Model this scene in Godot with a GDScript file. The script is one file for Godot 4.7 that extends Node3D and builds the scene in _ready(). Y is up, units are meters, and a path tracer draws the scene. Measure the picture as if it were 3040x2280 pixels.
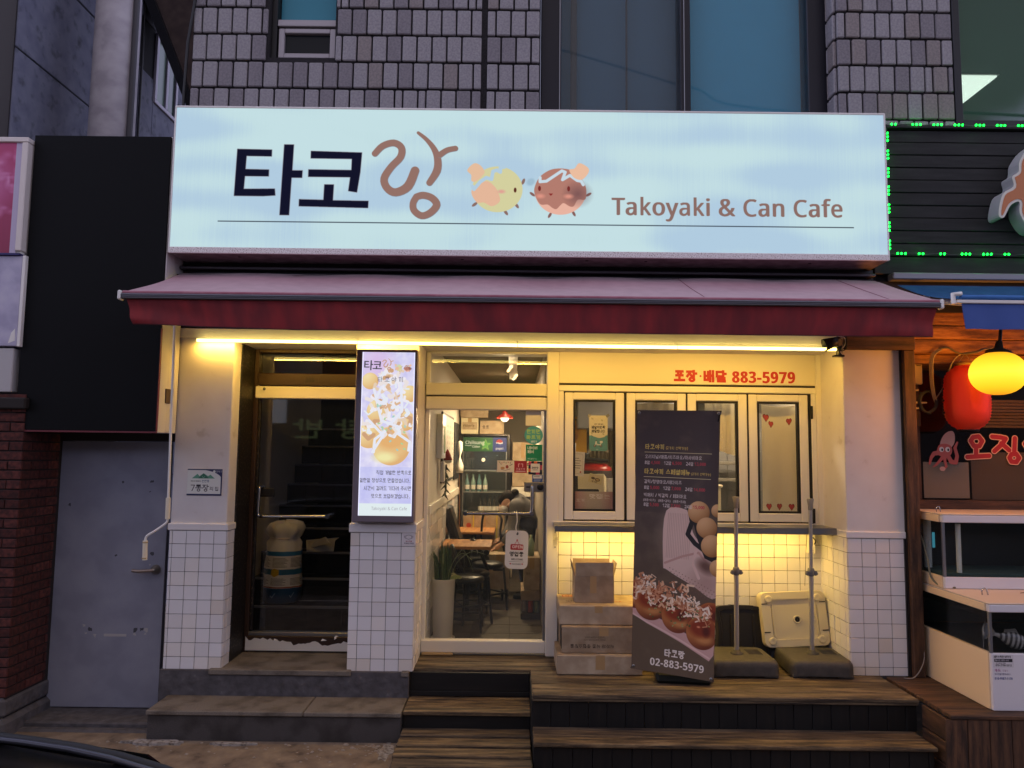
extends Node3D
# A takoyaki shop front at dusk. Metres, y up; the front of the tiled columns is the plane z = 0.

var rng := RandomNumberGenerator.new()
var taken := {}
var mats := {}
var meshes := {}
var local := {}

# ---------------------------------------------------------------- naming and nodes
func numbered(called: String) -> String:
	var n: int = taken.get(called, 0)
	taken[called] = n + 1
	return called if n == 0 else "%s_%03d" % [called, n]

func tag(o: Node, label: String, category: String, group := "", kind := "") -> void:
	o.set_meta("label", label)
	o.set_meta("category", category)
	if group: o.set_meta("group", group)
	if kind: o.set_meta("kind", kind)

# a thing: a Node3D at its base; own = its parts are given in its own axes, else in world metres
func thing(called: String, label: String, category: String, at := Vector3.ZERO, group := "", own := false) -> Node3D:
	var o := Node3D.new()
	o.name = numbered(called)
	o.position = at
	add_child(o)
	tag(o, label, category, group)
	if own: local[o] = true
	return o

func copy(o: Node3D, label: String) -> Node3D:
	var c: Node3D = o.duplicate()
	c.name = numbered(o.name.rstrip("0123456789").trim_suffix("_"))
	add_child(c)
	c.set_meta("label", label)
	local[c] = true
	return c

func sub(called: String, parent: Node, label := "") -> Node3D:
	var o := Node3D.new()
	o.name = called
	parent.add_child(o, true)
	if label: o.set_meta("label", label)
	return o

func org(p: Node) -> Vector3:
	var o := Vector3.ZERO
	while p != self and p != null:
		if local.has(p): break
		o += (p as Node3D).position
		p = p.get_parent()
	return o

func put(called: String, mesh: Mesh, m: Material, parent: Node, at := Vector3.ZERO, turn := Vector3.ZERO) -> MeshInstance3D:
	var o := MeshInstance3D.new()
	o.name = called if parent != self else numbered(called)
	o.mesh = mesh
	if m: o.material_override = m
	parent.add_child(o, true)
	o.position = at - (org(parent) if parent != self else Vector3.ZERO)
	o.rotation = turn
	return o

func structure(o: Node) -> Node:
	o.set_meta("kind", "structure")
	return o

# ---------------------------------------------------------------- materials
func hx(s: String) -> Color:
	return Color.html(s)

func lin(r: float, g: float, b: float) -> Color:
	return Color(r, g, b).linear_to_srgb()

func mat(c: Color, rough := 0.7, metal := 0.0, spec := 0.5) -> StandardMaterial3D:
	var k := "%s %.3f %.3f %.3f" % [c, rough, metal, spec]
	if not mats.has(k):
		var m := StandardMaterial3D.new()
		m.albedo_color = c
		m.roughness = rough
		m.metallic = metal
		m.metallic_specular = spec
		mats[k] = m
	return mats[k]

func glow(c: Color, energy: float) -> StandardMaterial3D:
	var m := StandardMaterial3D.new()
	m.albedo_color = Color(0.02, 0.02, 0.02)
	m.roughness = 0.6
	m.emission_enabled = true
	m.emission = c
	m.emission_energy_multiplier = energy
	return m

func glass(alpha := 0.1, c := Color(0.55, 0.6, 0.6), rough := 0.02, spec := 0.5) -> StandardMaterial3D:
	var m := StandardMaterial3D.new()
	m.metallic_specular = spec
	m.transparency = BaseMaterial3D.TRANSPARENCY_ALPHA
	m.albedo_color = Color(c.r, c.g, c.b, alpha)
	m.roughness = rough
	return m

func noise_tex(freq: float, stops: Array, w := 512, h := 512, kind := FastNoiseLite.TYPE_SIMPLEX_SMOOTH, octaves := 5, sd := 1) -> NoiseTexture2D:
	var n := FastNoiseLite.new()
	n.noise_type = kind
	n.frequency = freq
	n.fractal_octaves = octaves
	n.seed = sd
	var t := NoiseTexture2D.new()
	t.width = w
	t.height = h
	t.seamless = true
	t.noise = n
	var g := Gradient.new()
	g.offsets = PackedFloat32Array()
	var offs := PackedFloat32Array()
	var cols := PackedColorArray()
	for s in stops:
		offs.append(s[0])
		cols.append(s[1])
	g.offsets = offs
	g.colors = cols
	t.color_ramp = g
	return t

func tri(m: StandardMaterial3D, scale: float, world := true) -> StandardMaterial3D:
	m.uv1_triplanar = true
	m.uv1_world_triplanar = world
	m.uv1_scale = Vector3(scale, scale, scale)
	return m

func textured(t: Texture2D, rough := 0.8, metal := 0.0) -> StandardMaterial3D:
	var m := StandardMaterial3D.new()
	m.albedo_texture = t
	m.roughness = rough
	m.metallic = metal
	return m

# wood: streaks along u, worn lighter in patches
func wood_tex(dark: Color, mid: Color, pale: Color, wear: float, sd: int, w := 512, h := 128) -> ImageTexture:
	var n := FastNoiseLite.new()
	n.seed = sd
	n.frequency = 1.0
	n.fractal_octaves = 4
	var im := Image.create(w, h, false, Image.FORMAT_RGB8)
	for y in h:
		for x in w:
			var s := float(x) / w
			var a := 0.0
			for k in 2:
				var u := (s - k) * 6.0
				var share := 1.0 - s if k == 0 else s
				a += share * (0.24 * n.get_noise_2d(u * 0.9, y * 0.62) + 0.6 * n.get_noise_2d(u * 0.8 + 40.0, y * 0.045) + 0.2 * n.get_noise_2d(u * 7.0 + 90.0, y * 0.4))
			var v := clampf(0.5 + a * 1.2 + (wear - 0.5), 0.0, 1.0)
			var c := dark.lerp(mid, clampf(v * 2.0, 0.0, 1.0)).lerp(pale, clampf(v * 2.0 - 1.0, 0.0, 1.0))
			im.set_pixel(x, y, c)
	return ImageTexture.create_from_image(im)

# ---------------------------------------------------------------- shapes
func tool() -> SurfaceTool:
	var st := SurfaceTool.new()
	st.begin(Mesh.PRIMITIVE_TRIANGLES)
	st.set_smooth_group(-1)
	return st

func done(st: SurfaceTool) -> ArrayMesh:
	st.generate_normals()
	return st.commit()

# four corners counter-clockwise from outside
func quad(st: SurfaceTool, a: Vector3, b: Vector3, c: Vector3, d: Vector3, ua := Vector2.ZERO, ub := Vector2.ZERO, uc := Vector2.ZERO, ud := Vector2.ZERO) -> void:
	st.set_uv(ua); st.add_vertex(a)
	st.set_uv(uc); st.add_vertex(c)
	st.set_uv(ub); st.add_vertex(b)
	st.set_uv(ua); st.add_vertex(a)
	st.set_uv(ud); st.add_vertex(d)
	st.set_uv(uc); st.add_vertex(c)

func tria(st: SurfaceTool, a: Vector3, b: Vector3, c: Vector3) -> void:
	st.set_uv(Vector2(a.x, a.y)); st.add_vertex(a)
	st.set_uv(Vector2(c.x, c.y)); st.add_vertex(c)
	st.set_uv(Vector2(b.x, b.y)); st.add_vertex(b)

# a box with chamfered edges added at t; uv in metres, u along its longest side
func add_box(st: SurfaceTool, t: Transform3D, s: Vector3, b := 0.004, uo := Vector2.ZERO) -> void:
	var h := s * 0.5
	b = minf(b, minf(h.x, minf(h.y, h.z)) * 0.8)
	var longest := 0 if s.x >= s.y and s.x >= s.z else (1 if s.y >= s.z else 2)
	st.set_smooth_group(-1)
	var P := func(i: int, j: int, k: int, ax: int) -> Vector3:   # corner pulled in on all axes but ax
		var v := Vector3(i * (h.x - (0.0 if ax == 0 else b)), j * (h.y - (0.0 if ax == 1 else b)), k * (h.z - (0.0 if ax == 2 else b)))
		return v
	var uv := func(v: Vector3, ax: int) -> Vector2:
		var o := [0, 1, 2]
		o.erase(ax)
		var iu: int = o[0]
		var iv: int = o[1]
		if iv == longest:
			iu = o[1]
			iv = o[0]
		return Vector2(v[iu], v[iv]) + uo + Vector2(0.0, ax * 0.21)
	for ax in 3:
		for sg in [-1, 1]:
			var c := []
			for q in [[-1, -1], [1, -1], [1, 1], [-1, 1]]:
				var e := [0, 0, 0]
				e[ax] = sg
				e[(ax + 1) % 3] = q[0]
				e[(ax + 2) % 3] = q[1]
				c.append(P.call(e[0], e[1], e[2], ax))
			if sg < 0: c.reverse()
			quad(st, t * c[0], t * c[1], t * c[2], t * c[3], uv.call(c[0], ax), uv.call(c[1], ax), uv.call(c[2], ax), uv.call(c[3], ax))
	if b <= 0.0001: return
	for ax in 3:                                   # edges along ax
		var a1 := (ax + 1) % 3
		var a2 := (ax + 2) % 3
		for q in [[1, 1], [-1, 1], [-1, -1], [1, -1]]:
			var e0 := [0, 0, 0]
			e0[a1] = q[0]
			e0[a2] = q[1]
			var e1 := e0.duplicate()
			e0[ax] = -1
			e1[ax] = 1
			var p := [P.call(e0[0], e0[1], e0[2], a1), P.call(e1[0], e1[1], e1[2], a1), P.call(e1[0], e1[1], e1[2], a2), P.call(e0[0], e0[1], e0[2], a2)]
			if q[0] * q[1] > 0: p.reverse()
			quad(st, t * p[0], t * p[1], t * p[2], t * p[3], uv.call(p[0], a1), uv.call(p[1], a1), uv.call(p[2], a1), uv.call(p[3], a1))
	for i in [-1, 1]:
		for j in [-1, 1]:
			for k in [-1, 1]:
				var a: Vector3 = t * P.call(i, j, k, 0)
				var bb: Vector3 = t * P.call(i, j, k, 1)
				var c: Vector3 = t * P.call(i, j, k, 2)
				if i * j * k > 0: tria(st, a, bb, c)
				else: tria(st, a, c, bb)

func box_mesh(s: Vector3, b := 0.004, variant := 0) -> ArrayMesh:
	var k := "b%.4f %.4f %.4f %.4f %d" % [s.x, s.y, s.z, b, variant]
	if not meshes.has(k):
		var st := tool()
		add_box(st, Transform3D(), s, b, Vector2(variant * 0.377, variant * 0.133))
		meshes[k] = done(st)
	return meshes[k]

# box part between two corners given in the thing's frame (world metres, or own axes for own things)
func bx(called: String, m: Material, parent: Node, x0: float, x1: float, y0: float, y1: float, z0: float, z1: float, b := 0.004, variant := 0, turn := Vector3.ZERO) -> MeshInstance3D:
	var s := Vector3(absf(x1 - x0), absf(y1 - y0), absf(z1 - z0))
	return put(called, box_mesh(s, b, variant), m, parent, Vector3(x0 + x1, y0 + y1, z0 + z1) * 0.5, turn)

# a flat print of real thickness facing +z: its front carries the picture, the rest the edge material
func print_mesh(w: float, h: float, d: float) -> ArrayMesh:
	var st := tool()
	quad(st, Vector3(-w / 2, -h / 2, d / 2), Vector3(w / 2, -h / 2, d / 2), Vector3(w / 2, h / 2, d / 2), Vector3(-w / 2, h / 2, d / 2), Vector2(0, 1), Vector2(1, 1), Vector2(1, 0), Vector2(0, 0))
	var me := done(st)
	st = tool()
	var a := [Vector3(-w / 2, -h / 2, 0), Vector3(w / 2, -h / 2, 0), Vector3(w / 2, h / 2, 0), Vector3(-w / 2, h / 2, 0)]
	var f := Vector3(0, 0, d / 2)
	for i in 4:
		var p: Vector3 = a[i]
		var q: Vector3 = a[(i + 1) % 4]
		quad(st, p - f, q - f, q + f, p + f)
	quad(st, a[1] - f, a[0] - f, a[3] - f, a[2] - f)
	st.generate_normals()
	return st.commit(me)

func add_print(called: String, front: Material, edge: Material, parent: Node, x0: float, x1: float, y0: float, y1: float, z0: float, z1: float, turn := Vector3.ZERO) -> MeshInstance3D:
	var o := put(called, print_mesh(x1 - x0, y1 - y0, z1 - z0), null, parent, Vector3(x0 + x1, y0 + y1, z0 + z1) * 0.5, turn)
	o.set_surface_override_material(0, front)
	o.set_surface_override_material(1, edge)
	return o

func frames(pts: Array) -> Array:
	var out := []
	var up := Vector3.ZERO
	for i in pts.size():
		var d: Vector3 = (pts[mini(i + 1, pts.size() - 1)] - pts[maxi(i - 1, 0)]).normalized()
		if i == 0: up = d.cross(Vector3(0.31, 0.2, 0.9) if absf(d.z) < 0.8 else Vector3(0.9, 0.3, 0.1)).normalized()
		else: up = (up - d * up.dot(d)).normalized()
		out.append([up, d.cross(up)])
	return out

func add_tube(st: SurfaceTool, pts: Array, r, n := 8, caps := true, flat := 1.0) -> void:
	var fr := frames(pts)
	var ring := func(i: int, k: int) -> Vector3:
		var a := TAU * k / n
		var rr: float = r[i] if r is Array else r
		return pts[i] + (fr[i][0] * cos(a) + fr[i][1] * sin(a) * flat) * rr
	st.set_smooth_group(0)
	for i in pts.size() - 1:
		for k in n:
			quad(st, ring.call(i, k), ring.call(i, k + 1), ring.call(i + 1, k + 1), ring.call(i + 1, k))
	if caps:
		st.set_smooth_group(-1)
		var e := pts.size() - 1
		for k in n:
			tria(st, pts[0], ring.call(0, k + 1), ring.call(0, k))
			tria(st, pts[e], ring.call(e, k), ring.call(e, k + 1))

func tube(pts: Array, r, n := 8, caps := true) -> ArrayMesh:
	var st := tool()
	add_tube(st, pts, r, n, caps)
	return done(st)

func rod(a: Vector3, b: Vector3, r: float, n := 8) -> ArrayMesh:
	return tube([a, b], r, n)

# smooth path through points
func curve(pts: Array, steps := 6) -> Array:
	var out := []
	for i in pts.size() - 1:
		var p0: Vector3 = pts[maxi(i - 1, 0)]
		var p1: Vector3 = pts[i]
		var p2: Vector3 = pts[i + 1]
		var p3: Vector3 = pts[mini(i + 2, pts.size() - 1)]
		for k in steps:
			out.append(p1.cubic_interpolate(p2, p0, p3, float(k) / steps))
	out.append(pts[-1])
	return out

# profile of (radius, height) turned about y at the point c; split gives hard edges
func add_lathe(st: SurfaceTool, prof: Array, n := 24, c := Vector3.ZERO, sx := 1.0, sz := 1.0, smooth := true) -> void:
	st.set_smooth_group(0 if smooth else -1)
	for i in prof.size() - 1:
		for k in n:
			var q := []
			for e in [[i, k], [i, k + 1], [i + 1, k + 1], [i + 1, k]]:
				var a: float = -TAU * e[1] / n
				q.append(c + Vector3(prof[e[0]].x * cos(a) * sx, prof[e[0]].y, prof[e[0]].x * sin(a) * sz))
			quad(st, q[0], q[1], q[2], q[3], Vector2(float(k) / n, i), Vector2(float(k + 1) / n, i), Vector2(float(k + 1) / n, i + 1), Vector2(float(k) / n, i + 1))

func lathe(prof: Array, n := 24, c := Vector3.ZERO, sx := 1.0, sz := 1.0, smooth := true) -> ArrayMesh:
	var st := tool()
	add_lathe(st, prof, n, c, sx, sz, smooth)
	return done(st)

func ball(r: float, sy := 1.0, n := 16) -> ArrayMesh:
	var pr := []
	for i in n / 2 + 1:
		var a := PI * i / (n / 2)
		pr.append(Vector2(maxf(r * sin(a), 0.0001), -r * sy * cos(a)))
	return lathe(pr, n)

# outline in x, y pushed from z0 to z1
func add_prism(st: SurfaceTool, poly: PackedVector2Array, z0: float, z1: float, t := Transform3D()) -> void:
	if Geometry2D.is_polygon_clockwise(poly):
		poly = poly.duplicate()
		poly.reverse()
	var idx := Geometry2D.triangulate_polygon(poly)
	st.set_smooth_group(-1)
	for i in range(0, idx.size(), 3):
		var a := poly[idx[i]]
		var b := poly[idx[i + 1]]
		var c := poly[idx[i + 2]]
		if (b - a).cross(c - a) < 0.0:
			var d := b
			b = c
			c = d
		tria(st, t * Vector3(a.x, a.y, z1), t * Vector3(b.x, b.y, z1), t * Vector3(c.x, c.y, z1))
		tria(st, t * Vector3(a.x, a.y, z0), t * Vector3(c.x, c.y, z0), t * Vector3(b.x, b.y, z0))
	for i in poly.size():
		var p := poly[i]
		var q := poly[(i + 1) % poly.size()]
		quad(st, t * Vector3(p.x, p.y, z0), t * Vector3(q.x, q.y, z0), t * Vector3(q.x, q.y, z1), t * Vector3(p.x, p.y, z1))

func prism(poly: PackedVector2Array, z0: float, z1: float, t := Transform3D()) -> ArrayMesh:
	var st := tool()
	add_prism(st, poly, z0, z1, t)
	return done(st)

func v2(a: Array) -> PackedVector2Array:
	var p := PackedVector2Array()
	for i in range(0, a.size(), 2): p.append(Vector2(a[i], a[i + 1]))
	return p

func smooth2(p: PackedVector2Array, closed := true, steps := 5) -> PackedVector2Array:
	var out := PackedVector2Array()
	var n := p.size()
	for i in (n if closed else n - 1):
		var a := p[(i - 1 + n) % n] if closed else p[maxi(i - 1, 0)]
		var d := p[(i + 2) % n] if closed else p[mini(i + 2, n - 1)]
		for k in steps: out.append(p[i].cubic_interpolate(p[(i + 1) % n], a, d, float(k) / steps))
	if not closed: out.append(p[-1])
	return out

# rounded rectangle outline
func rrect(x0: float, y0: float, x1: float, y1: float, r: float, n := 5) -> PackedVector2Array:
	var p := PackedVector2Array()
	for c in [[x1 - r, y1 - r, 0.0], [x0 + r, y1 - r, 0.5 * PI], [x0 + r, y0 + r, PI], [x1 - r, y0 + r, 1.5 * PI]]:
		for k in n + 1:
			var a: float = c[2] + 0.5 * PI * k / n
			p.append(Vector2(c[0] + r * cos(a), c[1] + r * sin(a)))
	return p

# a sheet z(x, y) over a grid, with thickness
func sheet(nx: int, ny: int, f: Callable, thick := 0.003) -> ArrayMesh:
	var st := tool()
	st.set_smooth_group(0)
	for side in 2:
		for j in ny:
			for i in nx:
				var q := []
				var uvs := []
				for e in [[i, j], [i + 1, j], [i + 1, j + 1], [i, j + 1]]:
					var p: Vector3 = f.call(float(e[0]) / nx, float(e[1]) / ny)
					q.append(p - Vector3(0, 0, thick * side))
					uvs.append(Vector2(float(e[0]) / nx, 1.0 - float(e[1]) / ny))
				if side == 1:
					q.reverse()
					uvs.reverse()
				st.set_smooth_group(side)
				quad(st, q[0], q[1], q[2], q[3], uvs[0], uvs[1], uvs[2], uvs[3])
	return done(st)

# ---------------------------------------------------------------- prints: lettering and pictures drawn on a canvas
class Canvas:
	var im: Image
	var w: int
	var h: int
	func _init(ww: int, hh: int, c: Color) -> void:
		w = ww
		h = hh
		im = Image.create(w, h, false, Image.FORMAT_RGBA8)
		im.fill(c)
	func tex() -> ImageTexture:
		return ImageTexture.create_from_image(im)
	func dot(x: int, y: int, c: Color, a: float) -> void:
		if x < 0 or y < 0 or x >= w or y >= h or a <= 0.0: return
		var o := im.get_pixel(x, y)
		var r := o.lerp(c, minf(a * c.a, 1.0))
		r.a = maxf(o.a, minf(a, 1.0))
		if o.a == 0.0: r = Color(c.r, c.g, c.b, minf(a, 1.0))
		im.set_pixel(x, y, r)
	func rect(x: float, y: float, ww: float, hh: float, c: Color) -> void:
		for j in range(int(y), int(y + hh)):
			for i in range(int(x), int(x + ww)): dot(i, j, c, 1.0)
	func fade(x: float, y: float, ww: float, hh: float, c0: Color, c1: Color) -> void:
		for j in range(int(y), int(y + hh)):
			for i in range(int(x), int(x + ww)): dot(i, j, c0.lerp(c1, (j - y) / hh), 1.0)
	func oval(cx: float, cy: float, rx: float, ry: float, c: Color, soft := 0.0, turn := 0.0) -> void:
		var m := maxf(rx, ry) * (1.0 + soft) + 1.0
		var ct := cos(turn)
		var sn := sin(turn)
		for j in range(int(cy - m), int(cy + m) + 2):
			for i in range(int(cx - m), int(cx + m) + 2):
				var dx := i + 0.5 - cx
				var dy := j + 0.5 - cy
				var d := Vector2((dx * ct + dy * sn) / rx, (dy * ct - dx * sn) / ry).length()
				var a := clampf((1.0 - d) * minf(rx, ry) + 0.5, 0.0, 1.0) if soft == 0.0 else clampf((1.0 + soft - d) / (2.0 * soft), 0.0, 1.0)
				dot(i, j, c, a)
	# a ball lit from the upper left, browned below
	func ball(cx: float, cy: float, r: float, lit: Color, low: Color, shine := 0.35) -> void:
		for j in range(int(cy - r) - 1, int(cy + r) + 2):
			for i in range(int(cx - r) - 1, int(cx + r) + 2):
				var q := Vector2(i + 0.5 - cx, j + 0.5 - cy) / r
				var d := q.length()
				if d > 1.05: continue
				var z := sqrt(maxf(0.0, 1.0 - d * d))
				var l := clampf(0.25 - q.x * 0.35 - q.y * 0.5 + z * 0.5, 0.0, 1.0)
				var c := low.lerp(lit, l)
				var s := pow(clampf(-q.x * 0.4 - q.y * 0.55 + z * 0.72, 0.0, 1.0), 24.0) * shine
				dot(i, j, c.lerp(Color(1, 0.95, 0.88), s), clampf((1.0 - d) * r + 0.5, 0.0, 1.0))
	func poly(p: PackedVector2Array, c: Color) -> void:
		var lo := 1e9
		var hi := -1e9
		for v in p:
			lo = minf(lo, v.y)
			hi = maxf(hi, v.y)
		for j in range(maxi(int(lo), 0), mini(int(hi) + 1, h)):
			var row := {}
			for s in 3:
				var y := j + (s + 0.5) / 3.0
				var xs := []
				for i in p.size():
					var a := p[i]
					var b := p[(i + 1) % p.size()]
					if (a.y <= y) != (b.y <= y): xs.append(a.x + (y - a.y) / (b.y - a.y) * (b.x - a.x))
				xs.sort()
				for k in range(0, xs.size() - 1, 2):
					for i in range(int(xs[k]), int(xs[k + 1]) + 1):
						var cov := clampf(minf(xs[k + 1], i + 1) - maxf(xs[k], i), 0.0, 1.0) / 3.0
						row[i] = row.get(i, 0.0) + cov
			for i in row: dot(i, j, c, row[i])
	# strokes with round or square ends; widths may differ along the way
	func line(pts: Array, wd, c: Color, square := false) -> void:
		var lo := Vector2(1e9, 1e9)
		var hi := -lo
		var most: float = wd if not (wd is Array) else wd.max()
		for v in pts:
			lo = lo.min(v)
			hi = hi.max(v)
		lo -= Vector2.ONE * (most + 1.0)
		hi += Vector2.ONE * (most + 1.0)
		for j in range(maxi(int(lo.y), 0), mini(int(hi.y) + 1, h)):
			for i in range(maxi(int(lo.x), 0), mini(int(hi.x) + 1, w)):
				var q := Vector2(i + 0.5, j + 0.5)
				var best := -1e9
				for k in pts.size() - 1:
					var a: Vector2 = pts[k]
					var d: Vector2 = pts[k + 1] - a
					var tt := (q - a).dot(d) / maxf(d.length_squared(), 1e-6)
					var t := clampf(tt, 0.0, 1.0)
					var r: float = (lerpf(wd[k], wd[k + 1], t) if wd is Array else wd) * 0.5
					var e := r - (q - a - d * t).length()
					if square:
						var n := d.normalized()
						var al := (q - a).dot(n)
						e = minf(r - absf((q - a).cross(n)), minf(al + r * 0.9, d.length() + r * 0.9 - al))
					best = maxf(best, e)
				if best > -0.5: dot(i, j, c, clampf(best + 0.5, 0.0, 1.0))
	const LEAD := ["ㄱ", "ㄲ", "ㄴ", "ㄷ", "ㄸ", "ㄹ", "ㅁ", "ㅂ", "ㅃ", "ㅅ", "ㅆ", "ㅇ", "ㅈ", "ㅉ", "ㅊ", "ㅋ", "ㅌ", "ㅍ", "ㅎ"]
	const VOWEL := ["ㅏ", "ㅐ", "ㅑ", "ㅒ", "ㅓ", "ㅔ", "ㅕ", "ㅖ", "ㅗ", "ㅘ", "ㅙ", "ㅚ", "ㅛ", "ㅜ", "ㅝ", "ㅞ", "ㅟ", "ㅠ", "ㅡ", "ㅢ", "ㅣ"]
	const TAIL := ["", "ㄱ", "ㄲ", "ㄱㅅ", "ㄴ", "ㄴㅈ", "ㄴㅎ", "ㄷ", "ㄹ", "ㄹㄱ", "ㄹㅁ", "ㄹㅂ", "ㄹㅅ", "ㄹㅌ", "ㄹㅍ", "ㄹㅎ", "ㅁ", "ㅂ", "ㅂㅅ", "ㅅ", "ㅆ", "ㅇ", "ㅈ", "ㅊ", "ㅋ", "ㅌ", "ㅍ", "ㅎ"]
	const TWICE := {"ㄲ": "ㄱㄱ", "ㄸ": "ㄷㄷ", "ㅃ": "ㅂㅂ", "ㅆ": "ㅅㅅ", "ㅉ": "ㅈㅈ"}
	const BOTH := {"ㅘ": "ㅗㅏ", "ㅙ": "ㅗㅐ", "ㅚ": "ㅗㅣ", "ㅝ": "ㅜㅓ", "ㅞ": "ㅜㅔ", "ㅟ": "ㅜㅣ", "ㅢ": "ㅡㅣ"}
	# strokes of each letter in a unit square, y down
	const STROKES := {
		"ㄱ": [[0, 0.05, 0.95, 0.05, 0.85, 1]], "ㄴ": [[0.05, 0, 0.05, 0.92, 1, 0.92]], "ㄷ": [[0.98, 0.05, 0.05, 0.05, 0.05, 0.95, 1, 0.95]],
		"ㄹ": [[0, 0.04, 0.95, 0.04, 0.95, 0.48, 0.04, 0.48, 0.04, 0.96, 1, 0.96]], "ㅁ": [[0.06, 0.05, 0.94, 0.05, 0.94, 0.95, 0.06, 0.95, 0.06, 0.05]],
		"ㅂ": [[0.06, 0, 0.06, 0.95, 0.94, 0.95, 0.94, 0], [0.06, 0.48, 0.94, 0.48]], "ㅅ": [[0.5, 0, 0.48, 0.3, 0, 1], [0.5, 0.35, 1, 1]], "ㅇ": [],
		"ㅈ": [[0, 0.05, 1, 0.05], [0.5, 0.05, 0.46, 0.4, 0, 1], [0.52, 0.42, 1, 1]], "ㅊ": [[0.3, -0.05, 0.7, -0.05], [0, 0.25, 1, 0.25], [0.5, 0.25, 0.46, 0.5, 0, 1], [0.52, 0.52, 1, 1]],
		"ㅋ": [[0, 0.05, 0.95, 0.05, 0.85, 1], [0, 0.5, 0.92, 0.5]], "ㅌ": [[0.98, 0.04, 0.05, 0.04, 0.05, 0.96, 1, 0.96], [0.05, 0.5, 0.93, 0.5]],
		"ㅍ": [[0, 0.05, 1, 0.05], [0.28, 0.05, 0.28, 0.95], [0.72, 0.05, 0.72, 0.95], [0, 0.95, 1, 0.95]], "ㅎ": [[0.28, -0.04, 0.72, -0.04], [0, 0.22, 1, 0.22]],
		"ㅏ": [[0.35, 0, 0.35, 1], [0.35, 0.45, 1, 0.45]], "ㅐ": [[0.2, 0, 0.2, 1], [0.9, 0, 0.9, 1], [0.2, 0.45, 0.9, 0.45]], "ㅑ": [[0.35, 0, 0.35, 1], [0.35, 0.3, 1, 0.3], [0.35, 0.62, 1, 0.62]],
		"ㅓ": [[0.75, 0, 0.75, 1], [0, 0.45, 0.75, 0.45]], "ㅔ": [[0.45, 0, 0.45, 1], [0.98, 0, 0.98, 1], [0, 0.45, 0.45, 0.45]], "ㅕ": [[0.75, 0, 0.75, 1], [0, 0.3, 0.75, 0.3], [0, 0.62, 0.75, 0.62]],
		"ㅖ": [[0.45, 0, 0.45, 1], [0.98, 0, 0.98, 1], [0, 0.3, 0.45, 0.3], [0, 0.62, 0.45, 0.62]], "ㅣ": [[0.6, 0, 0.6, 1]],
		"ㅗ": [[0, 0.85, 1, 0.85], [0.5, 0.1, 0.5, 0.85]], "ㅛ": [[0, 0.85, 1, 0.85], [0.32, 0.1, 0.32, 0.85], [0.68, 0.1, 0.68, 0.85]], "ㅜ": [[0, 0.2, 1, 0.2], [0.5, 0.2, 0.5, 1]],
		"ㅠ": [[0, 0.2, 1, 0.2], [0.32, 0.2, 0.32, 1], [0.68, 0.2, 0.68, 1]], "ㅡ": [[0, 0.55, 1, 0.55]],
	}
	func jamo(ch: String, x: float, y: float, ww: float, hh: float, wd: float, c: Color, square: bool) -> void:
		if TWICE.has(ch):
			var two: String = TWICE[ch]
			jamo(two[0], x, y, ww * 0.44, hh, wd, c, square)
			jamo(two[1], x + ww * 0.56, y, ww * 0.44, hh, wd, c, square)
			return
		if ch.length() == 2:
			jamo(ch[0], x, y, ww * 0.44, hh, wd, c, square)
			jamo(ch[1], x + ww * 0.56, y, ww * 0.44, hh, wd, c, square)
			return
		for s in STROKES[ch]:
			var p := []
			for i in range(0, s.size(), 2): p.append(Vector2(x + s[i] * ww, y + s[i + 1] * hh))
			line(p, wd, c, square)
		if ch == "ㅇ" or ch == "ㅎ":
			var cc := Vector2(x + ww * 0.5, y + hh * (0.5 if ch == "ㅇ" else 0.68))
			var ry := hh * (0.48 if ch == "ㅇ" else 0.32)
			var rx := minf(ww * 0.48, ry * 1.35)
			ry = minf(ry, rx * 1.25)
			var p := []
			for k in 17: p.append(cc + Vector2(cos(TAU * k / 16) * rx, sin(TAU * k / 16) * ry))
			line(p, wd, c)
	func syllable(ch: String, x: float, y: float, s: float, wd: float, c: Color, square: bool, narrow: float) -> void:
		var n := ch.unicode_at(0) - 0xAC00
		var l: String = LEAD[n / 588]
		var v: String = VOWEL[(n % 588) / 28]
		var t: String = TAIL[n % 28]
		var o := wd * 0.5
		var W := s * narrow - wd
		var H := s - wd
		var f := 0.56 if t else 1.0
		var g := func(j: String, a: float, b: float, ww: float, hh: float) -> void:
			jamo(j, x + o + a * W, y + o + b * H, ww * W, hh * H, wd, c, square)
		if BOTH.has(v):
			var two: String = BOTH[v]
			g.call(l, 0.08, 0.02, 0.46, 0.42 * f)
			g.call(two[0], 0.0, 0.46 * f, 0.66, 0.42 * f)
			g.call(two[1], 0.72, 0.0, 0.28, f)
		elif v in "ㅗㅛㅜㅠㅡ":
			g.call(l, 0.16, 0.03, 0.68, (0.44 if v != "ㅡ" else 0.5) * f)
			g.call(v, 0.0, 0.52 * f, 1.0, (0.46 if not t else 0.42) * f)
		else:
			var wide := v in "ㅐㅔㅖㅒ"
			g.call(l, 0.02, 0.08 * f, 0.42 if wide else 0.5, (0.82 if not t else 0.86) * f)
			g.call(v, 0.54 if wide else 0.6, 0.0, 0.46 if wide else 0.4, f)
		if t: g.call(t, 0.16, 0.66, 0.74, 0.34)
	var fonts := {}
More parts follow.
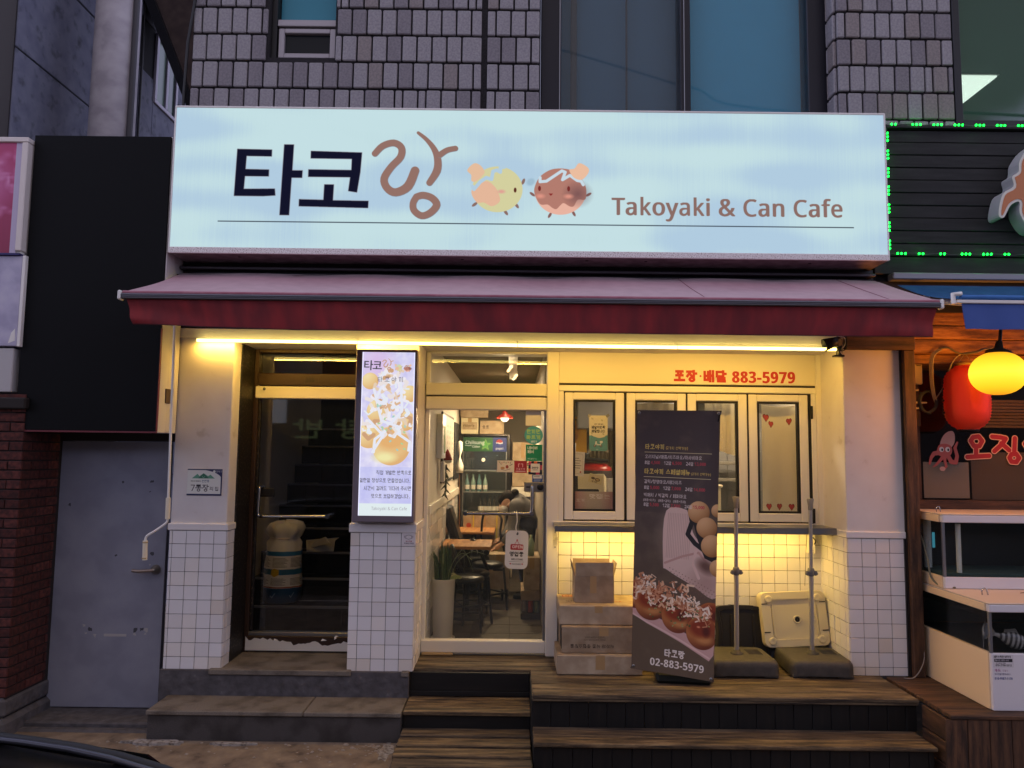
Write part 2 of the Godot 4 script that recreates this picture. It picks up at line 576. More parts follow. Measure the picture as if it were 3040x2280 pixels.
	func latin(ch: String, x: float, base: float, s: int, c: Color, bold: bool, sx := 1.0) -> float:
		var ts := TextServerManager.get_primary_interface()
		if not fonts.has(bold):
			var sf := SystemFont.new()
			sf.font_names = PackedStringArray(["Droid Sans"])
			sf.font_weight = 700 if bold else 400
			fonts[bold] = sf
		var rid: RID = fonts[bold].get_rids()[0]
		var sz := Vector2i(s, 0)
		var gi := ts.font_get_glyph_index(rid, s, ch.unicode_at(0), 0)
		ts.font_render_glyph(rid, sz, gi)
		var ti := ts.font_get_glyph_texture_idx(rid, sz, gi)
		if ti >= 0:
			var src := ts.font_get_texture_image(rid, sz, ti)
			var r := ts.font_get_glyph_uv_rect(rid, sz, gi)
			var off := ts.font_get_glyph_offset(rid, sz, gi)
			for j in int(r.size.y):
				for i in int(r.size.x * sx):
					var a := src.get_pixel(mini(int(r.position.x + i / sx), src.get_width() - 1), int(r.position.y) + j).a
					if a > 0.02: dot(int(x + off.x * sx) + i, int(base + off.y) + j, c, a)
		return ts.font_get_glyph_advance(rid, s, gi).x * sx
	func width(text: String, s: float, narrow := 0.95) -> float:
		var x := 0.0
		for ch in text: x += s * narrow * 1.04 if ch.unicode_at(0) >= 0xAC00 else (s * 0.32 if ch == " " else s * 0.56)
		return x
	# a line of Hangul and Latin letters, s high; returns where it ends
	func text(t: String, x: float, y: float, s: float, c: Color, wd := 0.1, bold := false, square := false, narrow := 0.95) -> float:
		for ch in t:
			if ch == " ": x += s * 0.32
			elif ch.unicode_at(0) >= 0xAC00:
				syllable(ch, x, y, s, maxf(s * wd, 1.0), c, square, narrow)
				x += s * narrow * 1.04
			elif ch == "·":
				oval(x + s * 0.2, y + s * 0.5, s * 0.08, s * 0.08, c)
				x += s * 0.4
			else: x += latin(ch, x, y + s * 0.94, int(s * 1.22), c, bold, narrow / 0.95)
		return x

# ---------------------------------------------------------------- the place
var M := {}

func make_materials() -> void:
	var C := func(v: float, w := 1.0, u := 1.0) -> Color: return Color(v, v * w, v * u)
	# stone, plaster, tiles
	var m := tri(textured(noise_tex(0.05, [[0.2, hx("949096")], [0.5, hx("a09c9f")], [0.8, hx("aaa6a8")]]), 0.9), 1.6)
	m.heightmap_enabled = true
	m.heightmap_texture = noise_tex(0.16, [[0.2, Color.BLACK], [0.8, Color.WHITE]], 512, 512, FastNoiseLite.TYPE_SIMPLEX, 3, 7)
	m.heightmap_scale = 0.5
	M.stone = m
	M.stone2 = m.duplicate(); M.stone2.albedo_color = Color(0.87, 0.86, 0.87)
	M.stone3 = m.duplicate(); M.stone3.albedo_color = Color(0.93, 0.9, 0.87)
	M.mortar = tri(textured(noise_tex(0.06, [[0.2, hx("1b191c")], [0.8, hx("2b282b")]]), 0.95), 1.5)
	m = tri(textured(noise_tex(0.008, [[0.1, hx("d6d1cf")], [0.5, hx("dbd7d5")], [0.9, hx("dfdcda")]], 512, 512, FastNoiseLite.TYPE_SIMPLEX_SMOOTH, 6, 3), 0.8), 0.55)
	m.heightmap_enabled = true
	m.heightmap_texture = noise_tex(0.05, [[0.2, Color.BLACK], [0.8, Color.WHITE]], 256, 256, FastNoiseLite.TYPE_SIMPLEX, 4, 9)
	m.heightmap_scale = 0.12
	M.plaster = m
	M.plaster_worn = tri(textured(noise_tex(0.02, [[0.06, hx("c4bdb7")], [0.2, hx("d5d0cd")], [0.8, hx("dad6d3")]], 512, 512, FastNoiseLite.TYPE_SIMPLEX_SMOOTH, 6, 13), 0.8), 0.4)
	M.tile = mat(hx("e4e2e2"), 0.22)
	M.tile2 = mat(hx("dfdcdb"), 0.26)
	M.tile3 = mat(hx("e6e1dc"), 0.3)
	M.tile_dirty = mat(hx("d9d1c7"), 0.4)
	M.grout = mat(hx("5a5654"), 0.95)
	M.cream = mat(hx("e6e0d4"), 0.45)
	M.white_alu = mat(hx("e4e0da"), 0.38)
	M.bronze = mat(hx("3d2c22"), 0.4, 0.2)
	M.black_paint = tri(textured(noise_tex(0.06, [[0.3, hx("0d0b0a")], [0.7, hx("1a1613")], [0.78, hx("54493f")]], 512, 512, FastNoiseLite.TYPE_SIMPLEX, 4, 21), 0.5), 0.9)
	M.gasket = mat(hx("0c0b0b"), 0.6)
	M.glass = glass(0.05)
	M.dark_glass = glass(0.12, Color(0.1, 0.12, 0.12))
	M.steel = mat(hx("b9bbbe"), 0.22, 1.0)
	M.dull_steel = mat(hx("8d8f93"), 0.4, 0.9)
	M.black = mat(hx("101010"), 0.5)
	M.black_metal = mat(hx("16161a"), 0.4, 0.3)
	M.white_plastic = mat(hx("e2dfd8"), 0.35)
	M.grey_plastic = mat(hx("6f6f70"), 0.5)
	M.paper = mat(hx("e8e4da"), 0.8)
	# granite steps, concrete, street
	m = tri(textured(noise_tex(0.19, [[0.15, hx("5a534a")], [0.45, hx("6d655a")], [0.6, hx("786f64")], [0.9, hx("8a8175")]], 512, 512, FastNoiseLite.TYPE_SIMPLEX, 2, 31), 0.75), 1.3)
	m.detail_enabled = true
	m.detail_blend_mode = BaseMaterial3D.BLEND_MODE_MUL
	m.detail_albedo = noise_tex(0.012, [[0.1, hx("b9b4ae")], [0.6, hx("ffffff")]], 256, 256, FastNoiseLite.TYPE_SIMPLEX_SMOOTH, 6, 33)
	M.granite = m
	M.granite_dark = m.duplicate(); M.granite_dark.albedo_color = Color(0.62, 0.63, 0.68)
	M.concrete_pale = tri(textured(noise_tex(0.04, [[0.1, hx("5a5149")], [0.5, hx("8a857f")], [0.9, hx("a09b96")]], 256, 256, FastNoiseLite.TYPE_SIMPLEX, 5, 45), 0.95), 2.0)
	m = tri(textured(noise_tex(0.02, [[0.1, hx("454243")], [0.5, hx("504d4f")], [0.85, hx("5a5759")], [0.97, hx("706c6a")]], 512, 512, FastNoiseLite.TYPE_SIMPLEX, 6, 41), 0.9), 0.8)
	m.heightmap_enabled = true
	m.heightmap_texture = noise_tex(0.05, [[0.2, Color.BLACK], [0.8, Color.WHITE]], 256, 256, FastNoiseLite.TYPE_SIMPLEX, 5, 43)
	m.heightmap_scale = 0.4
	M.concrete = m
	m = tri(textured(noise_tex(0.011, [[0.03, hx("4a3e32")], [0.25, hx("6a5b4a")], [0.55, hx("776755")], [0.85, hx("85755f")], [0.98, hx("a0907a")]], 1024, 1024, FastNoiseLite.TYPE_SIMPLEX, 6, 51), 0.92), 0.35)
	m.heightmap_enabled = true
	m.heightmap_texture = noise_tex(0.09, [[0.2, Color.BLACK], [0.8, Color.WHITE]], 512, 512, FastNoiseLite.TYPE_SIMPLEX, 5, 53)
	m.heightmap_scale = 0.2
	M.street = m
	m = tri(textured(noise_tex(0.02, [[0.1, hx("5c5e70")], [0.5, hx("666878")], [0.9, hx("6e707f")]], 512, 512, FastNoiseLite.TYPE_SIMPLEX, 6, 61), 0.85), 0.35)
	m.detail_enabled = true
	m.detail_blend_mode = BaseMaterial3D.BLEND_MODE_MUL
	m.detail_albedo = noise_tex(0.03, [[0.03, hx("a9ada8")], [0.4, hx("ffffff")]], 512, 512, FastNoiseLite.TYPE_SIMPLEX_SMOOTH, 6, 63)
	M.side_wall = m
	M.brick = tri(textured(noise_tex(0.05, [[0.2, hx("381a17")], [0.5, hx("4e241f")], [0.85, hx("602f27")]], 256, 256, FastNoiseLite.TYPE_SIMPLEX, 5, 71), 0.9), 1.3)
	M.brick2 = M.brick.duplicate(); M.brick2.albedo_color = Color(0.8, 0.72, 0.7)
	M.steel_door = tri(textured(noise_tex(0.015, [[0.2, hx("858898")], [0.5, hx("8d90a0")], [0.8, hx("9295a4")]], 256, 256, FastNoiseLite.TYPE_SIMPLEX, 6, 81), 0.55), 0.6)
	# wood
	M.deck = textured(wood_tex(hx("241c13"), hx("5e4f3c"), hx("8c7a5c"), 0.5, 1), 0.75)
	M.deck2 = textured(wood_tex(hx("1d1610"), hx("504231"), hx("7b6a4e"), 0.46, 2), 0.78)
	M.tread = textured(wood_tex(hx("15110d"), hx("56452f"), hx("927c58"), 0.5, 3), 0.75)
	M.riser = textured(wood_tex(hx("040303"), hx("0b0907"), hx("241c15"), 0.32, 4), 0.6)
	M.brown_wood = textured(wood_tex(hx("22150c"), hx("4a3120"), hx("6b4a30"), 0.5, 5), 0.7)
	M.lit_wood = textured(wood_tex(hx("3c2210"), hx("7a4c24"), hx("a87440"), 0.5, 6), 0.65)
	M.black_wood = textured(wood_tex(hx("0b0b0c"), hx("191a1b"), hx("2b2a2a"), 0.45, 7), 0.7)
	M.table = textured(wood_tex(hx("8a5c2e"), hx("b17a42"), hx("c8955a"), 0.55, 8), 0.45)
	for k in ["deck", "deck2", "tread", "riser", "brown_wood", "lit_wood", "black_wood", "table"]:
		M[k].uv1_scale = Vector3(0.45, 3.0, 1.0)
	M.carton = tri(textured(noise_tex(0.02, [[0.2, hx("a08c72")], [0.6, hx("ad9a80")], [0.9, hx("b7a58b")]], 256, 256, FastNoiseLite.TYPE_SIMPLEX, 5, 91), 0.85), 1.2)
	M.carton2 = M.carton.duplicate(); M.carton2.albedo_color = Color(0.88, 0.86, 0.84)
	M.tape = mat(hx("a98a60"), 0.35)

func camera_and_light() -> void:
	var cam := Camera3D.new()
	cam.name = "camera"
	cam.fov = 53.05
	cam.near = 0.05
	cam.far = 400.0
	cam.basis = Basis(Vector3.UP, deg_to_rad(0.1)) * Basis(Vector3.RIGHT, deg_to_rad(5.2)) * Basis(Vector3.BACK, deg_to_rad(0.67))
	cam.position = Vector3(0, 2.1, 6.0)
	add_child(cam)
	cam.current = true
	var env := Environment.new()
	env.background_mode = Environment.BG_SKY
	var sky := ProceduralSkyMaterial.new()
	sky.sky_top_color = lin(0.67, 0.70, 1.06)
	sky.sky_horizon_color = lin(0.84, 0.82, 1.06)
	sky.sky_curve = 0.2
	sky.ground_bottom_color = lin(0.05, 0.05, 0.05)
	sky.ground_horizon_color = lin(0.12, 0.11, 0.12)
	sky.sun_angle_max = 0.0
	env.sky = Sky.new()
	env.sky.sky_material = sky
	env.background_energy_multiplier = 1.4
	env.tonemap_mode = Environment.TONE_MAPPER_LINEAR
	env.tonemap_exposure = 1.0
	env.sdfgi_enabled = true
	env.ssao_enabled = true
	env.ssil_enabled = true
	var we := WorldEnvironment.new()
	we.name = "world"
	we.environment = env
	add_child(we)
	var sun := DirectionalLight3D.new()
	sun.name = "dusk_light"
	sun.light_color = Color(1.0, 0.93, 0.95)
	sun.light_energy = 0.15
	sun.light_angular_distance = 40.0
	sun.shadow_enabled = true
	sun.rotation = Vector3(deg_to_rad(-58), deg_to_rad(12), 0)
	add_child(sun)

func area(called: String, at: Vector3, dir: Vector3, w: float, h: float, c: Color, e: float, parent: Node = self) -> AreaLight3D:
	var l := AreaLight3D.new()
	l.name = called
	l.area_size = Vector2(w, h)
	l.light_color = c
	l.light_energy = e
	l.shadow_enabled = true
	l.area_range = 12.0
	parent.add_child(l, true)
	var up := Vector3.UP if absf(dir.normalized().y) < 0.9 else Vector3.BACK
	l.basis = Basis.looking_at(dir, up)
	l.position = at - (org(parent) if parent != self else Vector3.ZERO)
	return l

func omni(called: String, at: Vector3, c: Color, e: float, size: float, parent: Node = self) -> OmniLight3D:
	var l := OmniLight3D.new()
	l.name = called
	l.light_color = c
	l.light_energy = e
	l.light_size = size
	l.omni_range = 12.0
	l.omni_attenuation = 2.0
	l.shadow_enabled = true
	parent.add_child(l, true)
	l.position = at - (org(parent) if parent != self else Vector3.ZERO)
	return l

# ---------------------------------------------------------------- ground and neighbours
func ground() -> void:
	var st := tool()
	st.set_smooth_group(0)
	var n := FastNoiseLite.new()
	n.frequency = 0.9
	var H := func(x: float, z: float) -> float:
		var e := 0.012 * n.get_noise_2d(x * 2.0, z * 2.0)
		return 0.06 + e * clampf((z - 0.4) * 4.0, 0.0, 1.0) + clampf(z - 2.2, 0.0, 4.0) * 0.03 - (0.15 if z > 0.9 and x > 0.2 else 0.0) * 0.0
	var xs := []
	for i in 61: xs.append(-6.0 + 0.2 * i)
	xs.push_front(-60.0)
	xs.append(60.0)
	var zs := []
	for i in 51: zs.append(-1.0 + 0.2 * i)
	zs.push_front(-40.0)
	zs.append(60.0)
	for j in zs.size() - 1:
		for i in xs.size() - 1:
			var q := []
			for e in [[xs[i], zs[j + 1]], [xs[i + 1], zs[j + 1]], [xs[i + 1], zs[j]], [xs[i], zs[j]]]: q.append(Vector3(e[0], H.call(e[0], e[1]), e[1]))
			quad(st, q[0], q[1], q[2], q[3])
	var g := put("street_ground", done(st), M.street, self)
	structure(g)
	# trampled grit and mortar crumbs along the foot of the steps
	var mm := MultiMesh.new()
	mm.transform_format = MultiMesh.TRANSFORM_3D
	mm.mesh = lathe([Vector2(0.001, 0), Vector2(1.0, 0.2), Vector2(0.6, 0.8), Vector2(0.001, 1.0)], 6, Vector3.ZERO, 1, 1, false)
	mm.instance_count = 220
	for i in 220:
		var near := rng.randf() < 0.5
		var x := rng.randf_range(-3.8, -0.8)
		var z := 0.4 + (rng.randf() * rng.randf()) * (0.35 if near else 1.2)
		if near and rng.randf() < 0.5: x = -0.85 - 0.3 * rng.randf() * rng.randf()
		var s := rng.randf_range(0.004, 0.014) * (1.6 if rng.randf() < 0.08 else 1.0)
		mm.set_instance_transform(i, Transform3D(Basis(Vector3.UP, rng.randf() * 6.0).scaled(Vector3(s, s * 0.6, s * 0.8)), Vector3(x, H.call(x, z) - 0.001, z)))
	var o := MultiMeshInstance3D.new()
	o.name = "grit"
	o.multimesh = mm
	o.material_override = mat(hx("8c8174"), 0.95)
	add_child(o)
	o.set_meta("kind", "stuff")
	o.set_meta("label", "loose grit and crumbs on the ground below the stone steps")
	o.set_meta("category", "grit")
	# smeared mortar along the foot of the stone step
	for d in [[-2.72, -2.2, 0.40, 0.1, 0.02], [-2.1, -1.75, 0.41, 0.05, 0.018], [-0.9, -0.79, 0.5, 0.4, 0.008]]:
		var poly := PackedVector2Array()
		var cx: float = (d[0] + d[1]) / 2
		for k in 18:
			var a := TAU * k / 18
			var r := rng.randf_range(0.6, 1.05)
			poly.append(Vector2(cx + cos(a) * r * (d[1] - d[0]) / 2, -(d[2] + 0.03 + sin(a) * r * d[3] / 2)))
		var p := put("mortar_patch", prism(smooth2(poly, true, 3), 0.0, d[4]), M.concrete_pale, self, Vector3(0, 0.055, 0), Vector3(-PI / 2, 0, 0))
		structure(p)

func stones(parent: Node, x0: float, x1: float, y0: float, y1: float, z: float, skip: Array, seed_at: int) -> void:
	var r := RandomNumberGenerator.new()
	r.seed = seed_at
	var row := 0
	var y := y0
	while y < y1:
		var x := x0 + 0.008
		var first: float = [0.105, 0.06, 0.085][row % 3]
		var k := 0
		while x < x1 - 0.02:
			var w := first if k == 0 else 0.1095
			if k > 3 and r.randf() < 0.05: w = 0.052
			w = minf(w, x1 - 0.008 - x)
			if x1 - x - w < 0.05: w = x1 - 0.008 - x
			var hidden := w < 0.03
			for s in skip:
				if x + w > s[0] + 0.01 and x < s[1] - 0.01 and y + 0.2 > s[2] + 0.02 and y < s[3]:
					if x < s[0] - 0.035: w = s[0] - x - 0.012
					elif x + w > s[1] + 0.035:
						w = x + w - s[1] - 0.012
						x = s[1] + 0.012
					else: hidden = true
			if not hidden:
				var m: Material = M.stone if r.randf() < 0.62 else (M.stone2 if r.randf() < 0.7 else M.stone3)
				w = snappedf(w, 0.004)
				put("stone", box_mesh(Vector3(w, 0.208, 0.03), 0.007), m, parent, Vector3(x + w / 2, y + 0.107, z + r.randf_range(-0.004, 0.004)), Vector3(r.randf_range(-0.012, 0.012), r.randf_range(-0.02, 0.02), r.randf_range(-0.006, 0.006)))
			x += w + 0.014
			k += 1
		y += 0.228
		row += 1

func tiles(parent: Node, m0: Vector3, ux: Vector3, cols: Array, rows: Array, nrm: Vector3, seed_at: int, mess := 1.0) -> void:
	# tiles between the joint lines cols (along ux) and rows (up) on the plane through m0, facing nrm
	var r := RandomNumberGenerator.new()
	r.seed = seed_at
	var b := Basis(ux, Vector3.UP, ux.cross(Vector3.UP))
	for j in rows.size() - 1:
		for i in cols.size() - 1:
			var w := snappedf(absf(cols[i + 1] - cols[i]) - 0.004, 0.001)
			var h := snappedf(absf(rows[j + 1] - rows[j]) - 0.004, 0.001)
			if w < 0.006 or h < 0.006: continue
			var at: Vector3 = m0 + ux * ((cols[i] + cols[i + 1]) / 2) + Vector3.UP * ((rows[j] + rows[j + 1]) / 2) + nrm * (0.004 + r.randf_range(-0.0008, 0.0008) * mess)
			var o := put("tile", box_mesh(Vector3(w, h, 0.008), 0.0012), M.tile_dirty if (j == 0 and r.randf() < 0.4) or r.randf() < 0.025 else [M.tile, M.tile, M.tile2, M.tile3][r.randi() % 4], parent, at)
			o.basis = b * Basis.from_euler(Vector3(r.randfn(0, 0.006), r.randfn(0, 0.006), r.randfn(0, 0.003)) * mess)

func steps(a: float, b: float, n: int) -> Array:
	var o := []
	for i in n + 1: o.append(lerpf(a, b, float(i) / n))
	return o

func building() -> void:
	var B := thing("shop_building", "grey stone clad building whose white tiled ground floor holds the snack shop", "building", Vector3(0, 0.06, -1.0))
	# upper wall with its openings: mortar bed in pieces round them
	var up := sub("upper_wall", B)
	var sw := [-2.03, -1.49, 5.30, 9.0]
	bx("mortar_bed", M.mortar, up, -2.65, -2.03, 3.06, 6.6, -0.3, -0.012, 0.0)
	bx("mortar_bed", M.mortar, up, -2.03, -1.49, 3.06, 5.30, -0.3, -0.012, 0.0)
	bx("mortar_bed", M.mortar, up, -1.49, 0.19, 3.06, 6.6, -0.3, -0.012, 0.0)
	bx("mortar_bed", M.mortar, up, 0.19, 2.612, 3.06, 4.72, -0.3, -0.012, 0.0)
	bx("mortar_bed", M.mortar, up, 2.612, 3.55, 3.06, 6.6, -0.3, -0.012, 0.0)
	stones(up, -2.65, -0.285, 4.583, 6.6, 0.0, [sw], 5)
	stones(up, -0.25, 0.19, 4.583, 6.6, 0.0, [], 6)
	stones(up, 2.6, 3.545, 4.6, 6.6, 0.0, [], 7)
	var st := RandomNumberGenerator.new()
	st.seed = 9
	for j in 8:                                        # stone return beside the large window
		for k in 2: put("stone", box_mesh(Vector3(0.03, 0.208, 0.12), 0.007), M.stone if (j + k) % 3 else M.stone3, up, Vector3(2.597, 4.707 + 0.228 * j, -0.08 - 0.135 * k))
	# small window: sash with a tilting light
	var w := sub("small_window", B, "small first floor window with a grey sash tilting open at the bottom")
	var fr := mat(hx("a29c9e"), 0.5, 0.2)
	bx("jamb", M.gasket, w, -2.028, -1.985, 5.305, 6.6, -0.26, -0.06)
	bx("sill_bar", fr, w, -1.98, -1.495, 5.60, 5.655, -0.18, -0.06)
	bx("pane", mat(hx("46889a"), 0.12), w, -1.98, -1.495, 5.655, 6.6, -0.16, -0.15, 0.0)
	bx("gap_strip", M.gasket, w, -1.98, -1.495, 5.585, 5.60, -0.2, -0.09)
	for s in [[-1.972, -1.925, 5.33, 5.585], [-1.548, -1.50, 5.33, 5.585], [-1.925, -1.548, 5.545, 5.585], [-1.925, -1.548, 5.33, 5.372]]:
		bx("sash_bar", fr, w, s[0], s[1], s[2], s[3], -0.14, -0.07, 0.005)
	bx("pane", mat(hx("1d2226"), 0.08), w, -1.925, -1.548, 5.372, 5.545, -0.115, -0.105, 0.0)
	bx("window_back", M.gasket, w, -2.03, -1.49, 5.3, 6.6, -0.3, -0.27, 0.0)
	# large window: dark aluminium, flat teal sheets behind the glass
	w = sub("large_window", B, "large dark framed first floor window above the lit sign")
	var dk := mat(hx("1a1a22"), 0.35, 0.3)
	for s in [[0.2, 0.37], [1.365, 1.45], [2.43, 2.605]]: bx("mullion", dk, w, s[0], s[1], 4.6, 6.6, -0.34, -0.16, 0.006)
	bx("sill", dk, w, 0.2, 2.605, 4.60, 4.72, -0.34, -0.10, 0.006)
	bx("trim", M.dull_steel, w, 0.352, 0.36, 4.72, 6.6, -0.16, -0.15, 0.001)
	bx("trim", M.dull_steel, w, 1.392, 1.399, 4.72, 6.6, -0.16, -0.15, 0.001)
	bx("pane", glass(0.1), w, 0.37, 1.365, 4.72, 6.6, -0.262, -0.258, 0.0)
	bx("pane", glass(0.1), w, 1.45, 2.43, 4.72, 6.6, -0.242, -0.238, 0.0)
	bx("teal_sheet", mat(hx("28566f"), 0.8), w, 0.37, 1.40, 4.72, 6.6, -0.38, -0.37, 0.0)
	bx("teal_sheet", mat(hx("2f9aba"), 0.8), w, 1.40, 2.44, 4.72, 6.6, -0.36, -0.35, 0.0)
	bx("back_post", dk, w, 0.46, 0.51, 4.72, 6.6, -0.33, -0.30)
	bx("back_post", dk, w, 0.93, 0.945, 4.72, 6.6, -0.33, -0.30)
	# plain fascia between sign and openings
	bx("fascia", M.plaster, B, -2.635, 3.03, 2.98, 3.06, -0.5, 0.0, 0.006)
	bx("soffit", M.plaster_worn, B, -2.2, 2.6, 2.962, 2.98, -0.56, -0.012, 0.002)
	bx("rear_lintel", M.plaster, B, -2.65, 3.1, 2.962, 3.25, -0.8, -0.56, 0.0)
	# columns
	var rows := [0.450, 0.541, 0.645, 0.751, 0.857, 0.963, 1.069, 1.174, 1.279, 1.384, 1.485]
	var col := sub("left_column", B)
	bx("column_core", M.plaster_worn, col, -2.63, -2.196, 1.5, 2.98, -0.5, 0.0, 0.006)
	bx("column_base", M.grout, col, -2.632, -2.194, 0.45, 1.5, -0.5, -0.004, 0.0)
	bx("ledge", M.tile2, col, -2.645, -2.18, 1.487, 1.54, -0.16, 0.016, 0.005)
	tiles(col, Vector3.ZERO, Vector3.RIGHT, [-2.63, -2.607, -2.5, -2.394, -2.288, -2.191], rows, Vector3.BACK, 11)
	tiles(col, Vector3(-2.194, 0, 0), Vector3.FORWARD, [0.0, 0.07, 0.15], rows, Vector3.RIGHT, 12)
	bx("door_reveal", M.black_paint, col, -2.196, -2.186, 0.46, 2.98, -0.5, -0.158, 0.002)
	col = sub("middle_column", B)
	bx("column_core", M.plaster_worn, col, -1.236, -0.744, 1.5, 2.98, -0.5, 0.0, 0.006)
	bx("column_base", M.grout, col, -1.238, -0.744, 0.45, 1.5, -0.5, -0.004, 0.0)
	bx("ledge", M.tile2, col, -1.25, -0.73, 1.487, 1.555, -0.5, 0.016, 0.005)
	tiles(col, Vector3.ZERO, Vector3.RIGHT, [-1.238, -1.166, -1.06, -0.953, -0.847, -0.741], rows, Vector3.BACK, 13)
	tiles(col, Vector3(-0.744, 0, 0), Vector3.FORWARD, [0.0, 0.106, 0.212, 0.318, 0.424, 0.49], rows, Vector3.RIGHT, 14)
	col = sub("right_column", B)
	bx("column_core", M.plaster_worn, col, 2.58, 3.03, 1.5, 2.98, -0.6, 0.0, 0.006)
	bx("column_base", M.grout, col, 2.584, 3.028, 0.46, 1.5, -0.6, -0.004, 0.0)
	bx("ledge", M.tile2, col, 2.568, 3.028, 1.487, 1.538, -0.6, 0.016, 0.005)
	var rows2 := [0.462, 0.524, 0.632, 0.74, 0.846, 0.952, 1.058, 1.164, 1.27, 1.376, 1.485]
	tiles(col, Vector3.ZERO, Vector3.RIGHT, [2.58, 2.687, 2.794, 2.9, 3.01], rows2, Vector3.BACK, 15, 1.5)
	tiles(col, Vector3(2.584, 0, 0), Vector3.BACK, [-0.52, -0.47, -0.37, -0.265, -0.16, -0.055, 0.0], rows2, Vector3.LEFT, 16, 1.5)
	# wall under the counter
	col = sub("counter_wall", B)
	bx("counter_wall_core", M.grout, col, 0.385, 2.6, 0.46, 1.5, -0.62, -0.524, 0.0)
	var cc := [0.392]
	for i in 21: cc.append(0.497 + 0.1058 * i)
	tiles(col, Vector3(0, 0, -0.52), Vector3.RIGHT, cc, [0.46, 0.524, 0.63, 0.736, 0.842, 0.948, 1.054, 1.16, 1.266, 1.372, 1.478], Vector3.BACK, 17, 2.2)
	stair_entrance(B)
	shop_door(B)
	window_row(B)
	stone_steps()
	wood_steps()

func stair_entrance(B: Node) -> void:
	var d := sub("stair_door", B, "bronze framed glass door to a dark stairwell")
	bx("jamb", M.bronze, d, -2.186, -2.15, 0.46, 2.962, -0.56, -0.46)
	bx("jamb", M.black_paint, d, -2.15, -2.13, 0.58, 2.54, -0.52, -0.485)
	bx("jamb", M.bronze, d, -1.275, -1.236, 0.46, 2.962, -0.56, -0.46)
	bx("transom_bar", M.bronze, d, -2.15, -1.275, 2.652, 2.755, -0.56, -0.45)
	bx("head_bar", M.bronze, d, -2.15, -1.275, 2.93, 2.962, -0.56, -0.46)
	bx("transom_pane", M.dark_glass, d, -2.15, -1.275, 2.755, 2.93, -0.512, -0.508, 0.0)
	var num := Canvas.new(64, 32, Color(0, 0, 0, 0))
	num.text("395", 4, 2, 22, hx("1c1410"), 0.1, true)
	var nm := textured(num.tex(), 0.6)
	nm.transparency = BaseMaterial3D.TRANSPARENCY_ALPHA_SCISSOR
	add_print("door_number", nm, M.bronze, d, -1.76, -1.64, 2.665, 2.725, -0.4495, -0.4485)
	bx("top_rail", M.cream, d, -2.172, -1.275, 2.543, 2.645, -0.54, -0.455, 0.006)
	put("rail_bolt", lathe([Vector2(0.012, 0), Vector2(0.012, 0.006), Vector2(0.001, 0.008)], 10), M.dull_steel, d, Vector3(-2.095, 2.622, -0.455), Vector3(PI / 2, 0, 0))
	bx("pane", M.dark_glass, d, -2.13, -1.275, 0.62, 2.543, -0.512, -0.508, 0.0)
	bx("bottom_rail", M.bronze, d, -2.172, -1.275, 0.475, 0.592, -0.54, -0.462, 0.005)
	bx("bottom_trim", M.dull_steel, d, -2.172, -1.275, 0.592, 0.622, -0.53, -0.47, 0.003)
	# white film peeling off the bottom rail
	var p := PackedVector2Array([Vector2(-2.17, 0.477), Vector2(-1.278, 0.477), Vector2(-1.278, 0.575)])
	var x := -1.29
	while x > -2.16:
		var t := (x + 2.17) / 0.89
		p.append(Vector2(x, 0.545 + 0.03 * sin(t * 9.0) * (1.0 - t) + rng.randf_range(-0.012, 0.016) - (0.025 if absf(t - 0.75) < 0.08 else 0.0)))
		x -= rng.randf_range(0.012, 0.04)
	p.append(Vector2(-2.17, 0.588))
	put("peeling_film", prism(p, -0.4605, -0.459), M.white_plastic, d)
	for s in [[-1.94, 0.555, 0.05], [-1.55, 0.56, 0.06], [-1.44, 0.57, 0.04]]:
		put("film_curl", prism(v2([0, 0, s[2], 0.012, s[2] * 0.7, 0.03, s[2] * 0.2, 0.022]), -0.001, 0.001), M.white_plastic, d, Vector3(s[0], s[1], -0.452), Vector3(-0.5, 0.2, rng.randf_range(-0.4, 0.4)))
	# L shaped pull handle
	var hp := curve([Vector3(-2.09, 1.80, -0.508), Vector3(-2.1, 1.80, -0.45), Vector3(-2.1, 1.77, -0.44), Vector3(-2.105, 1.6, -0.44), Vector3(-2.09, 1.565, -0.44), Vector3(-2.05, 1.562, -0.44), Vector3(-1.55, 1.567, -0.44), Vector3(-1.525, 1.567, -0.44)], 4)
	put("pull_handle", tube(hp, 0.014, 10), M.steel, d)
	put("handle_boss", rod(Vector3(-1.525, 1.567, -0.51), Vector3(-1.525, 1.567, -0.425), 0.019, 12), M.steel, d)
	bx("lock_case", M.gasket, d, -2.14, -1.99, 1.72, 1.79, -0.506, -0.49, 0.004)
	# the stairwell behind
	var s := sub("stairwell", B)
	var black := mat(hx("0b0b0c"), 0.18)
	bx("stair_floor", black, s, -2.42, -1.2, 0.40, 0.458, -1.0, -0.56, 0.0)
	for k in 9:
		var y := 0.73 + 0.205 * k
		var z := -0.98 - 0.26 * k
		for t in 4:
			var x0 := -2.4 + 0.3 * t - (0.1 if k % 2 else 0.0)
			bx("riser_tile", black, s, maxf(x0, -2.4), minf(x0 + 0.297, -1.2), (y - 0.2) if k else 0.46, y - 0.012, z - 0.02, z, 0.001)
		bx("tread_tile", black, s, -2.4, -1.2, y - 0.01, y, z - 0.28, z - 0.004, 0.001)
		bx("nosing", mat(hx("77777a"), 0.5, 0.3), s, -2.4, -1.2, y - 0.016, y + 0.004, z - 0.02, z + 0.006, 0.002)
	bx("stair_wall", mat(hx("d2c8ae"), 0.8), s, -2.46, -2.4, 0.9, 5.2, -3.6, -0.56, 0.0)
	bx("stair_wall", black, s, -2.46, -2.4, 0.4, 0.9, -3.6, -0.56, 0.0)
	bx("stair_wall", mat(hx("4c483f"), 0.8), s, -1.2, -1.14, 0.4, 5.2, -3.6, -0.56, 0.0)
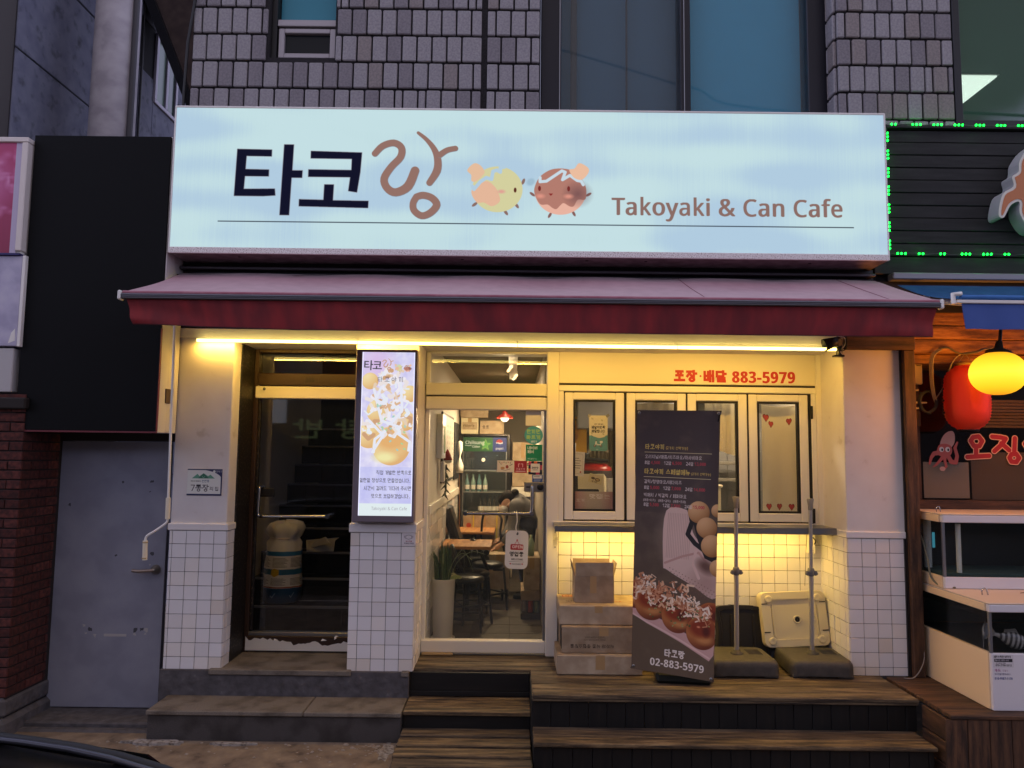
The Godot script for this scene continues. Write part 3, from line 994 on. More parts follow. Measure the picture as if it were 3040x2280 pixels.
	bx("stair_back", mat(hx("2a2825"), 0.9), s, -2.46, -1.14, 0.4, 5.2, -3.7, -3.6, 0.0)
	put("stair_soffit", box_mesh(Vector3(1.2, 0.12, 1.6), 0.0), mat(hx("5a5548"), 0.9), s, Vector3(-1.8, 3.6, -1.5), Vector3(0.62, 0, 0))  # cut short: an opening behind it is added to let sky light down
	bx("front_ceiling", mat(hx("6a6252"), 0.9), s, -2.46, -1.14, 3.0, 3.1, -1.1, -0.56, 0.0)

func shop_door(B: Node) -> void:
	var d := sub("shop_door", B, "cream aluminium glass door of the snack shop")
	bx("jamb", M.cream, d, -0.74, -0.705, 0.46, 2.962, -0.56, -0.495)
	bx("jamb", M.cream, d, 0.285, 0.385, 0.46, 2.962, -0.58, -0.44, 0.005)
	bx("head_bar", M.cream, d, -0.705, 0.285, 2.945, 2.962, -0.56, -0.47)
	bx("transom_bar", M.cream, d, -0.735, 0.285, 2.588, 2.692, -0.56, -0.455, 0.006)
	bx("transom_pane", M.glass, d, -0.705, 0.285, 2.692, 2.945, -0.512, -0.508, 0.0)
	bx("gap_strip", M.gasket, d, -0.735, 0.285, 2.576, 2.588, -0.56, -0.48, 0.0)
	bx("top_rail", M.cream, d, -0.735, 0.283, 2.467, 2.576, -0.54, -0.458, 0.006)
	bx("bottom_rail", M.cream, d, -0.735, 0.283, 0.478, 0.575, -0.54, -0.458, 0.006)
	bx("pane", M.glass, d, -0.735, 0.275, 0.575, 2.467, -0.512, -0.508, 0.0)
	bx("edge_strip", M.dull_steel, d, 0.262, 0.283, 0.575, 2.467, -0.52, -0.49, 0.003)
	bx("threshold", M.dull_steel, d, -0.74, 0.285, 0.462, 0.478, -0.6, -0.45, 0.003)
	bx("wood_shim", mat(hx("b09468"), 0.8), d, -0.72, -0.47, 0.464, 0.482, -0.45, -0.42, 0.003)
	var hp := curve([Vector3(0.165, 1.84, -0.508), Vector3(0.165, 1.84, -0.45), Vector3(0.165, 1.81, -0.44), Vector3(0.165, 1.66, -0.44), Vector3(0.152, 1.615, -0.44), Vector3(0.11, 1.608, -0.44), Vector3(-0.36, 1.606, -0.44), Vector3(-0.385, 1.606, -0.44)], 4)
	put("pull_handle", tube(hp, 0.014, 10), M.steel, d)
	put("handle_boss", rod(Vector3(-0.385, 1.606, -0.51), Vector3(-0.385, 1.606, -0.425), 0.019, 12), M.steel, d)
	put("handle_boss", rod(Vector3(0.165, 1.608, -0.51), Vector3(0.165, 1.608, -0.425), 0.019, 12), M.steel, d)
	bx("lock_case", mat(hx("a09e9c"), 0.3, 0.8), d, 0.10, 0.275, 1.785, 1.868, -0.506, -0.478, 0.008)
	put("lock_cylinder", lathe([Vector2(0.028, 0), Vector2(0.028, 0.008), Vector2(0.016, 0.012), Vector2(0.001, 0.012)], 16), mat(hx("3a3a3c"), 0.3, 0.8), d, Vector3(0.235, 1.828, -0.478), Vector3(PI / 2, 0, 0))
	bx("lock_slot", M.gasket, d, 0.118, 0.155, 1.822, 1.832, -0.4785, -0.4765, 0.0)

func window_row(B: Node) -> void:
	var w := sub("folding_window", B, "white aluminium folding window of four panes")
	bx("header_panel", mat(hx("ded6c6"), 0.5), w, 0.385, 2.54, 2.70, 2.962, -0.52, -0.445, 0.003)
	bx("frame_bar", M.white_alu, w, 0.385, 2.54, 2.632, 2.682, -0.56, -0.44, 0.005)
	bx("drip_edge", M.gasket, w, 0.385, 2.54, 2.682, 2.70, -0.5, -0.452, 0.002)
	bx("frame_bar", M.white_alu, w, 0.335, 2.54, 1.51, 1.553, -0.56, -0.435, 0.005)
	bx("frame_bar", M.white_alu, w, 0.385, 0.426, 1.553, 2.632, -0.55, -0.448, 0.004)
	bx("frame_bar", M.white_alu, w, 2.50, 2.54, 1.553, 2.632, -0.55, -0.44, 0.004)
	bx("side_panel", M.cream, w, 2.54, 2.585, 1.54, 2.962, -0.56, -0.43, 0.003)
	for x in [[0.426, 0.4335], [0.9325, 0.9525], [1.4515, 1.4645], [1.9635, 1.9765], [2.4755, 2.50]]: bx("gap_strip", M.gasket, w, x[0], x[1], 1.553, 2.632, -0.53, -0.4535, 0.0)
	for y in [[1.553, 1.5645], [2.6225, 2.632]]: bx("gap_strip", M.gasket, w, 0.434, 2.481, y[0], y[1], -0.53, -0.462, 0.0)
	for x in [0.434, 0.953, 1.465, 1.977]:
		var c := sub("casement", w)
		var x1: float = x + 0.498
		var y0 := 1.565
		var y1 := 2.622
		for s in [[x, x + 0.072, y0, y1], [x1 - 0.072, x1, y0, y1]]: bx("stile", M.white_alu, c, s[0], s[1], s[2], s[3], -0.53, -0.45, 0.006)
		for s in [[y0, y0 + 0.07], [y1 - 0.06, y1]]: bx("rail", M.white_alu, c, x + 0.0715, x1 - 0.0715, s[0], s[1], -0.53, -0.4505, 0.006)
		for s in [[x + 0.072, x + 0.09, y0 + 0.07, y1 - 0.06], [x1 - 0.09, x1 - 0.072, y0 + 0.07, y1 - 0.06]]: bx("gasket", M.gasket, c, s[0], s[1], s[2], s[3], -0.5, -0.458, 0.0)
		for s in [[y0 + 0.07, y0 + 0.086], [y1 - 0.076, y1 - 0.06]]: bx("gasket", M.gasket, c, x + 0.09, x1 - 0.09, s[0], s[1], -0.5, -0.458, 0.0)
		bx("pane", M.glass, c, x + 0.08, x1 - 0.08, y0 + 0.078, y1 - 0.068, -0.49, -0.486, 0.0)
	for s in [[2.42, 2.53], [1.56, 1.68]]: bx("hinge", M.gasket, w, 2.486, 2.506, s[0], s[1], -0.45, -0.42, 0.004)
	# counter shelf with brackets
	var c := sub("serving_counter", B, "narrow steel serving counter under the folding window")
	bx("counter_top", M.dull_steel, c, 0.34, 2.565, 1.532, 1.546, -0.45, -0.15, 0.002)
	bx("counter_apron", M.dull_steel, c, 0.34, 2.565, 1.494, 1.532, -0.17, -0.15, 0.002)
	bx("counter_board", mat(hx("a39b8c"), 0.7), c, 0.345, 2.56, 1.50, 1.53, -0.43, -0.175, 0.002)
	for x in [0.335, 2.455]:
		bx("bracket", M.cream, c, x, x + 0.05, 1.31, 1.498, -0.515, -0.44, 0.004)
		for y in [1.34, 1.46]: put("screw", lathe([Vector2(0.006, 0), Vector2(0.006, 0.003), Vector2(0.001, 0.004)], 8), M.dull_steel, c, Vector3(x + 0.025, y, -0.44), Vector3(PI / 2, 0, 0))

func stone_steps() -> void:
	var s := thing("stone_steps", "worn granite steps rising to the stairwell door at the left", "steps", Vector3(-1.7, 0.06, 0.2))
	bx("base_course", M.concrete, s, -2.645, -0.762, 0.2, 0.452, -0.6, 0.03, 0.004)
	bx("landing_slab", M.granite, s, -2.27, -1.2, 0.42, 0.462, -0.56, 0.045, 0.006)
	bx("landing_slab", M.granite, s, -0.82, -0.762, 0.42, 0.459, -0.05, 0.045, 0.006)
	bx("step_slab", M.granite, s, -2.57, -1.46, 0.235, 0.268, 0.031, 0.385, 0.006)
	bx("step_slab", M.granite, s, -1.456, -0.766, 0.235, 0.2675, 0.031, 0.384, 0.006)
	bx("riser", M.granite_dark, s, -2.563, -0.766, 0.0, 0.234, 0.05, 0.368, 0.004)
	# threshold of the steel door beside them
	var t := thing("door_sill", "low dark concrete sill under the grey steel door", "sill", Vector3(-3.1, 0.06, 0.0))
	bx("sill_slab", M.concrete, t, -3.62, -2.573, 0.0, 0.105, -0.3, 0.16, 0.012)
	bx("kerb", M.concrete, t, -3.62, -2.573, 0.0, 0.075, 0.161, 0.24, 0.015)

func wood_steps() -> void:
	var w := thing("wooden_steps", "worn dark timber steps below the shop door", "steps", Vector3(-0.3, 0.06, 0.2))
	var v := 0
	for q in [[0.31, 0.445], [0.272, 0.308]]:
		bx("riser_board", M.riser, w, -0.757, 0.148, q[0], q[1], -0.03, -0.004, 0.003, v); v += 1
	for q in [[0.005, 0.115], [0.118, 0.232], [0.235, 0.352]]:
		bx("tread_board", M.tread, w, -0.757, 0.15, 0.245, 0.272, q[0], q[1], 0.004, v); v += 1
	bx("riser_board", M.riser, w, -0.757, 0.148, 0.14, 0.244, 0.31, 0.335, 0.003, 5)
	for i in 9:
		var z := 0.34 + 0.152 * i
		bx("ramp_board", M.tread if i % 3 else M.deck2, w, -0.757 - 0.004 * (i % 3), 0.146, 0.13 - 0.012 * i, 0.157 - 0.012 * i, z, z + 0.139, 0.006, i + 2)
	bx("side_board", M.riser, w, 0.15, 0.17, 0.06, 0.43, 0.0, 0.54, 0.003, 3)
	for x in [-0.7, 0.1]: bx("bearer", M.riser, w, x, x + 0.05, 0.03, 0.12, 0.36, 1.6, 0.003)
	var k := thing("shop_deck", "weathered timber deck under the serving window with a step along its front", "deck", Vector3(1.4, 0.06, 0.2))
	v = 0
	var z := -0.5
	while z < 0.56:
		var z1 := minf(z + 0.115, 0.575)
		if z1 - z > 0.03:
			if z1 <= 0.02: bx("deck_board", M.deck if v % 3 else M.deck2, k, -0.757, 2.58 if z < -0.05 else 2.8, 0.435, 0.461 - 0.001 * (v % 3), z, z1 - 0.007, 0.005, v)
			else: bx("deck_board", M.deck if v % 3 else M.deck2, k, 0.155, 2.8, 0.435, 0.461 - 0.001 * (v % 3), z, z1 - 0.007, 0.005, v)
		v += 1
		z += 0.115
	bx("fascia_strip", M.deck2, k, 0.155, 2.795, 0.418, 0.434, 0.545, 0.565, 0.003, 4)
	var x := 0.158
	v = 0
	while x < 2.78:
		var wd := 0.128
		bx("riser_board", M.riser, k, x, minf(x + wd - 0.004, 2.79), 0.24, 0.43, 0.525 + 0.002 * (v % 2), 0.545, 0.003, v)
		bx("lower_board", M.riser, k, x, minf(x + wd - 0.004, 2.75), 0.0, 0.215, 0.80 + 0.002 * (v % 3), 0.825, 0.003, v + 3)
		x += wd
		v += 1
	bx("step_board", M.deck2, k, 0.158, 2.76, 0.222, 0.246, 0.55, 0.715, 0.004, 1)
	bx("step_board", M.tread, k, 0.158, 2.76, 0.222, 0.248, 0.72, 0.86, 0.005, 2)
	bx("side_board", M.riser, k, 0.156, 0.172, 0.04, 0.22, 0.56, 0.82, 0.003, 2)
	var t := thing("tank_deck", "brown timber deck platform carrying the fish tanks", "deck", Vector3(3.5, 0.06, 0.4))
	v = 0
	z = -0.4
	while z < 0.88:
		bx("deck_board", M.brown_wood, t, 2.83 if z > 0.0 else 3.03, 4.6, 0.437, 0.463 + 0.001 * (v % 2), z, minf(z + 0.14, 0.895), 0.004, v)
		v += 1
		z += 0.144
	x = 2.80
	v = 0
	while x < 4.55:
		bx("front_board", M.brown_wood, t, x, x + 0.138, 0.0, 0.435, 0.865, 0.885, 0.004, v)
		x += 0.142
		v += 1
	for i in 3: bx("side_board", M.brown_wood, t, 2.805, 2.828, 0.0 + 0.15 * i, 0.143 + 0.145 * i, 0.58, 0.862, 0.004, i)

# ---------------------------------------------------------------- signs
const TAKO_DARK := "0f1028"

func takoyaki_ball_yellow(c: Canvas, o: Vector2, k: float) -> void:
	# pale ball with a bonito flake and mayonnaise, its face turned to the right
	var P := func(a: Array) -> PackedVector2Array:
		var p := PackedVector2Array()
		for i in range(0, a.size(), 2): p.append(o + Vector2(a[i], a[i + 1]) * k)
		return p
	for q in [[985, 415, 0.5], [265, 780, -0.8], [890, 790, 0.9], [730, 900, 1.0]]: c.oval(o.x + q[0] * k, o.y + q[1] * k, 22 * k, 50 * k, hx("8f6f68"), 0.0, 0.35 if q[0] > 950 else (0.9 if q[0] < 300 else -0.6))
	c.oval(o.x + 600 * k, o.y + 540 * k, 375 * k, 358 * k, hx("dbd7a4"))
	c.poly(smooth2(P.call([215, 560, 420, 415, 560, 500, 630, 640, 630, 740, 520, 805, 400, 750, 290, 745])), hx("ecbd9f"))
	c.poly(smooth2(P.call([145, 245, 240, 140, 330, 160, 400, 250, 390, 310, 280, 420, 210, 410, 205, 320])), hx("ecc3a2"))
	var z := [Vector2(230, 500), Vector2(250, 545), Vector2(340, 430), Vector2(430, 360), Vector2(510, 385), Vector2(530, 260), Vector2(590, 240), Vector2(640, 270), Vector2(640, 200), Vector2(700, 190)]
	var l := []
	for p in z: l.append(o + p * k)
	c.line(l, 55 * k, hx("b9d3e6"))
	c.oval(o.x + 660 * k, o.y + 575 * k, 50 * k, 26 * k, hx("e8a79a"), 0.6)
	c.oval(o.x + 865 * k, o.y + 550 * k, 20 * k, 38 * k, hx("5e2e22"))

func takoyaki_ball_brown(c: Canvas, o: Vector2, k: float) -> void:
	var P := func(a: Array) -> PackedVector2Array:
		var p := PackedVector2Array()
		for i in range(0, a.size(), 2): p.append(o + Vector2(a[i], a[i + 1]) * k)
		return p
	for q in [[1122, 612, -0.9], [1960, 608, 1.0], [1385, 935, 0.5], [1740, 905, -0.5]]: c.oval(o.x + q[0] * k, o.y + q[1] * k, 20 * k, 48 * k, hx("8a625c"), 0.0, q[2])
	c.oval(o.x + 1540 * k, o.y + 565 * k, 380 * k, 362 * k, hx("f0b9a5"))
	c.poly(smooth2(P.call([1160, 620, 1155, 500, 1230, 340, 1380, 230, 1540, 203, 1700, 230, 1830, 330, 1915, 480, 1925, 620, 1900, 690, 1800, 690, 1740, 790, 1680, 795, 1590, 745, 1540, 780, 1480, 840, 1420, 820, 1350, 770, 1240, 765])), hx("b98072"))
	c.oval(o.x + 1800 * k, o.y + 600 * k, 130 * k, 120 * k, Color(0.36, 0.25, 0.28, 0.55), 0.9)
	var l := []
	for p in [Vector2(1235, 350), Vector2(1235, 415), Vector2(1330, 405), Vector2(1560, 240), Vector2(1610, 260), Vector2(1570, 380), Vector2(1680, 310), Vector2(1790, 390), Vector2(1850, 400), Vector2(1880, 455)]: l.append(o + p * k)
	c.line(l, 46 * k, hx("cfe2ee"))
	c.poly(smooth2(P.call([1670, 225, 1750, 200, 1820, 115, 1950, 185, 1955, 270, 1860, 375, 1740, 345]), true, 4), hx("f2c3a4"))
	for q in [1228, 1662]: c.oval(o.x + q * k, o.y + 520 * k, 21 * k, 40 * k, hx("7c2f2c"))
	c.poly(P.call([1365, 598, 1430, 598, 1398, 635]), hx("8e2f2c"))
	for q in [1240, 1660]: c.oval(o.x + q * k, o.y + 640 * k, 60 * k, 32 * k, hx("e59a88"), 0.6)

func brand_letters(c: Canvas, o: Vector2, k: float, dark: Color, brown: Color, edge: Color, shade: bool) -> void:
	var P := func(a: Array) -> PackedVector2Array:
		var p := PackedVector2Array()
		for i in range(0, a.size(), 2): p.append(o + Vector2(a[i], a[i + 1]) * k)
		return p
	for pass_ in 2:
		var col := edge if pass_ == 0 else dark
		for a in [[70, 262, 385, 266, 385, 328, 155, 326, 150, 455, 365, 458, 365, 520, 148, 520, 142, 645, 425, 640, 432, 702, 320, 710, 58, 710], [498, 214, 584, 214, 578, 462, 672, 462, 670, 530, 574, 530, 564, 888, 480, 888],
				[745, 274, 1210, 284, 1200, 470, 1175, 664, 1098, 652, 1112, 520, 728, 520, 728, 452, 1120, 454, 1122, 344, 745, 342], [878, 594, 962, 594, 958, 745, 1282, 747, 1280, 812, 652, 802, 652, 738, 874, 742]]:
			var p: PackedVector2Array = P.call(a)
			if pass_ == 0:
				var l := []
				for v in p: l.append(v)
				l.append(p[0])
				c.line(l, 9 * k, col)
			else: c.poly(p, col)
	# the brush written last syllable
	for s in [[[1330, 290, 1400, 215, 1500, 185, 1570, 230, 1565, 320, 1480, 420, 1420, 530, 1450, 620, 1530, 660, 1640, 600, 1700, 450], [58, 62, 64, 64, 66, 66, 68, 70, 76, 84, 78]],
			[[1722, 85, 1800, 150, 1870, 240, 1905, 340, 1900, 450, 1835, 565], [28, 38, 52, 66, 72, 58]], [[1925, 295, 1990, 250, 2065, 232], [56, 52, 50]],
			[[1720, 700, 1780, 685, 1860, 710, 1905, 775, 1850, 850, 1770, 880, 1700, 830, 1690, 760, 1720, 700], [62, 66, 66, 68, 66, 64, 62, 60, 62]]]:
		var p := PackedVector2Array()
		for i in range(0, s[0].size(), 2): p.append(o + Vector2(s[0][i], s[0][i + 1]) * k)
		var q := smooth2(p, false, 4)
		var l := []
		var wd := []
		for i in q.size():
			l.append(q[i])
			var f := i / 4.0
			var a: int = mini(int(f), s[1].size() - 1)
			wd.append(lerpf(s[1][a], s[1][mini(a + 1, s[1].size() - 1)], f - a) * k)
		if shade:
			var l2 := []
			for v in l: l2.append(v + Vector2(3, 4) * k)
			c.line(l2, wd, hx("8a8a96"))
		c.line(l, wd, brown)

func sign_face() -> ImageTexture:
	var W := 1692
	var H := 348
	var c := Canvas.new(W, H, Color.WHITE)
	var n := FastNoiseLite.new()
	n.seed = 4
	n.frequency = 0.004
	n.fractal_octaves = 2
	var n2 := FastNoiseLite.new()
	n2.seed = 8
	n2.frequency = 0.2
	for y in H:
		for x in W:
			var t := clampf(0.55 + 0.75 * n.get_noise_2d(x * 0.55, y * 1.1) + 0.12 * n2.get_noise_2d(x, y * 0.02) + 0.12 * sin(y * 0.072 + 0.4) - 0.35 * pow(absf(x / 846.0 - 1.0), 6.0), 0.0, 1.0)
			var q := hx("b7d3e8").lerp(hx("cbe7ec"), smoothstep(0.05, 0.75, t))
			c.im.set_pixel(x, y, q)
	var S := func(px: float, py: float) -> Vector2: return Vector2((px - 516) * 0.8, (py - 315 - 0.0109 * (px - 516)) * 0.8 + 1.0)
	brand_letters(c, S.call(680, 360), 0.8 * 0.3255, hx(TAKO_DARK), hx("98746a"), hx("8f8a94"), true)
	takoyaki_ball_yellow(c, S.call(1360, 462), 0.8 * 0.1989)
	takoyaki_ball_brown(c, S.call(1360, 462), 0.8 * 0.1989)
	c.oval(S.call(1578, 548).x, S.call(1578, 548).y, 10, 8, hx("a5c3d6"), 0.3, -0.6)
	var b: Vector2 = S.call(1818, 655)
	var x := b.x
	for ch in "Takoyaki & Can Cafe":
		for k in 3: c.latin(ch, x + 1.3 * k, b.y - 4 + k % 2, 58, hx("8f6f68"), false, 1.0)
		x += c.latin(ch, x + 1.3, b.y - 4, 58, hx("8f6f68"), false, 1.0) + 1.3 if ch != " " else 15.0
	# long rule under the lettering
	var r0: Vector2 = S.call(655, 670)
	var r1: Vector2 = S.call(2532, 689)
	c.line([r0, r1], 2.4, hx("3c4450"))
	return c.tex()

func shop_sign() -> void:
	var s := thing("shop_sign", "long backlit pale blue shop sign with black and brown lettering over the awning", "sign", Vector3(0.1, 3.57, 0.17))
	var case := tri(textured(noise_tex(0.03, [[0.2, hx("6e6468")], [0.7, hx("8b8286")]], 256, 256), 0.5), 1.0)
	bx("sign_case", case, s, -2.598, 2.803, 3.575, 4.712, 0.0, 0.335, 0.004)
	var f := glow(Color.BLACK, 1.0)
	f.emission_texture = sign_face()
	f.emission_operator = BaseMaterial3D.EMISSION_OP_ADD
	f.emission = Color.BLACK
	f.albedo_color = Color(0.04, 0.04, 0.04)
	f.metallic_specular = 0.12
	f.roughness = 0.45
	f.emission_energy_multiplier = 0.92
	add_print("sign_face", f, M.white_plastic, s, -2.59, 2.795, 3.62, 4.705, 0.336, 0.346)
	# bottom lip with its paint flaking off
	var lip := tri(textured(noise_tex(0.09, [[0.2, hx("8a7a70")], [0.27, hx("e2dcd8")], [0.7, hx("ebe7e4")]], 512, 512, FastNoiseLite.TYPE_SIMPLEX, 4, 17), 0.8), 1.6)
	bx("bottom_lip", lip, s, -2.595, 2.8, 3.572, 3.62, 0.336, 0.352, 0.004)
	bx("top_lip", M.white_alu, s, -2.6, 2.805, 4.703, 4.718, 0.325, 0.352, 0.003)
	for x in [-2.603, 2.796]: bx("side_lip", M.white_alu, s, x, x + 0.012, 3.575, 4.715, 0.325, 0.351, 0.003)
	for x in [-2.1, -0.4, 0.55, 1.0, 2.25]: put("screw_stain", lathe([Vector2(0.012, 0), Vector2(0.012, 0.002), Vector2(0.001, 0.003)], 10), M.gasket, s, Vector3(x, 3.575, 0.24), Vector3(PI, 0, 0))
	area("sign_light", Vector3(0.1, 4.16, 0.37), Vector3.BACK, 5.3, 1.05, Color(0.8, 0.93, 1.0), 0.35, s)
	# fixing angle and cables between sign and awning
	var k := thing("awning_rail", "dark steel rail fixing the awning below the sign", "rail", Vector3(0.1, 3.46, 0.05))
	bx("rail_back", M.black_metal, k, -2.61, 2.82, 3.455, 3.575, 0.0, 0.05, 0.003)
	bx("rail_bar", mat(hx("4a484e"), 0.45, 0.5), k, -2.615, 2.815, 3.508, 3.532, 0.05, 0.11, 0.005)
	bx("rail_foot", M.black_metal, k, -2.61, 2.82, 3.44, 3.456, 0.0, 0.16, 0.003)

func awning() -> void:
	var a := thing("burgundy_awning", "burgundy fabric retractable awning with a straight valance over the shop front", "awning", Vector3(0.1, 2.9, 0.1))
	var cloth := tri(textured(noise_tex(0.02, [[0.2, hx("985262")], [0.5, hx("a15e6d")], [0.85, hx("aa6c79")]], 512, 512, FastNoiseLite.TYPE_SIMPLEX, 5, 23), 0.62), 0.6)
	cloth.rim_enabled = true
	cloth.rim = 1.0
	cloth.rim_tint = 0.2
	cloth.backlight_enabled = true
	cloth.backlight = Color(0.25, 0.05, 0.05)
	var seam := [1.27, 2.5]
	var top := func(s: float, t: float) -> Vector3:
		var x := -2.59 + 5.4 * s
		var back := 1.0 - t
		var slack := 0.028 * (0.55 + 0.45 * sin(x * 4.1 + 0.6)) * sin(PI * minf(t * 1.15, 1.0)) * pow(t, 0.7)
		var wave := 0.004 * sin(x * 7.0) * t * t
		return Vector3(x, lerpf(3.138, 3.478, t) - slack - wave, lerpf(0.985, 0.10, t))
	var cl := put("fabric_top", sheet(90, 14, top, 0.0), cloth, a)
	for x in seam:
		var p := []
		for i in 11: p.append(top.call((x + 2.59) / 5.4, i / 10.0) + Vector3(0, 0.0025, 0))
		put("seam", tube(p, 0.0016, 5), mat(hx("7d4450"), 0.8), a)
	# front bar, ribbed
	var bar := mat(hx("66656b"), 0.42, 0.5)
	bx("front_bar", bar, a, -2.60, 2.815, 3.092, 3.128, 0.975, 1.005, 0.004)
	for y in [3.098, 3.108, 3.118]: bx("bar_rib", bar, a, -2.595, 2.81, y - 0.003, y + 0.003, 1.004, 1.011, 0.002)
	put("front_roll", rod(Vector3(-2.59, 3.135, 0.985), Vector3(2.805, 3.135, 0.985), 0.014, 10), cloth, a)
	for x in [-2.615, 2.805]: bx("end_cap", M.white_plastic, a, x, x + 0.022, 3.083, 3.148, 0.955, 1.016, 0.008)
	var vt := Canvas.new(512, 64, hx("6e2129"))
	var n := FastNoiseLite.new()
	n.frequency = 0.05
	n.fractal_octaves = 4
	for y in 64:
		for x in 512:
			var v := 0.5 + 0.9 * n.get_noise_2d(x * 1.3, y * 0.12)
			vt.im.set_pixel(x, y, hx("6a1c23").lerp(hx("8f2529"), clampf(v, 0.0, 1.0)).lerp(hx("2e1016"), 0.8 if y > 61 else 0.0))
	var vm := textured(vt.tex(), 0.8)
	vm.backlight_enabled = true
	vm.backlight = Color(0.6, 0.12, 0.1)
	var val := func(s: float, t: float) -> Vector3:
		var end := clampf((0.12 - s) / 0.12, 0.0, 1.0) + clampf((s - 0.9) / 0.1, 0.0, 1.0)
		var x := lerpf(-2.565 + 0.055 * (1.0 - t), 2.79 - 0.04 * (1.0 - t), s)
		return Vector3(x, lerpf(2.897 + 0.024 * clampf((0.2 - s) * 5.0, 0.0, 1.0), 3.093, t), 0.985 + 0.012 * sin(s * 55.0) * (1.0 - t) * (0.35 + end) + 0.03 * end * (1.0 - t) * sin(t * 6.0 + s * 20.0))
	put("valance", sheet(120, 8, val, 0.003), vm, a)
	# folding arms below the cloth
	for s in [-1, 1]:
		var x: float = 0.1 + s * 2.3
		put("folding_arm", tube([Vector3(x, 3.42, 0.1), Vector3(x - s * 0.55, 3.27, 0.5), Vector3(x, 3.12, 0.97)], 0.022, 8), M.white_plastic, a)
	# crank rod hanging at the left end
	var k := thing("awning_crank", "white awning crank rod hanging at the left end of the awning", "crank", Vector3(-2.46, 1.3, 0.45))
	put("crank_rod", rod(Vector3(-2.474, 3.2, 0.46), Vector3(-2.457, 1.76, 0.45), 0.009, 8), M.white_plastic, k)
	put("crank_grip", rod(Vector3(-2.457, 1.76, 0.45), Vector3(-2.455, 1.61, 0.45), 0.0165, 10), mat(hx("ddd2b8"), 0.5), k)
	put("crank_bend", tube(curve([Vector3(-2.455, 1.61, 0.45), Vector3(-2.465, 1.58, 0.45), Vector3(-2.53, 1.53, 0.455), Vector3(-2.59, 1.49, 0.46), Vector3(-2.601, 1.455, 0.46)], 4), 0.0085, 8), M.white_plastic, k)
	put("crank_handle", rod(Vector3(-2.601, 1.457, 0.46), Vector3(-2.597, 1.322, 0.46), 0.0165, 10), mat(hx("ddd2b8"), 0.5), k)
	for y in [1.445, 1.335]: put("handle_ring", lathe([Vector2(0.001, -0.004), Vector2(0.019, -0.004), Vector2(0.019, 0.004), Vector2(0.001, 0.004)], 10), mat(hx("b09a6c"), 0.5), k, Vector3(-2.6, y, 0.46))

func led_strips() -> void:
	var c := Color(1.0, 0.80, 0.28)
	var at := [["leftmost lit yellow tube light under the lintel, over the left column", -2.475, -1.222, 2.957, 2.955], ["lit yellow tube light over the tall vertical lightbox", -1.216, 0.028, 2.955, 2.946],
			["lit yellow tube light over the shop door jamb and red phone number", 0.034, 1.274, 2.946, 2.944], ["rightmost lit yellow tube light, ending at the right column", 1.28, 2.515, 2.944, 2.942]]
	for i in 4:
		var x0: float = at[i][1]
		var x1: float = at[i][2]
		var t := thing("tube_light", at[i][0], "tube light", Vector3((x0 + x1) / 2, at[i][3], 0.045), "yellow tube lights under the lintel")
		put("light_tube", rod(Vector3(x0, at[i][3], 0.045), Vector3(x1, at[i][4], 0.045), 0.0125, 10), glow(Color(1.0, 0.88, 0.46), 7.0), t)
		put("tube_cap", rod(Vector3(x0 - 0.004, at[i][3], 0.045), Vector3(x0 + 0.012, at[i][3], 0.045), 0.012, 10), M.white_plastic, t)
		put("tube_clip", rod(Vector3(x1, at[i][4], 0.045), Vector3(x1, 2.985, 0.01), 0.004, 6), M.white_plastic, t)
		area("tube_glow", Vector3((x0 + x1) / 2, at[i][3] - 0.014, 0.045), Vector3(0, -1, -0.35), x1 - x0, 0.018, Color(1.0, 0.775, 0.33), 0.92, t)
	var u := thing("counter_light", "lit yellow strip hidden under the serving counter", "strip light", Vector3(1.45, 1.49, -0.4))
	bx("light_strip", glow(Color(1.0, 0.84, 0.36), 2.5), u, 0.42, 2.42, 1.489, 1.499, -0.33, -0.31, 0.002)
	area("strip_glow", Vector3(1.42, 1.484, -0.32), Vector3(0, -1, -0.25), 2.0, 0.02, Color(1.0, 0.82, 0.40), 1.2, u)

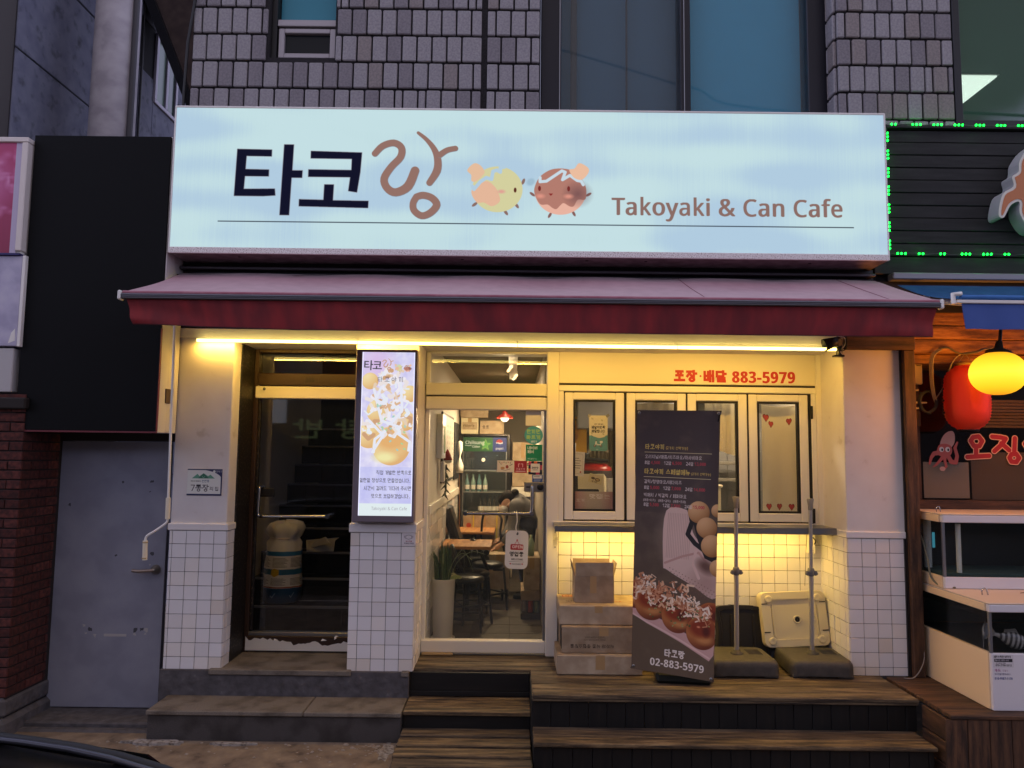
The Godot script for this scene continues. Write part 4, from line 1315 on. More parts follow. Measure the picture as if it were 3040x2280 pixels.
func menu_lightbox() -> void:
	var c := Canvas.new(256, 780, hx("d9d6f5"))
	var n := FastNoiseLite.new()
	n.frequency = 0.012
	n.seed = 12
	for y in 780:
		for x in 256:
			var v := clampf(0.5 + n.get_noise_2d(x, y), 0.0, 1.0)
			c.im.set_pixel(x, y, hx("c6c2f0").lerp(hx("ece8f8"), v) if y < 550 else hx("c3c3f2").lerp(hx("d5d5f8"), v))
	c.rect(0, 722, 256, 58, hx("e2eef0"))
	c.oval(70, 50, 60, 90, hx("d8b4e4"), 0.8)
	# dumplings under flakes and sauce, as printed on the box
	var r := RandomNumberGenerator.new()
	r.seed = 5
	for q in [[40, 400, 62], [215, 330, 48], [85, 285, 58], [235, 200, 40], [40, 140, 40], [150, 450, 92]]:
		c.ball(q[0], q[1], q[2], hx("f6d884"), hx("e0a24a"), 0.2)
	c.oval(150, 420, 78, 50, hx("e5a043"), 0.35)
	c.oval(120, 505, 50, 22, hx("f7ec8e"), 0.5)
	for i in 90:
		var p := Vector2(r.randf_range(20, 246), r.randf_range(95, 400))
		if absf(p.x - 140) > 60 + (p.y - 90) * 0.25: p.x = lerpf(p.x, 150, 0.5)
		var a := r.randf() * TAU
		var l := r.randf_range(8, 34)
		var col: Color = [hx("f4f0f2"), hx("efe3d8"), hx("e6c9a0"), hx("d9a56c"), hx("e8f0f4"), hx("c98e52")][r.randi() % 6]
		c.line([p, p + Vector2(cos(a), sin(a)) * l, p + Vector2(cos(a + 0.7), sin(a + 0.7)) * l * 1.5], r.randf_range(7, 20), col)
	for s in [[60, 180, 100, 330, 190, 360], [95, 170, 70, 230, 110, 250], [190, 150, 200, 280, 150, 340], [40, 330, 110, 400, 60, 480], [120, 380, 70, 420, 66, 480], [180, 390, 240, 430, 235, 470]]:
		c.line([Vector2(s[0], s[1]), Vector2(s[2], s[3]), Vector2(s[4], s[5])], 13, hx("e9eef6"))
	for i in 16: c.oval(r.randf_range(50, 220), r.randf_range(230, 470), 4, 7, [hx("8cc9b4"), hx("9ccf7e")][i % 2], 0.0, r.randf() * 3.0)
	c.im.resize(96, 292, Image.INTERPOLATE_LANCZOS)
	c.im.resize(256, 780, Image.INTERPOLATE_CUBIC)
	for yy in 720:
		for xx in 256: c.im.set_pixel(xx, yy, c.im.get_pixel(xx, yy).lerp(hx("e6e2fa"), 0.26 if yy < 550 else 0.0))
	brand_letters(c, Vector2(4, 25), 0.071, hx("44404e"), hx("e9dcd2"), hx("c9c4d4"), false)
	brand_letters(c, Vector2(4, 25), 0.071, hx("44404e"), hx("c69a84"), hx("c9c4d4"), false)
	takoyaki_ball_yellow(c, Vector2(150, 50), 0.045)
	takoyaki_ball_brown(c, Vector2(152, 52), 0.045)
	c.text("타 코 야 끼", 76, 118, 26, hx("55505a"), 0.08)
	var y := 566.0
	for t in ["직접 개발한 반죽으로", "한알한알 정성으로 만들었습니다.", "시간이 걸려도 기다려 주시면", "맛으로 보답하겠습니다."]:
		var wd := c.width(t, 21, 0.8)
		c.text(t, 250 - wd * 0.985, y, 21, hx("4f4d5c"), 0.085, false, false, 0.8)
		y += 37
	c.text("Takoyaki & Can Cafe", 62, 738, 16, hx("a8a6ae"), 0.1)
	var b := thing("menu_lightbox", "tall slim lit lightbox of takoyaki on the middle column", "lightbox", Vector3(-0.98, 1.57, 0.06))
	bx("box_case", mat(hx("7c727a"), 0.45, 0.2), b, -1.215, -0.742, 1.572, 2.895, 0.003, 0.10, 0.006)
	var f := glow(Color.BLACK, 1.0)
	f.emission_texture = c.tex()
	f.emission_operator = BaseMaterial3D.EMISSION_OP_ADD
	f.emission = Color.BLACK
	f.emission_energy_multiplier = 0.97
	add_print("lit_picture", f, M.black, b, -1.165, -0.762, 1.622, 2.872, 0.101, 0.104)
	var edge := glow(Color(0.9, 0.9, 1.0), 1.3)
	for s in [[-1.166, -1.161], [-0.766, -0.761]]: bx("glow_edge", edge, b, s[0], s[1], 1.622, 2.872, 0.104, 0.106, 0.0)
	area("box_light", Vector3(-0.963, 2.25, 0.12), Vector3.BACK, 0.4, 1.24, Color(0.85, 0.84, 1.0), 0.04, b)

# ---------------------------------------------------------------- things on the deck
func menu_banner() -> void:
	var W := 340
	var H := 1060
	var c := Canvas.new(W, H, hx("3a2d28"))
	var n := FastNoiseLite.new()
	n.frequency = 0.008
	n.fractal_octaves = 4
	for y in H:
		for x in W:
			var q := hx("4a3c38").lerp(hx("64523f"), clampf((y - 300.0) / 500.0, 0.0, 1.0))
			c.im.set_pixel(x, y, q.lerp(hx("776650"), clampf(n.get_noise_2d(x, y) * 0.6 - 0.05 + (0.25 if y > 420 and y < 700 else 0.0), 0.0, 0.4)))
	var gold := hx("e2c45e")
	var pale := hx("ded0c8")
	var red := hx("c8404a")
	var B := func(t: String, x: float, y: float, s: float, col: Color, wd := 0.11) -> float: return c.text(t, x, y, s, col, wd, true, false, 0.82)
	var words := func() -> void:
		var e: float = B.call("타코야끼", 36, 140, 23.5, gold, 0.13)
		B.call("(2가지 선택가능)", e + 4, 149, 13.5, gold)
		c.rect(34, 174, 274, 2.5, hx("e8d9a0"))
		B.call("오리지널/매콤/치즈마요/와사비마요", 36, 185, 16.5, pale)
		var price := func(y: float, a: Array) -> void:
			var x := 34.0
			for i in 3:
				x = 35.0 + [0, 78, 168][i]
				x = B.call(["8알", "12알", "24알"][i], x, y, 16, pale)
				B.call(a[i], x + 3, y, 15.5, red)
		price.call(210, ["4,500", "6,500", "13,000"])
		e = B.call("타코야끼 스페셜메뉴", 35, 242, 23.5, gold, 0.13)
		B.call("(2가지 선택가능)", e + 3, 252, 12, gold)
		c.rect(33, 276, 274, 2.5, hx("e8d9a0"))
		B.call("갈릭/청양마요/체다치즈", 35, 288, 16.5, pale)
		price.call(313, ["5,000", "7,000", "14,000"])
		B.call("빅매치 / 빅갈릭 / 페퍼마요", 35, 343, 16.5, pale)
		B.call("(매콤+치즈)   (매콤+갈릭)   (매콤+로제)", 33, 367, 11, pale)
		price.call(383, ["5,500", "7,500", "15,000"])
	# cloth and black pan of dough balls
	c.poly(smooth2(v2([130, 412, 230, 408, 250, 430, 235, 470, 262, 520, 340, 560, 340, 740, 240, 700, 140, 650, 122, 620])), hx("dcbcae"))
	c.oval(300, 690, 60, 50, Color(0.55, 0.4, 0.35, 0.4), 0.7)
	c.oval(180, 520, 60, 90, Color(0.95, 0.84, 0.78, 0.35), 0.8)
	for i in 14: c.line([Vector2(140 + 7 * i, 420), Vector2(134 + 7 * i, 600)], 1.6, Color(0.62, 0.45, 0.4, 0.55))
	for i in 60: c.oval(150 + (i % 15) * 13 + (i / 15) * 5, 640 + (i / 15) * 16 + (i % 15) * 5.5, 2.2, 2.2, Color(0.5, 0.36, 0.32, 0.6))
	c.line([Vector2(130, 622), Vector2(200, 590), Vector2(265, 570), Vector2(330, 640)], 9, hx("c89c90"))
	c.line([Vector2(255, 560), Vector2(245, 620), Vector2(268, 670)], 12, hx("e2c0b2"))
	c.oval(296, 622, 34, 22, hx("6f5044"), 0.6, 0.5)
	c.line([Vector2(224, 400), Vector2(236, 450), Vector2(220, 500), Vector2(250, 535), Vector2(310, 575), Vector2(340, 600)], 18, hx("221c1a"))
	c.poly(v2([224, 392, 260, 400, 340, 560, 340, 610, 290, 590, 260, 520]), hx("221c1a"))
	for q in [[262, 410, 44], [296, 470, 42], [318, 540, 44], [338, 400, 26], [345, 625, 34]]: c.ball(q[0], q[1], q[2], hx("e2b27c"), hx("a06c3a"), 0.05)
	# tray with three sauced balls under flakes
	c.poly(v2([0, 840, 60, 872, 200, 930, 318, 985, 336, 960, 340, 900, 340, 880, 120, 820, 0, 800]), hx("cfa49c"))
	c.poly(v2([0, 812, 120, 850, 300, 925, 338, 915, 338, 860, 60, 780, 0, 770]), hx("5b3a30"))
	c.line([Vector2(0, 838), Vector2(60, 866), Vector2(200, 922), Vector2(318, 974)], 7, hx("e3c0b6"))
	for q in [[8, 760, 56], [322, 820, 60], [74, 792, 66], [184, 832, 64], [286, 882, 64]]:
		c.ball(q[0], q[1], q[2], hx("cf8648"), hx("74361a"), 0.2)
		c.oval(q[0] + 14, q[1] + 26, q[2] * 0.5, q[2] * 0.26, Color(0.93, 0.68, 0.4, 0.55), 0.5)
		c.oval(q[0] - 2, q[1] - 20, q[2] * 0.8, q[2] * 0.56, hx("8a3414"), 0.3)
		c.oval(q[0] + 18, q[1] - 8, q[2] * 0.22, q[2] * 0.3, hx("5a1e0c"), 0.5)
		c.oval(q[0] - 14, q[1] - 22, 7, 4, hx("e0906a"), 0.4)
	var r := RandomNumberGenerator.new()
	r.seed = 77
	for i in 190:
		var u := r.randf()
		var p := Vector2(10 + u * 300, 690 + absf(u - 0.42) * 120 + r.randf_range(-14, 60) + (r.randf() * 55 if u > 0.2 else -30.0))
		var a := r.randf() * TAU
		var l := r.randf_range(6, 24)
		var col: Color = [hx("f0cfae"), hx("e2b088"), hx("cf9068"), hx("f6e2cc"), hx("b06c48")][r.randi() % 5]
		c.line([p, p + Vector2(cos(a), sin(a)) * l, p + Vector2(cos(a + 0.9), sin(a + 0.9)) * l * 1.3], r.randf_range(2.5, 9), col)
	for i in 46: c.oval(60 + r.randf() * 260, 770 + r.randf() * 90 + (i % 3) * 10, 2.5, 4, [hx("4a5a2c"), hx("9aa268")][i % 2], 0.0, r.randf() * 3.0)
	c.im.resize(W * 6 / 10, H * 6 / 10, Image.INTERPOLATE_LANCZOS)
	c.im.resize(W, H, Image.INTERPOLATE_CUBIC)
	words.call()
	c.text("타코랑", 135, 962, 32, hx("efe6dc"), 0.14, true, false, 0.86)
	c.text("02-883-5979", 76, 1003, 33, hx("efe6dc"), 0.14, true)
	var b := thing("menu_banner", "tall brown menu banner with takoyaki picture standing on the deck", "banner stand", Vector3(1.24, 0.46, 0.25))
	var f := textured(c.tex(), 0.55)
	var q := [Vector3(0.884, 0.552, 0.225), Vector3(1.418, 0.535, 0.48), Vector3(1.497, 2.428, 0.48), Vector3(0.934, 2.440, 0.22)]
	var face := func(s: float, t: float) -> Vector3:
		var p: Vector3 = q[0].lerp(q[1], s).lerp(q[3].lerp(q[2], s), t)
		return p + Vector3(0.45, 0, -0.9) * 0.012 * sin(PI * s) * (1.0 + 0.6 * sin(t * 9.0)) + Vector3(0, 0, -0.05) * pow(maxf(s - 0.8, 0.0) * 5.0, 2.0) * t * 0.6
	put("printed_sheet", sheet(16, 40, face, 0.002), f, b)
	for k in 4:
		var p: Vector3 = q[k] + Vector3(0.016 if k in [0, 3] else -0.02, 0.022 if k < 2 else -0.02, 0.004)
		put("eyelet", lathe([Vector2(0.004, 0), Vector2(0.011, 0.0), Vector2(0.012, 0.004), Vector2(0.004, 0.005)], 12), M.dull_steel, b, p, Vector3(PI / 2, -0.42, 0))
	var hub := Vector3(1.24, 1.25, 0.12)
	for k in 4: put("pole", rod(hub, q[k] + Vector3(0, 0, -0.012), 0.006, 6), M.black_metal, b)
	put("pole", rod(Vector3(1.26, 0.56, 0.1), hub, 0.012, 8), M.black_metal, b)
	var st := tool()
	add_lathe(st, [Vector2(0.001, 0), Vector2(0.19, 0.0), Vector2(0.2, 0.02), Vector2(0.195, 0.06), Vector2(0.17, 0.075), Vector2(0.001, 0.08)], 4, Vector3.ZERO, 1.33, 1.0)
	put("water_base", box_mesh(Vector3(0.40, 0.085, 0.36), 0.022), mat(hx("17201e"), 0.45), b, Vector3(1.275, 0.505, 0.12), Vector3(0, -0.12, 0))

func umbrella_base(called: String, label: String, m: Material, s: Vector3, at: Vector3, pole: float, turn: Vector3) -> Node3D:
	var o := thing(called, label, "umbrella base", at, "water filled umbrella bases", true)
	local[o] = true
	o.rotation = turn
	var hw := s.x / 2
	var hd := s.z / 2
	# hollow moulded body: scalloped plan, feet at the corners
	var st := tool()
	var out := func(r: float) -> PackedVector2Array: return rrect(-hw * r, -hd * r, hw * r, hd * r, 0.06 * r, 6)
	var ringy := [[1.0, 0.02], [1.0, s.y * 0.62], [0.985, s.y * 0.82], [0.94, s.y * 0.96], [0.9, s.y]]
	st.set_smooth_group(0)
	for i in ringy.size() - 1:
		var a: PackedVector2Array = out.call(ringy[i][0])
		var b: PackedVector2Array = out.call(ringy[i + 1][0])
		for k in a.size():
			var k2 := (k + 1) % a.size()
			quad(st, Vector3(a[k].x, ringy[i][1], -a[k].y), Vector3(a[k2].x, ringy[i][1], -a[k2].y), Vector3(b[k2].x, ringy[i + 1][1], -b[k2].y), Vector3(b[k].x, ringy[i + 1][1], -b[k].y))
	add_prism(st, out.call(0.9), s.y - 0.003, s.y, Transform3D(Basis(Vector3.RIGHT, -PI / 2), Vector3.ZERO))
	add_prism(st, out.call(1.0), 0.018, 0.02, Transform3D(Basis(Vector3.RIGHT, -PI / 2), Vector3.ZERO))
	put("base_body", done(st), m, o)
	for x in [-1, 1]:
		for z in [-1, 1]: put("foot", box_mesh(Vector3(0.11, 0.03, 0.11), 0.008), m, o, Vector3(x * (hw - 0.065), 0.015, z * (hd - 0.065)))
	put("socket", lathe([Vector2(0.05, 0.0), Vector2(0.05, 0.008), Vector2(0.03, 0.014), Vector2(0.03, 0.03), Vector2(0.02, 0.03), Vector2(0.02, 0.0)], 20), m, o, Vector3(0, s.y, 0))
	for i in 7: put("tread_rib", box_mesh(Vector3(0.11, 0.004, 0.006), 0.001), m, o, Vector3(hw * 0.55, s.y + 0.002, -hd * 0.5 + 0.022 * i))
	if pole > 0.0:
		var pm := mat(hx("b4b3b2"), 0.35, 0.6)
		var p1 := pole * 0.52
		put("pole", rod(Vector3(0, s.y, 0), Vector3(0.005, s.y + p1, 0), 0.0185, 14), pm, o)
		put("upper_pole", rod(Vector3(0.005, s.y + p1, 0), Vector3(0.012, s.y + pole, 0), 0.0155, 14), pm, o)
		put("pole_clamp", lathe([Vector2(0.02, -0.03), Vector2(0.026, -0.02), Vector2(0.027, 0.015), Vector2(0.022, 0.03), Vector2(0.0165, 0.032)], 14), M.grey_plastic, o, Vector3(0.005, s.y + p1, 0))
		for q in [-1, 1]: put("clamp_knob", box_mesh(Vector3(0.03, 0.035, 0.02), 0.006), M.grey_plastic, o, Vector3(0.005 + q * 0.032, s.y + p1 - 0.006, 0.01), Vector3(0, 0, q * 0.5))
		put("pole_collar", lathe([Vector2(0.0165, 0), Vector2(0.019, 0.005), Vector2(0.019, 0.035), Vector2(0.027, 0.085), Vector2(0.025, 0.09), Vector2(0.013, 0.09), Vector2(0.013, 0.0)], 14), mat(hx("8c8880"), 0.4), o, Vector3(0.012, s.y + pole - 0.09, 0))
	return o

func deck_things() -> void:
	menu_banner()
	var grey := tri(textured(noise_tex(0.04, [[0.2, hx("3e3c39")], [0.7, hx("4a4743")]], 256, 256), 0.6), 1.5, false)
	umbrella_base("umbrella_base", "grey umbrella base with a bare pole, half hidden beside the brown menu banner", grey, Vector3(0.52, 0.125, 0.46), Vector3(1.75, 0.461, -0.11), 1.20, Vector3(0, 0.0, 0))
	umbrella_base("umbrella_base", "grey umbrella base with a bare pole standing nearest the right tiled column", grey, Vector3(0.47, 0.125, 0.50), Vector3(2.345, 0.461, -0.14), 1.19, Vector3(0, -0.05, 0))
	# two spare bases on edge against the tiles: their undersides face the street
	for k in 2:
		var light := k == 1
		var m := mat(hx("d2c7a8") if light else hx("15120f"), 0.5)
		var o := thing("umbrella_base", "beige umbrella base leaning on edge against the tiled counter wall" if light else "black umbrella base standing on edge against the tiled counter wall", "umbrella base", Vector3(2.31, 0.588, -0.33) if light else Vector3(1.885, 0.461, -0.37), "spare umbrella bases on edge", true)
		o.rotation = Vector3(-0.16, 0.0, 0.05 if light else -0.02)
		var w := 0.53 if light else 0.43
		var h := 0.43 if light else 0.435
		var st := tool()
		var body := rrect(-w / 2, 0, w / 2, h, 0.05, 6)
		if not light:      # waisted plan
			body = smooth2(v2([-0.21, 0.0, -0.08, 0.015, 0.08, 0.015, 0.21, 0.0, 0.215, 0.1, 0.2, 0.19, 0.205, 0.3, 0.215, 0.41, 0.1, 0.43, 0.08, 0.435, -0.08, 0.435, -0.1, 0.43, -0.215, 0.41, -0.205, 0.3, -0.2, 0.19, -0.215, 0.1]), true, 3)
		add_prism(st, body, -0.1, -0.012)
		put("base_body", done(st), m, o)
		st = tool()
		for e in body.size():      # raised rim of the hollow underside
			var a := body[e]
			var b := body[(e + 1) % body.size()]
			var ci := Vector2(0, h / 2)
			var ai := ci + (a - ci) * (0.72 if light else 0.86)
			var bi := ci + (b - ci) * (0.72 if light else 0.86)
			quad(st, Vector3(a.x, a.y, -0.012), Vector3(b.x, b.y, -0.012), Vector3(b.x * 0.985, ci.y + (b.y - ci.y) * 0.985, 0.0), Vector3(a.x * 0.985, ci.y + (a.y - ci.y) * 0.985, 0.0))
			quad(st, Vector3(a.x * 0.985, ci.y + (a.y - ci.y) * 0.985, 0.0), Vector3(b.x * 0.985, ci.y + (b.y - ci.y) * 0.985, 0.0), Vector3(bi.x, bi.y, 0.0), Vector3(ai.x, ai.y, 0.0))
			quad(st, Vector3(ai.x, ai.y, 0.0), Vector3(bi.x, bi.y, 0.0), Vector3(bi.x * 0.97, bi.y, -0.011), Vector3(ai.x * 0.97, ai.y, -0.011))
		put("rim", done(st), m, o)
		if light:
			for q in [[-0.2, 0.05], [0.2, 0.05], [-0.2, 0.375], [0.2, 0.375]]: put("foot_pad", lathe([Vector2(0.032, 0), Vector2(0.03, 0.008), Vector2(0.022, 0.01), Vector2(0.001, 0.006)], 18), m, o, Vector3(q[0], q[1], 0.0), Vector3(PI / 2, 0, 0))
			put("socket_ring", lathe([Vector2(0.034, 0), Vector2(0.032, 0.008), Vector2(0.022, 0.008), Vector2(0.02, -0.004)], 20), m, o, Vector3(0.02, 0.21, -0.011), Vector3(PI / 2, 0, 0))
			put("socket_hole", lathe([Vector2(0.02, 0), Vector2(0.001, 0.001)], 20), M.gasket, o, Vector3(0.02, 0.21, -0.008), Vector3(PI / 2, 0, 0))
			put("socket_ring", lathe([Vector2(0.026, 0), Vector2(0.024, 0.006), Vector2(0.014, 0.006), Vector2(0.012, 0.0)], 16), m, o, Vector3(0.15, 0.215, -0.011), Vector3(PI / 2, 0, 0))
			for y in [0.12, 0.34]:
				for x in [-0.235, 0.235]: put("side_slot", box_mesh(Vector3(0.05, 0.008, 0.004), 0.001), M.gasket, o, Vector3(x, y, 0.0005))
			for x in [-0.175, 0.175]: put("web", box_mesh(Vector3(0.012, 0.25, 0.012), 0.003), m, o, Vector3(x, 0.21, -0.006))
		else:
			for x in [-0.09, 0.09]: put("web", box_mesh(Vector3(0.014, 0.28, 0.012), 0.003), m, o, Vector3(x, 0.22, -0.006))
	cartons()

func cartons() -> void:
	var lab := ["wide flat carton at the bottom of the stack beside the shop door", "carton printed upside down, second from the bottom of the stack", "flat carton with red print on its lid, third of the stack", "small carton with open flaps on top of the stack by the window"]
	var c := Canvas.new(560, 210, Color(0, 0, 0, 0))
	var ink := hx("4a3c2e")
	c.text("식자재 식품 종합쇼핑몰", 170, 30, 34, ink, 0.12, true)
	c.text("www.ssenfood.com", 240, 94, 17, ink, 0.1)
	c.text("Tel.070-4289-5007", 240, 118, 17, ink, 0.1)
	c.im.rotate_180()
	var ck := func(called: String, label: String, x0: float, x1: float, y0: float, y1: float, z0: float, z1: float, m: Material) -> Node3D:
		var t := thing("carton", label, "carton", Vector3((x0 + x1) / 2, y0, (z0 + z1) / 2), "cartons stacked beside the shop door")
		bx("box_body", m, t, x0, x1, y0, y1, z0, z1, 0.006)
		return t
	var t: Node3D = ck.call("carton", lab[0], 0.352, 0.995, 0.462, 0.605, -0.35, 0.075, M.carton)
	bx("lid_flap", M.carton2, t, 0.352, 0.672, 0.605, 0.609, -0.34, 0.07, 0.001)
	bx("lid_flap", M.carton, t, 0.676, 0.993, 0.605, 0.6085, -0.34, 0.07, 0.001)
	bx("tape", M.tape, t, 0.64, 0.71, 0.50, 0.604, 0.0752, 0.0762, 0.0)
	t = ck.call("carton", lab[1], 0.388, 1.0, 0.61, 0.808, -0.4, 0.045, M.carton2)
	var pm := textured(c.tex(), 0.85)
	pm.transparency = BaseMaterial3D.TRANSPARENCY_ALPHA_SCISSOR
	pm.alpha_scissor_threshold = 0.5
	add_print("printed_text", pm, M.carton2, t, 0.42, 0.94, 0.625, 0.80, 0.0455, 0.0461)
	bx("torn_edge", M.gasket, t, 0.384, 0.3885, 0.64, 0.79, -0.1, 0.03, 0.0)
	bx("tape", M.tape, t, 0.67, 0.74, 0.74, 0.806, 0.0452, 0.0458, 0.0)
	t = ck.call("carton", lab[2], 0.372, 1.0, 0.811, 0.955, -0.48, 0.005, M.carton)
	var p := Canvas.new(400, 320, Color(0, 0, 0, 0))
	p.rect(12, 20, 90, 60, hx("b0492f"))
	p.rect(18, 26, 78, 48, hx("cba273"))
	p.text("식품", 26, 34, 30, hx("b0492f"), 0.14)
	p.text("직화어묵·튀김가루", 20, 200, 26, ink, 0.12)
	p.text("www.ssenfood.com", 20, 240, 18, ink, 0.1)
	p.rect(200, 205, 40, 18, ink)
	p.text("냉동식품", 250, 200, 22, hx("b0492f"), 0.13)
	var pm2 := textured(p.tex(), 0.85)
	pm2.transparency = BaseMaterial3D.TRANSPARENCY_ALPHA_SCISSOR
	pm2.alpha_scissor_threshold = 0.5
	put("lid_print", print_mesh(0.56, 0.42, 0.0006), null, t, Vector3(0.68, 0.9565, -0.24), Vector3(-PI / 2, 0, 0)).set_surface_override_material(0, pm2)
	(t.get_child(t.get_child_count() - 1) as MeshInstance3D).set_surface_override_material(1, M.carton)
	bx("tape", M.tape, t, 0.64, 0.70, 0.90, 0.953, 0.0052, 0.0058, 0.0)
	# the small open one
	t = thing("carton", lab[3], "carton", Vector3(0.65, 0.957, -0.22), "cartons stacked beside the shop door")
	var k: Material = M.carton2
	bx("box_side", k, t, 0.497, 0.80, 0.958, 1.165, -0.105, -0.10, 0.001)
	bx("box_side", M.carton, t, 0.497, 0.80, 0.958, 1.165, -0.345, -0.34, 0.001)
	bx("box_side", M.carton, t, 0.495, 0.50, 0.958, 1.165, -0.34, -0.105, 0.001)
	bx("box_side", k, t, 0.797, 0.802, 0.958, 1.165, -0.34, -0.105, 0.001)
	bx("box_bottom", M.carton, t, 0.5, 0.797, 0.958, 0.962, -0.34, -0.105, 0.001)
	put("flap", box_mesh(Vector3(0.296, 0.11, 0.004), 0.001), M.carton, t, Vector3(0.648, 1.215, -0.088), Vector3(0.22, 0, 0.012))
	put("flap", box_mesh(Vector3(0.296, 0.10, 0.004), 0.001), k, t, Vector3(0.648, 1.212, -0.36), Vector3(-0.2, 0, 0))
	put("flap", box_mesh(Vector3(0.004, 0.105, 0.225), 0.001), k, t, Vector3(0.487, 1.21, -0.22), Vector3(0, 0, 0.2))
	put("flap", box_mesh(Vector3(0.004, 0.105, 0.225), 0.001), M.carton, t, Vector3(0.812, 1.21, -0.22), Vector3(0, 0, -0.22))
	bx("tape", M.tape, t, 0.615, 0.665, 1.03, 1.163, -0.0999, -0.0992, 0.0)

func wall_notices() -> void:
	# house plate on the left column
	var c := Canvas.new(216, 162, hx("d9dcd6"))
	var navy := hx("2b2f57")
	c.rect(0, 0, 216, 7, navy)
	c.rect(0, 152, 216, 10, navy)
	c.rect(207, 0, 9, 162, navy)
	c.poly(smooth2(v2([90, 0, 216, 0, 216, 60, 200, 40, 160, 18]), true, 3), navy)
	c.poly(v2([28, 58, 62, 30, 75, 44, 100, 26, 128, 44, 142, 34, 170, 58]), hx("5f9a80"))
	c.poly(v2([66, 58, 100, 26, 134, 58]), hx("2d6a55"))
	c.line([Vector2(92, 46), Vector2(100, 54), Vector2(108, 46)], 2.5, hx("8fc0a4"))
	c.oval(165, 15, 8, 8, hx("d9dcd6"))
	c.text("관악구", 176, 9, 13, hx("d9dcd6"), 0.1)
	c.text("주민과 함께하는", 22, 70, 9, hx("4f5350"), 0.1)
	c.text("은천동", 90, 66, 16, hx("40546a"), 0.1)
	var e := c.text("7통장", 22, 94, 44, hx("24212a"), 0.1)
	c.text("의 집", e + 2, 108, 25, hx("24212a"), 0.1)
	var o := thing("house_plate", "white and navy house plate with green hills on the left column", "plaque", Vector3(-2.38, 1.85, 0.0))
	add_print("plate_face", textured(c.tex(), 0.4), M.white_plastic, o, -2.515, -2.244, 1.753, 1.957, 0.001, 0.006)
	# mask notice on the middle column tiles
	c = Canvas.new(80, 84, hx("d8d2d2"))
	var ink := hx("4a4448")
	c.line([Vector2(22, 22), Vector2(40, 18), Vector2(58, 22), Vector2(58, 40), Vector2(40, 46), Vector2(22, 40), Vector2(22, 22)], 2, ink)
	c.line([Vector2(22, 26), Vector2(12, 24), Vector2(14, 36), Vector2(22, 38)], 2, ink)
	c.line([Vector2(58, 26), Vector2(68, 24), Vector2(66, 36), Vector2(58, 38)], 2, ink)
	c.text("마스크를", 22, 54, 10, hx("8c3a3a"), 0.12)
	c.text("착용해 주세요", 12, 67, 10, ink, 0.12)
	o = thing("mask_notice", "small square face mask notice stuck on the middle column tiles", "notice", Vector3(-0.79, 1.4, 0.0))
	add_print("notice_face", textured(c.tex(), 0.5), M.paper, o, -0.838, -0.742, 1.394, 1.492, 0.0092, 0.0108)
	# phone number in red letters on the panel over the window
	c = Canvas.new(720, 84, Color(0, 0, 0, 0))
	var red := hx("b3161c")
	e = c.text("포장·배달 ", 4, 6, 70, red, 0.2, true, true, 0.92)
	for ch in "883-5979":
		for k in 3: c.latin(ch, e + 2.0 * k, 75 + k % 2, 86, red, true, 0.92)
		e += c.latin(ch, e + 1.0, 75, 86, red, true, 0.92) + 3.0
	var m := textured(c.tex(), 0.5)
	m.transparency = BaseMaterial3D.TRANSPARENCY_ALPHA_SCISSOR
	m.alpha_scissor_threshold = 0.5
	var t := print_mesh(1.1, 0.128, 0.001)
	o = thing("phone_lettering", "red takeaway and delivery phone number on the cream panel over the window", "lettering", Vector3(1.83, 2.77, -0.44))
	var p := put("vinyl_letters", t, null, o, Vector3(1.892, 2.77, -0.4435))
	p.set_surface_override_material(0, m)
	p.set_surface_override_material(1, m)
	# open tag hung on the door handle
	c = Canvas.new(170, 280, hx("d6d4d2"))
	c.oval(86, 22, 8, 11, hx("3c3c3c"))
	c.line([Vector2(68, 102), Vector2(86, 72), Vector2(104, 102)], 3, hx("b03a3c"))
	c.oval(86, 70, 6, 6, hx("b03a3c"))
	c.poly(rrect(38, 100, 134, 142, 10), hx("a8323a"))
	c.text("OPEN", 49, 106, 26, hx("efe6e2"), 0.1, true)
	c.text("영업중", 32, 154, 36, hx("1c1a1c"), 0.15, true)
	c.text("WELCOME", 47, 203, 15, hx("2a282a"), 0.1, true)
	c.rect(30, 227, 112, 2, hx("3a383a"))
	c.text("어서오세요", 52, 238, 14, hx("3a383a"), 0.11)
	for x in [42, 130]:
		c.oval(x - 2.5, 242, 3.5, 3.5, hx("a8323a"))
		c.oval(x + 2.5, 242, 3.5, 3.5, hx("a8323a"))
		c.poly(v2([x - 6, 243, x + 6, 243, x, 252]), hx("a8323a"))
	o = thing("open_tag", "white rounded open tag hanging from the shop door handle", "sign", Vector3(0.043, 1.16, -0.43))
	var plate := prism(rrect(-0.094, -0.155, 0.094, 0.155, 0.045), -0.003, 0.0)
	put("tag_plate", plate, mat(hx("d6d4d2"), 0.4), o, Vector3(0.043, 1.317, -0.424), Vector3(0, 0, -0.03))
	var tm := textured(c.tex(), 0.4)
	var st := tool()
	var rr := rrect(-0.094, -0.155, 0.094, 0.155, 0.045)
	var idx := Geometry2D.triangulate_polygon(rr)
	for i in range(0, idx.size(), 3):
		var a := rr[idx[i]]
		var b := rr[idx[i + 1]]
		var d := rr[idx[i + 2]]
		if (b - a).cross(d - a) < 0.0:
			var sw := b
			b = d
			d = sw
		for v in [a, d, b]:
			st.set_uv(Vector2((v.x + 0.094) / 0.188, (0.155 - v.y) / 0.31))
			st.add_vertex(Vector3(v.x, v.y, 0.0005))
	put("tag_print", done(st), tm, o, Vector3(0.043, 1.317, -0.4235), Vector3(0, 0, -0.03))
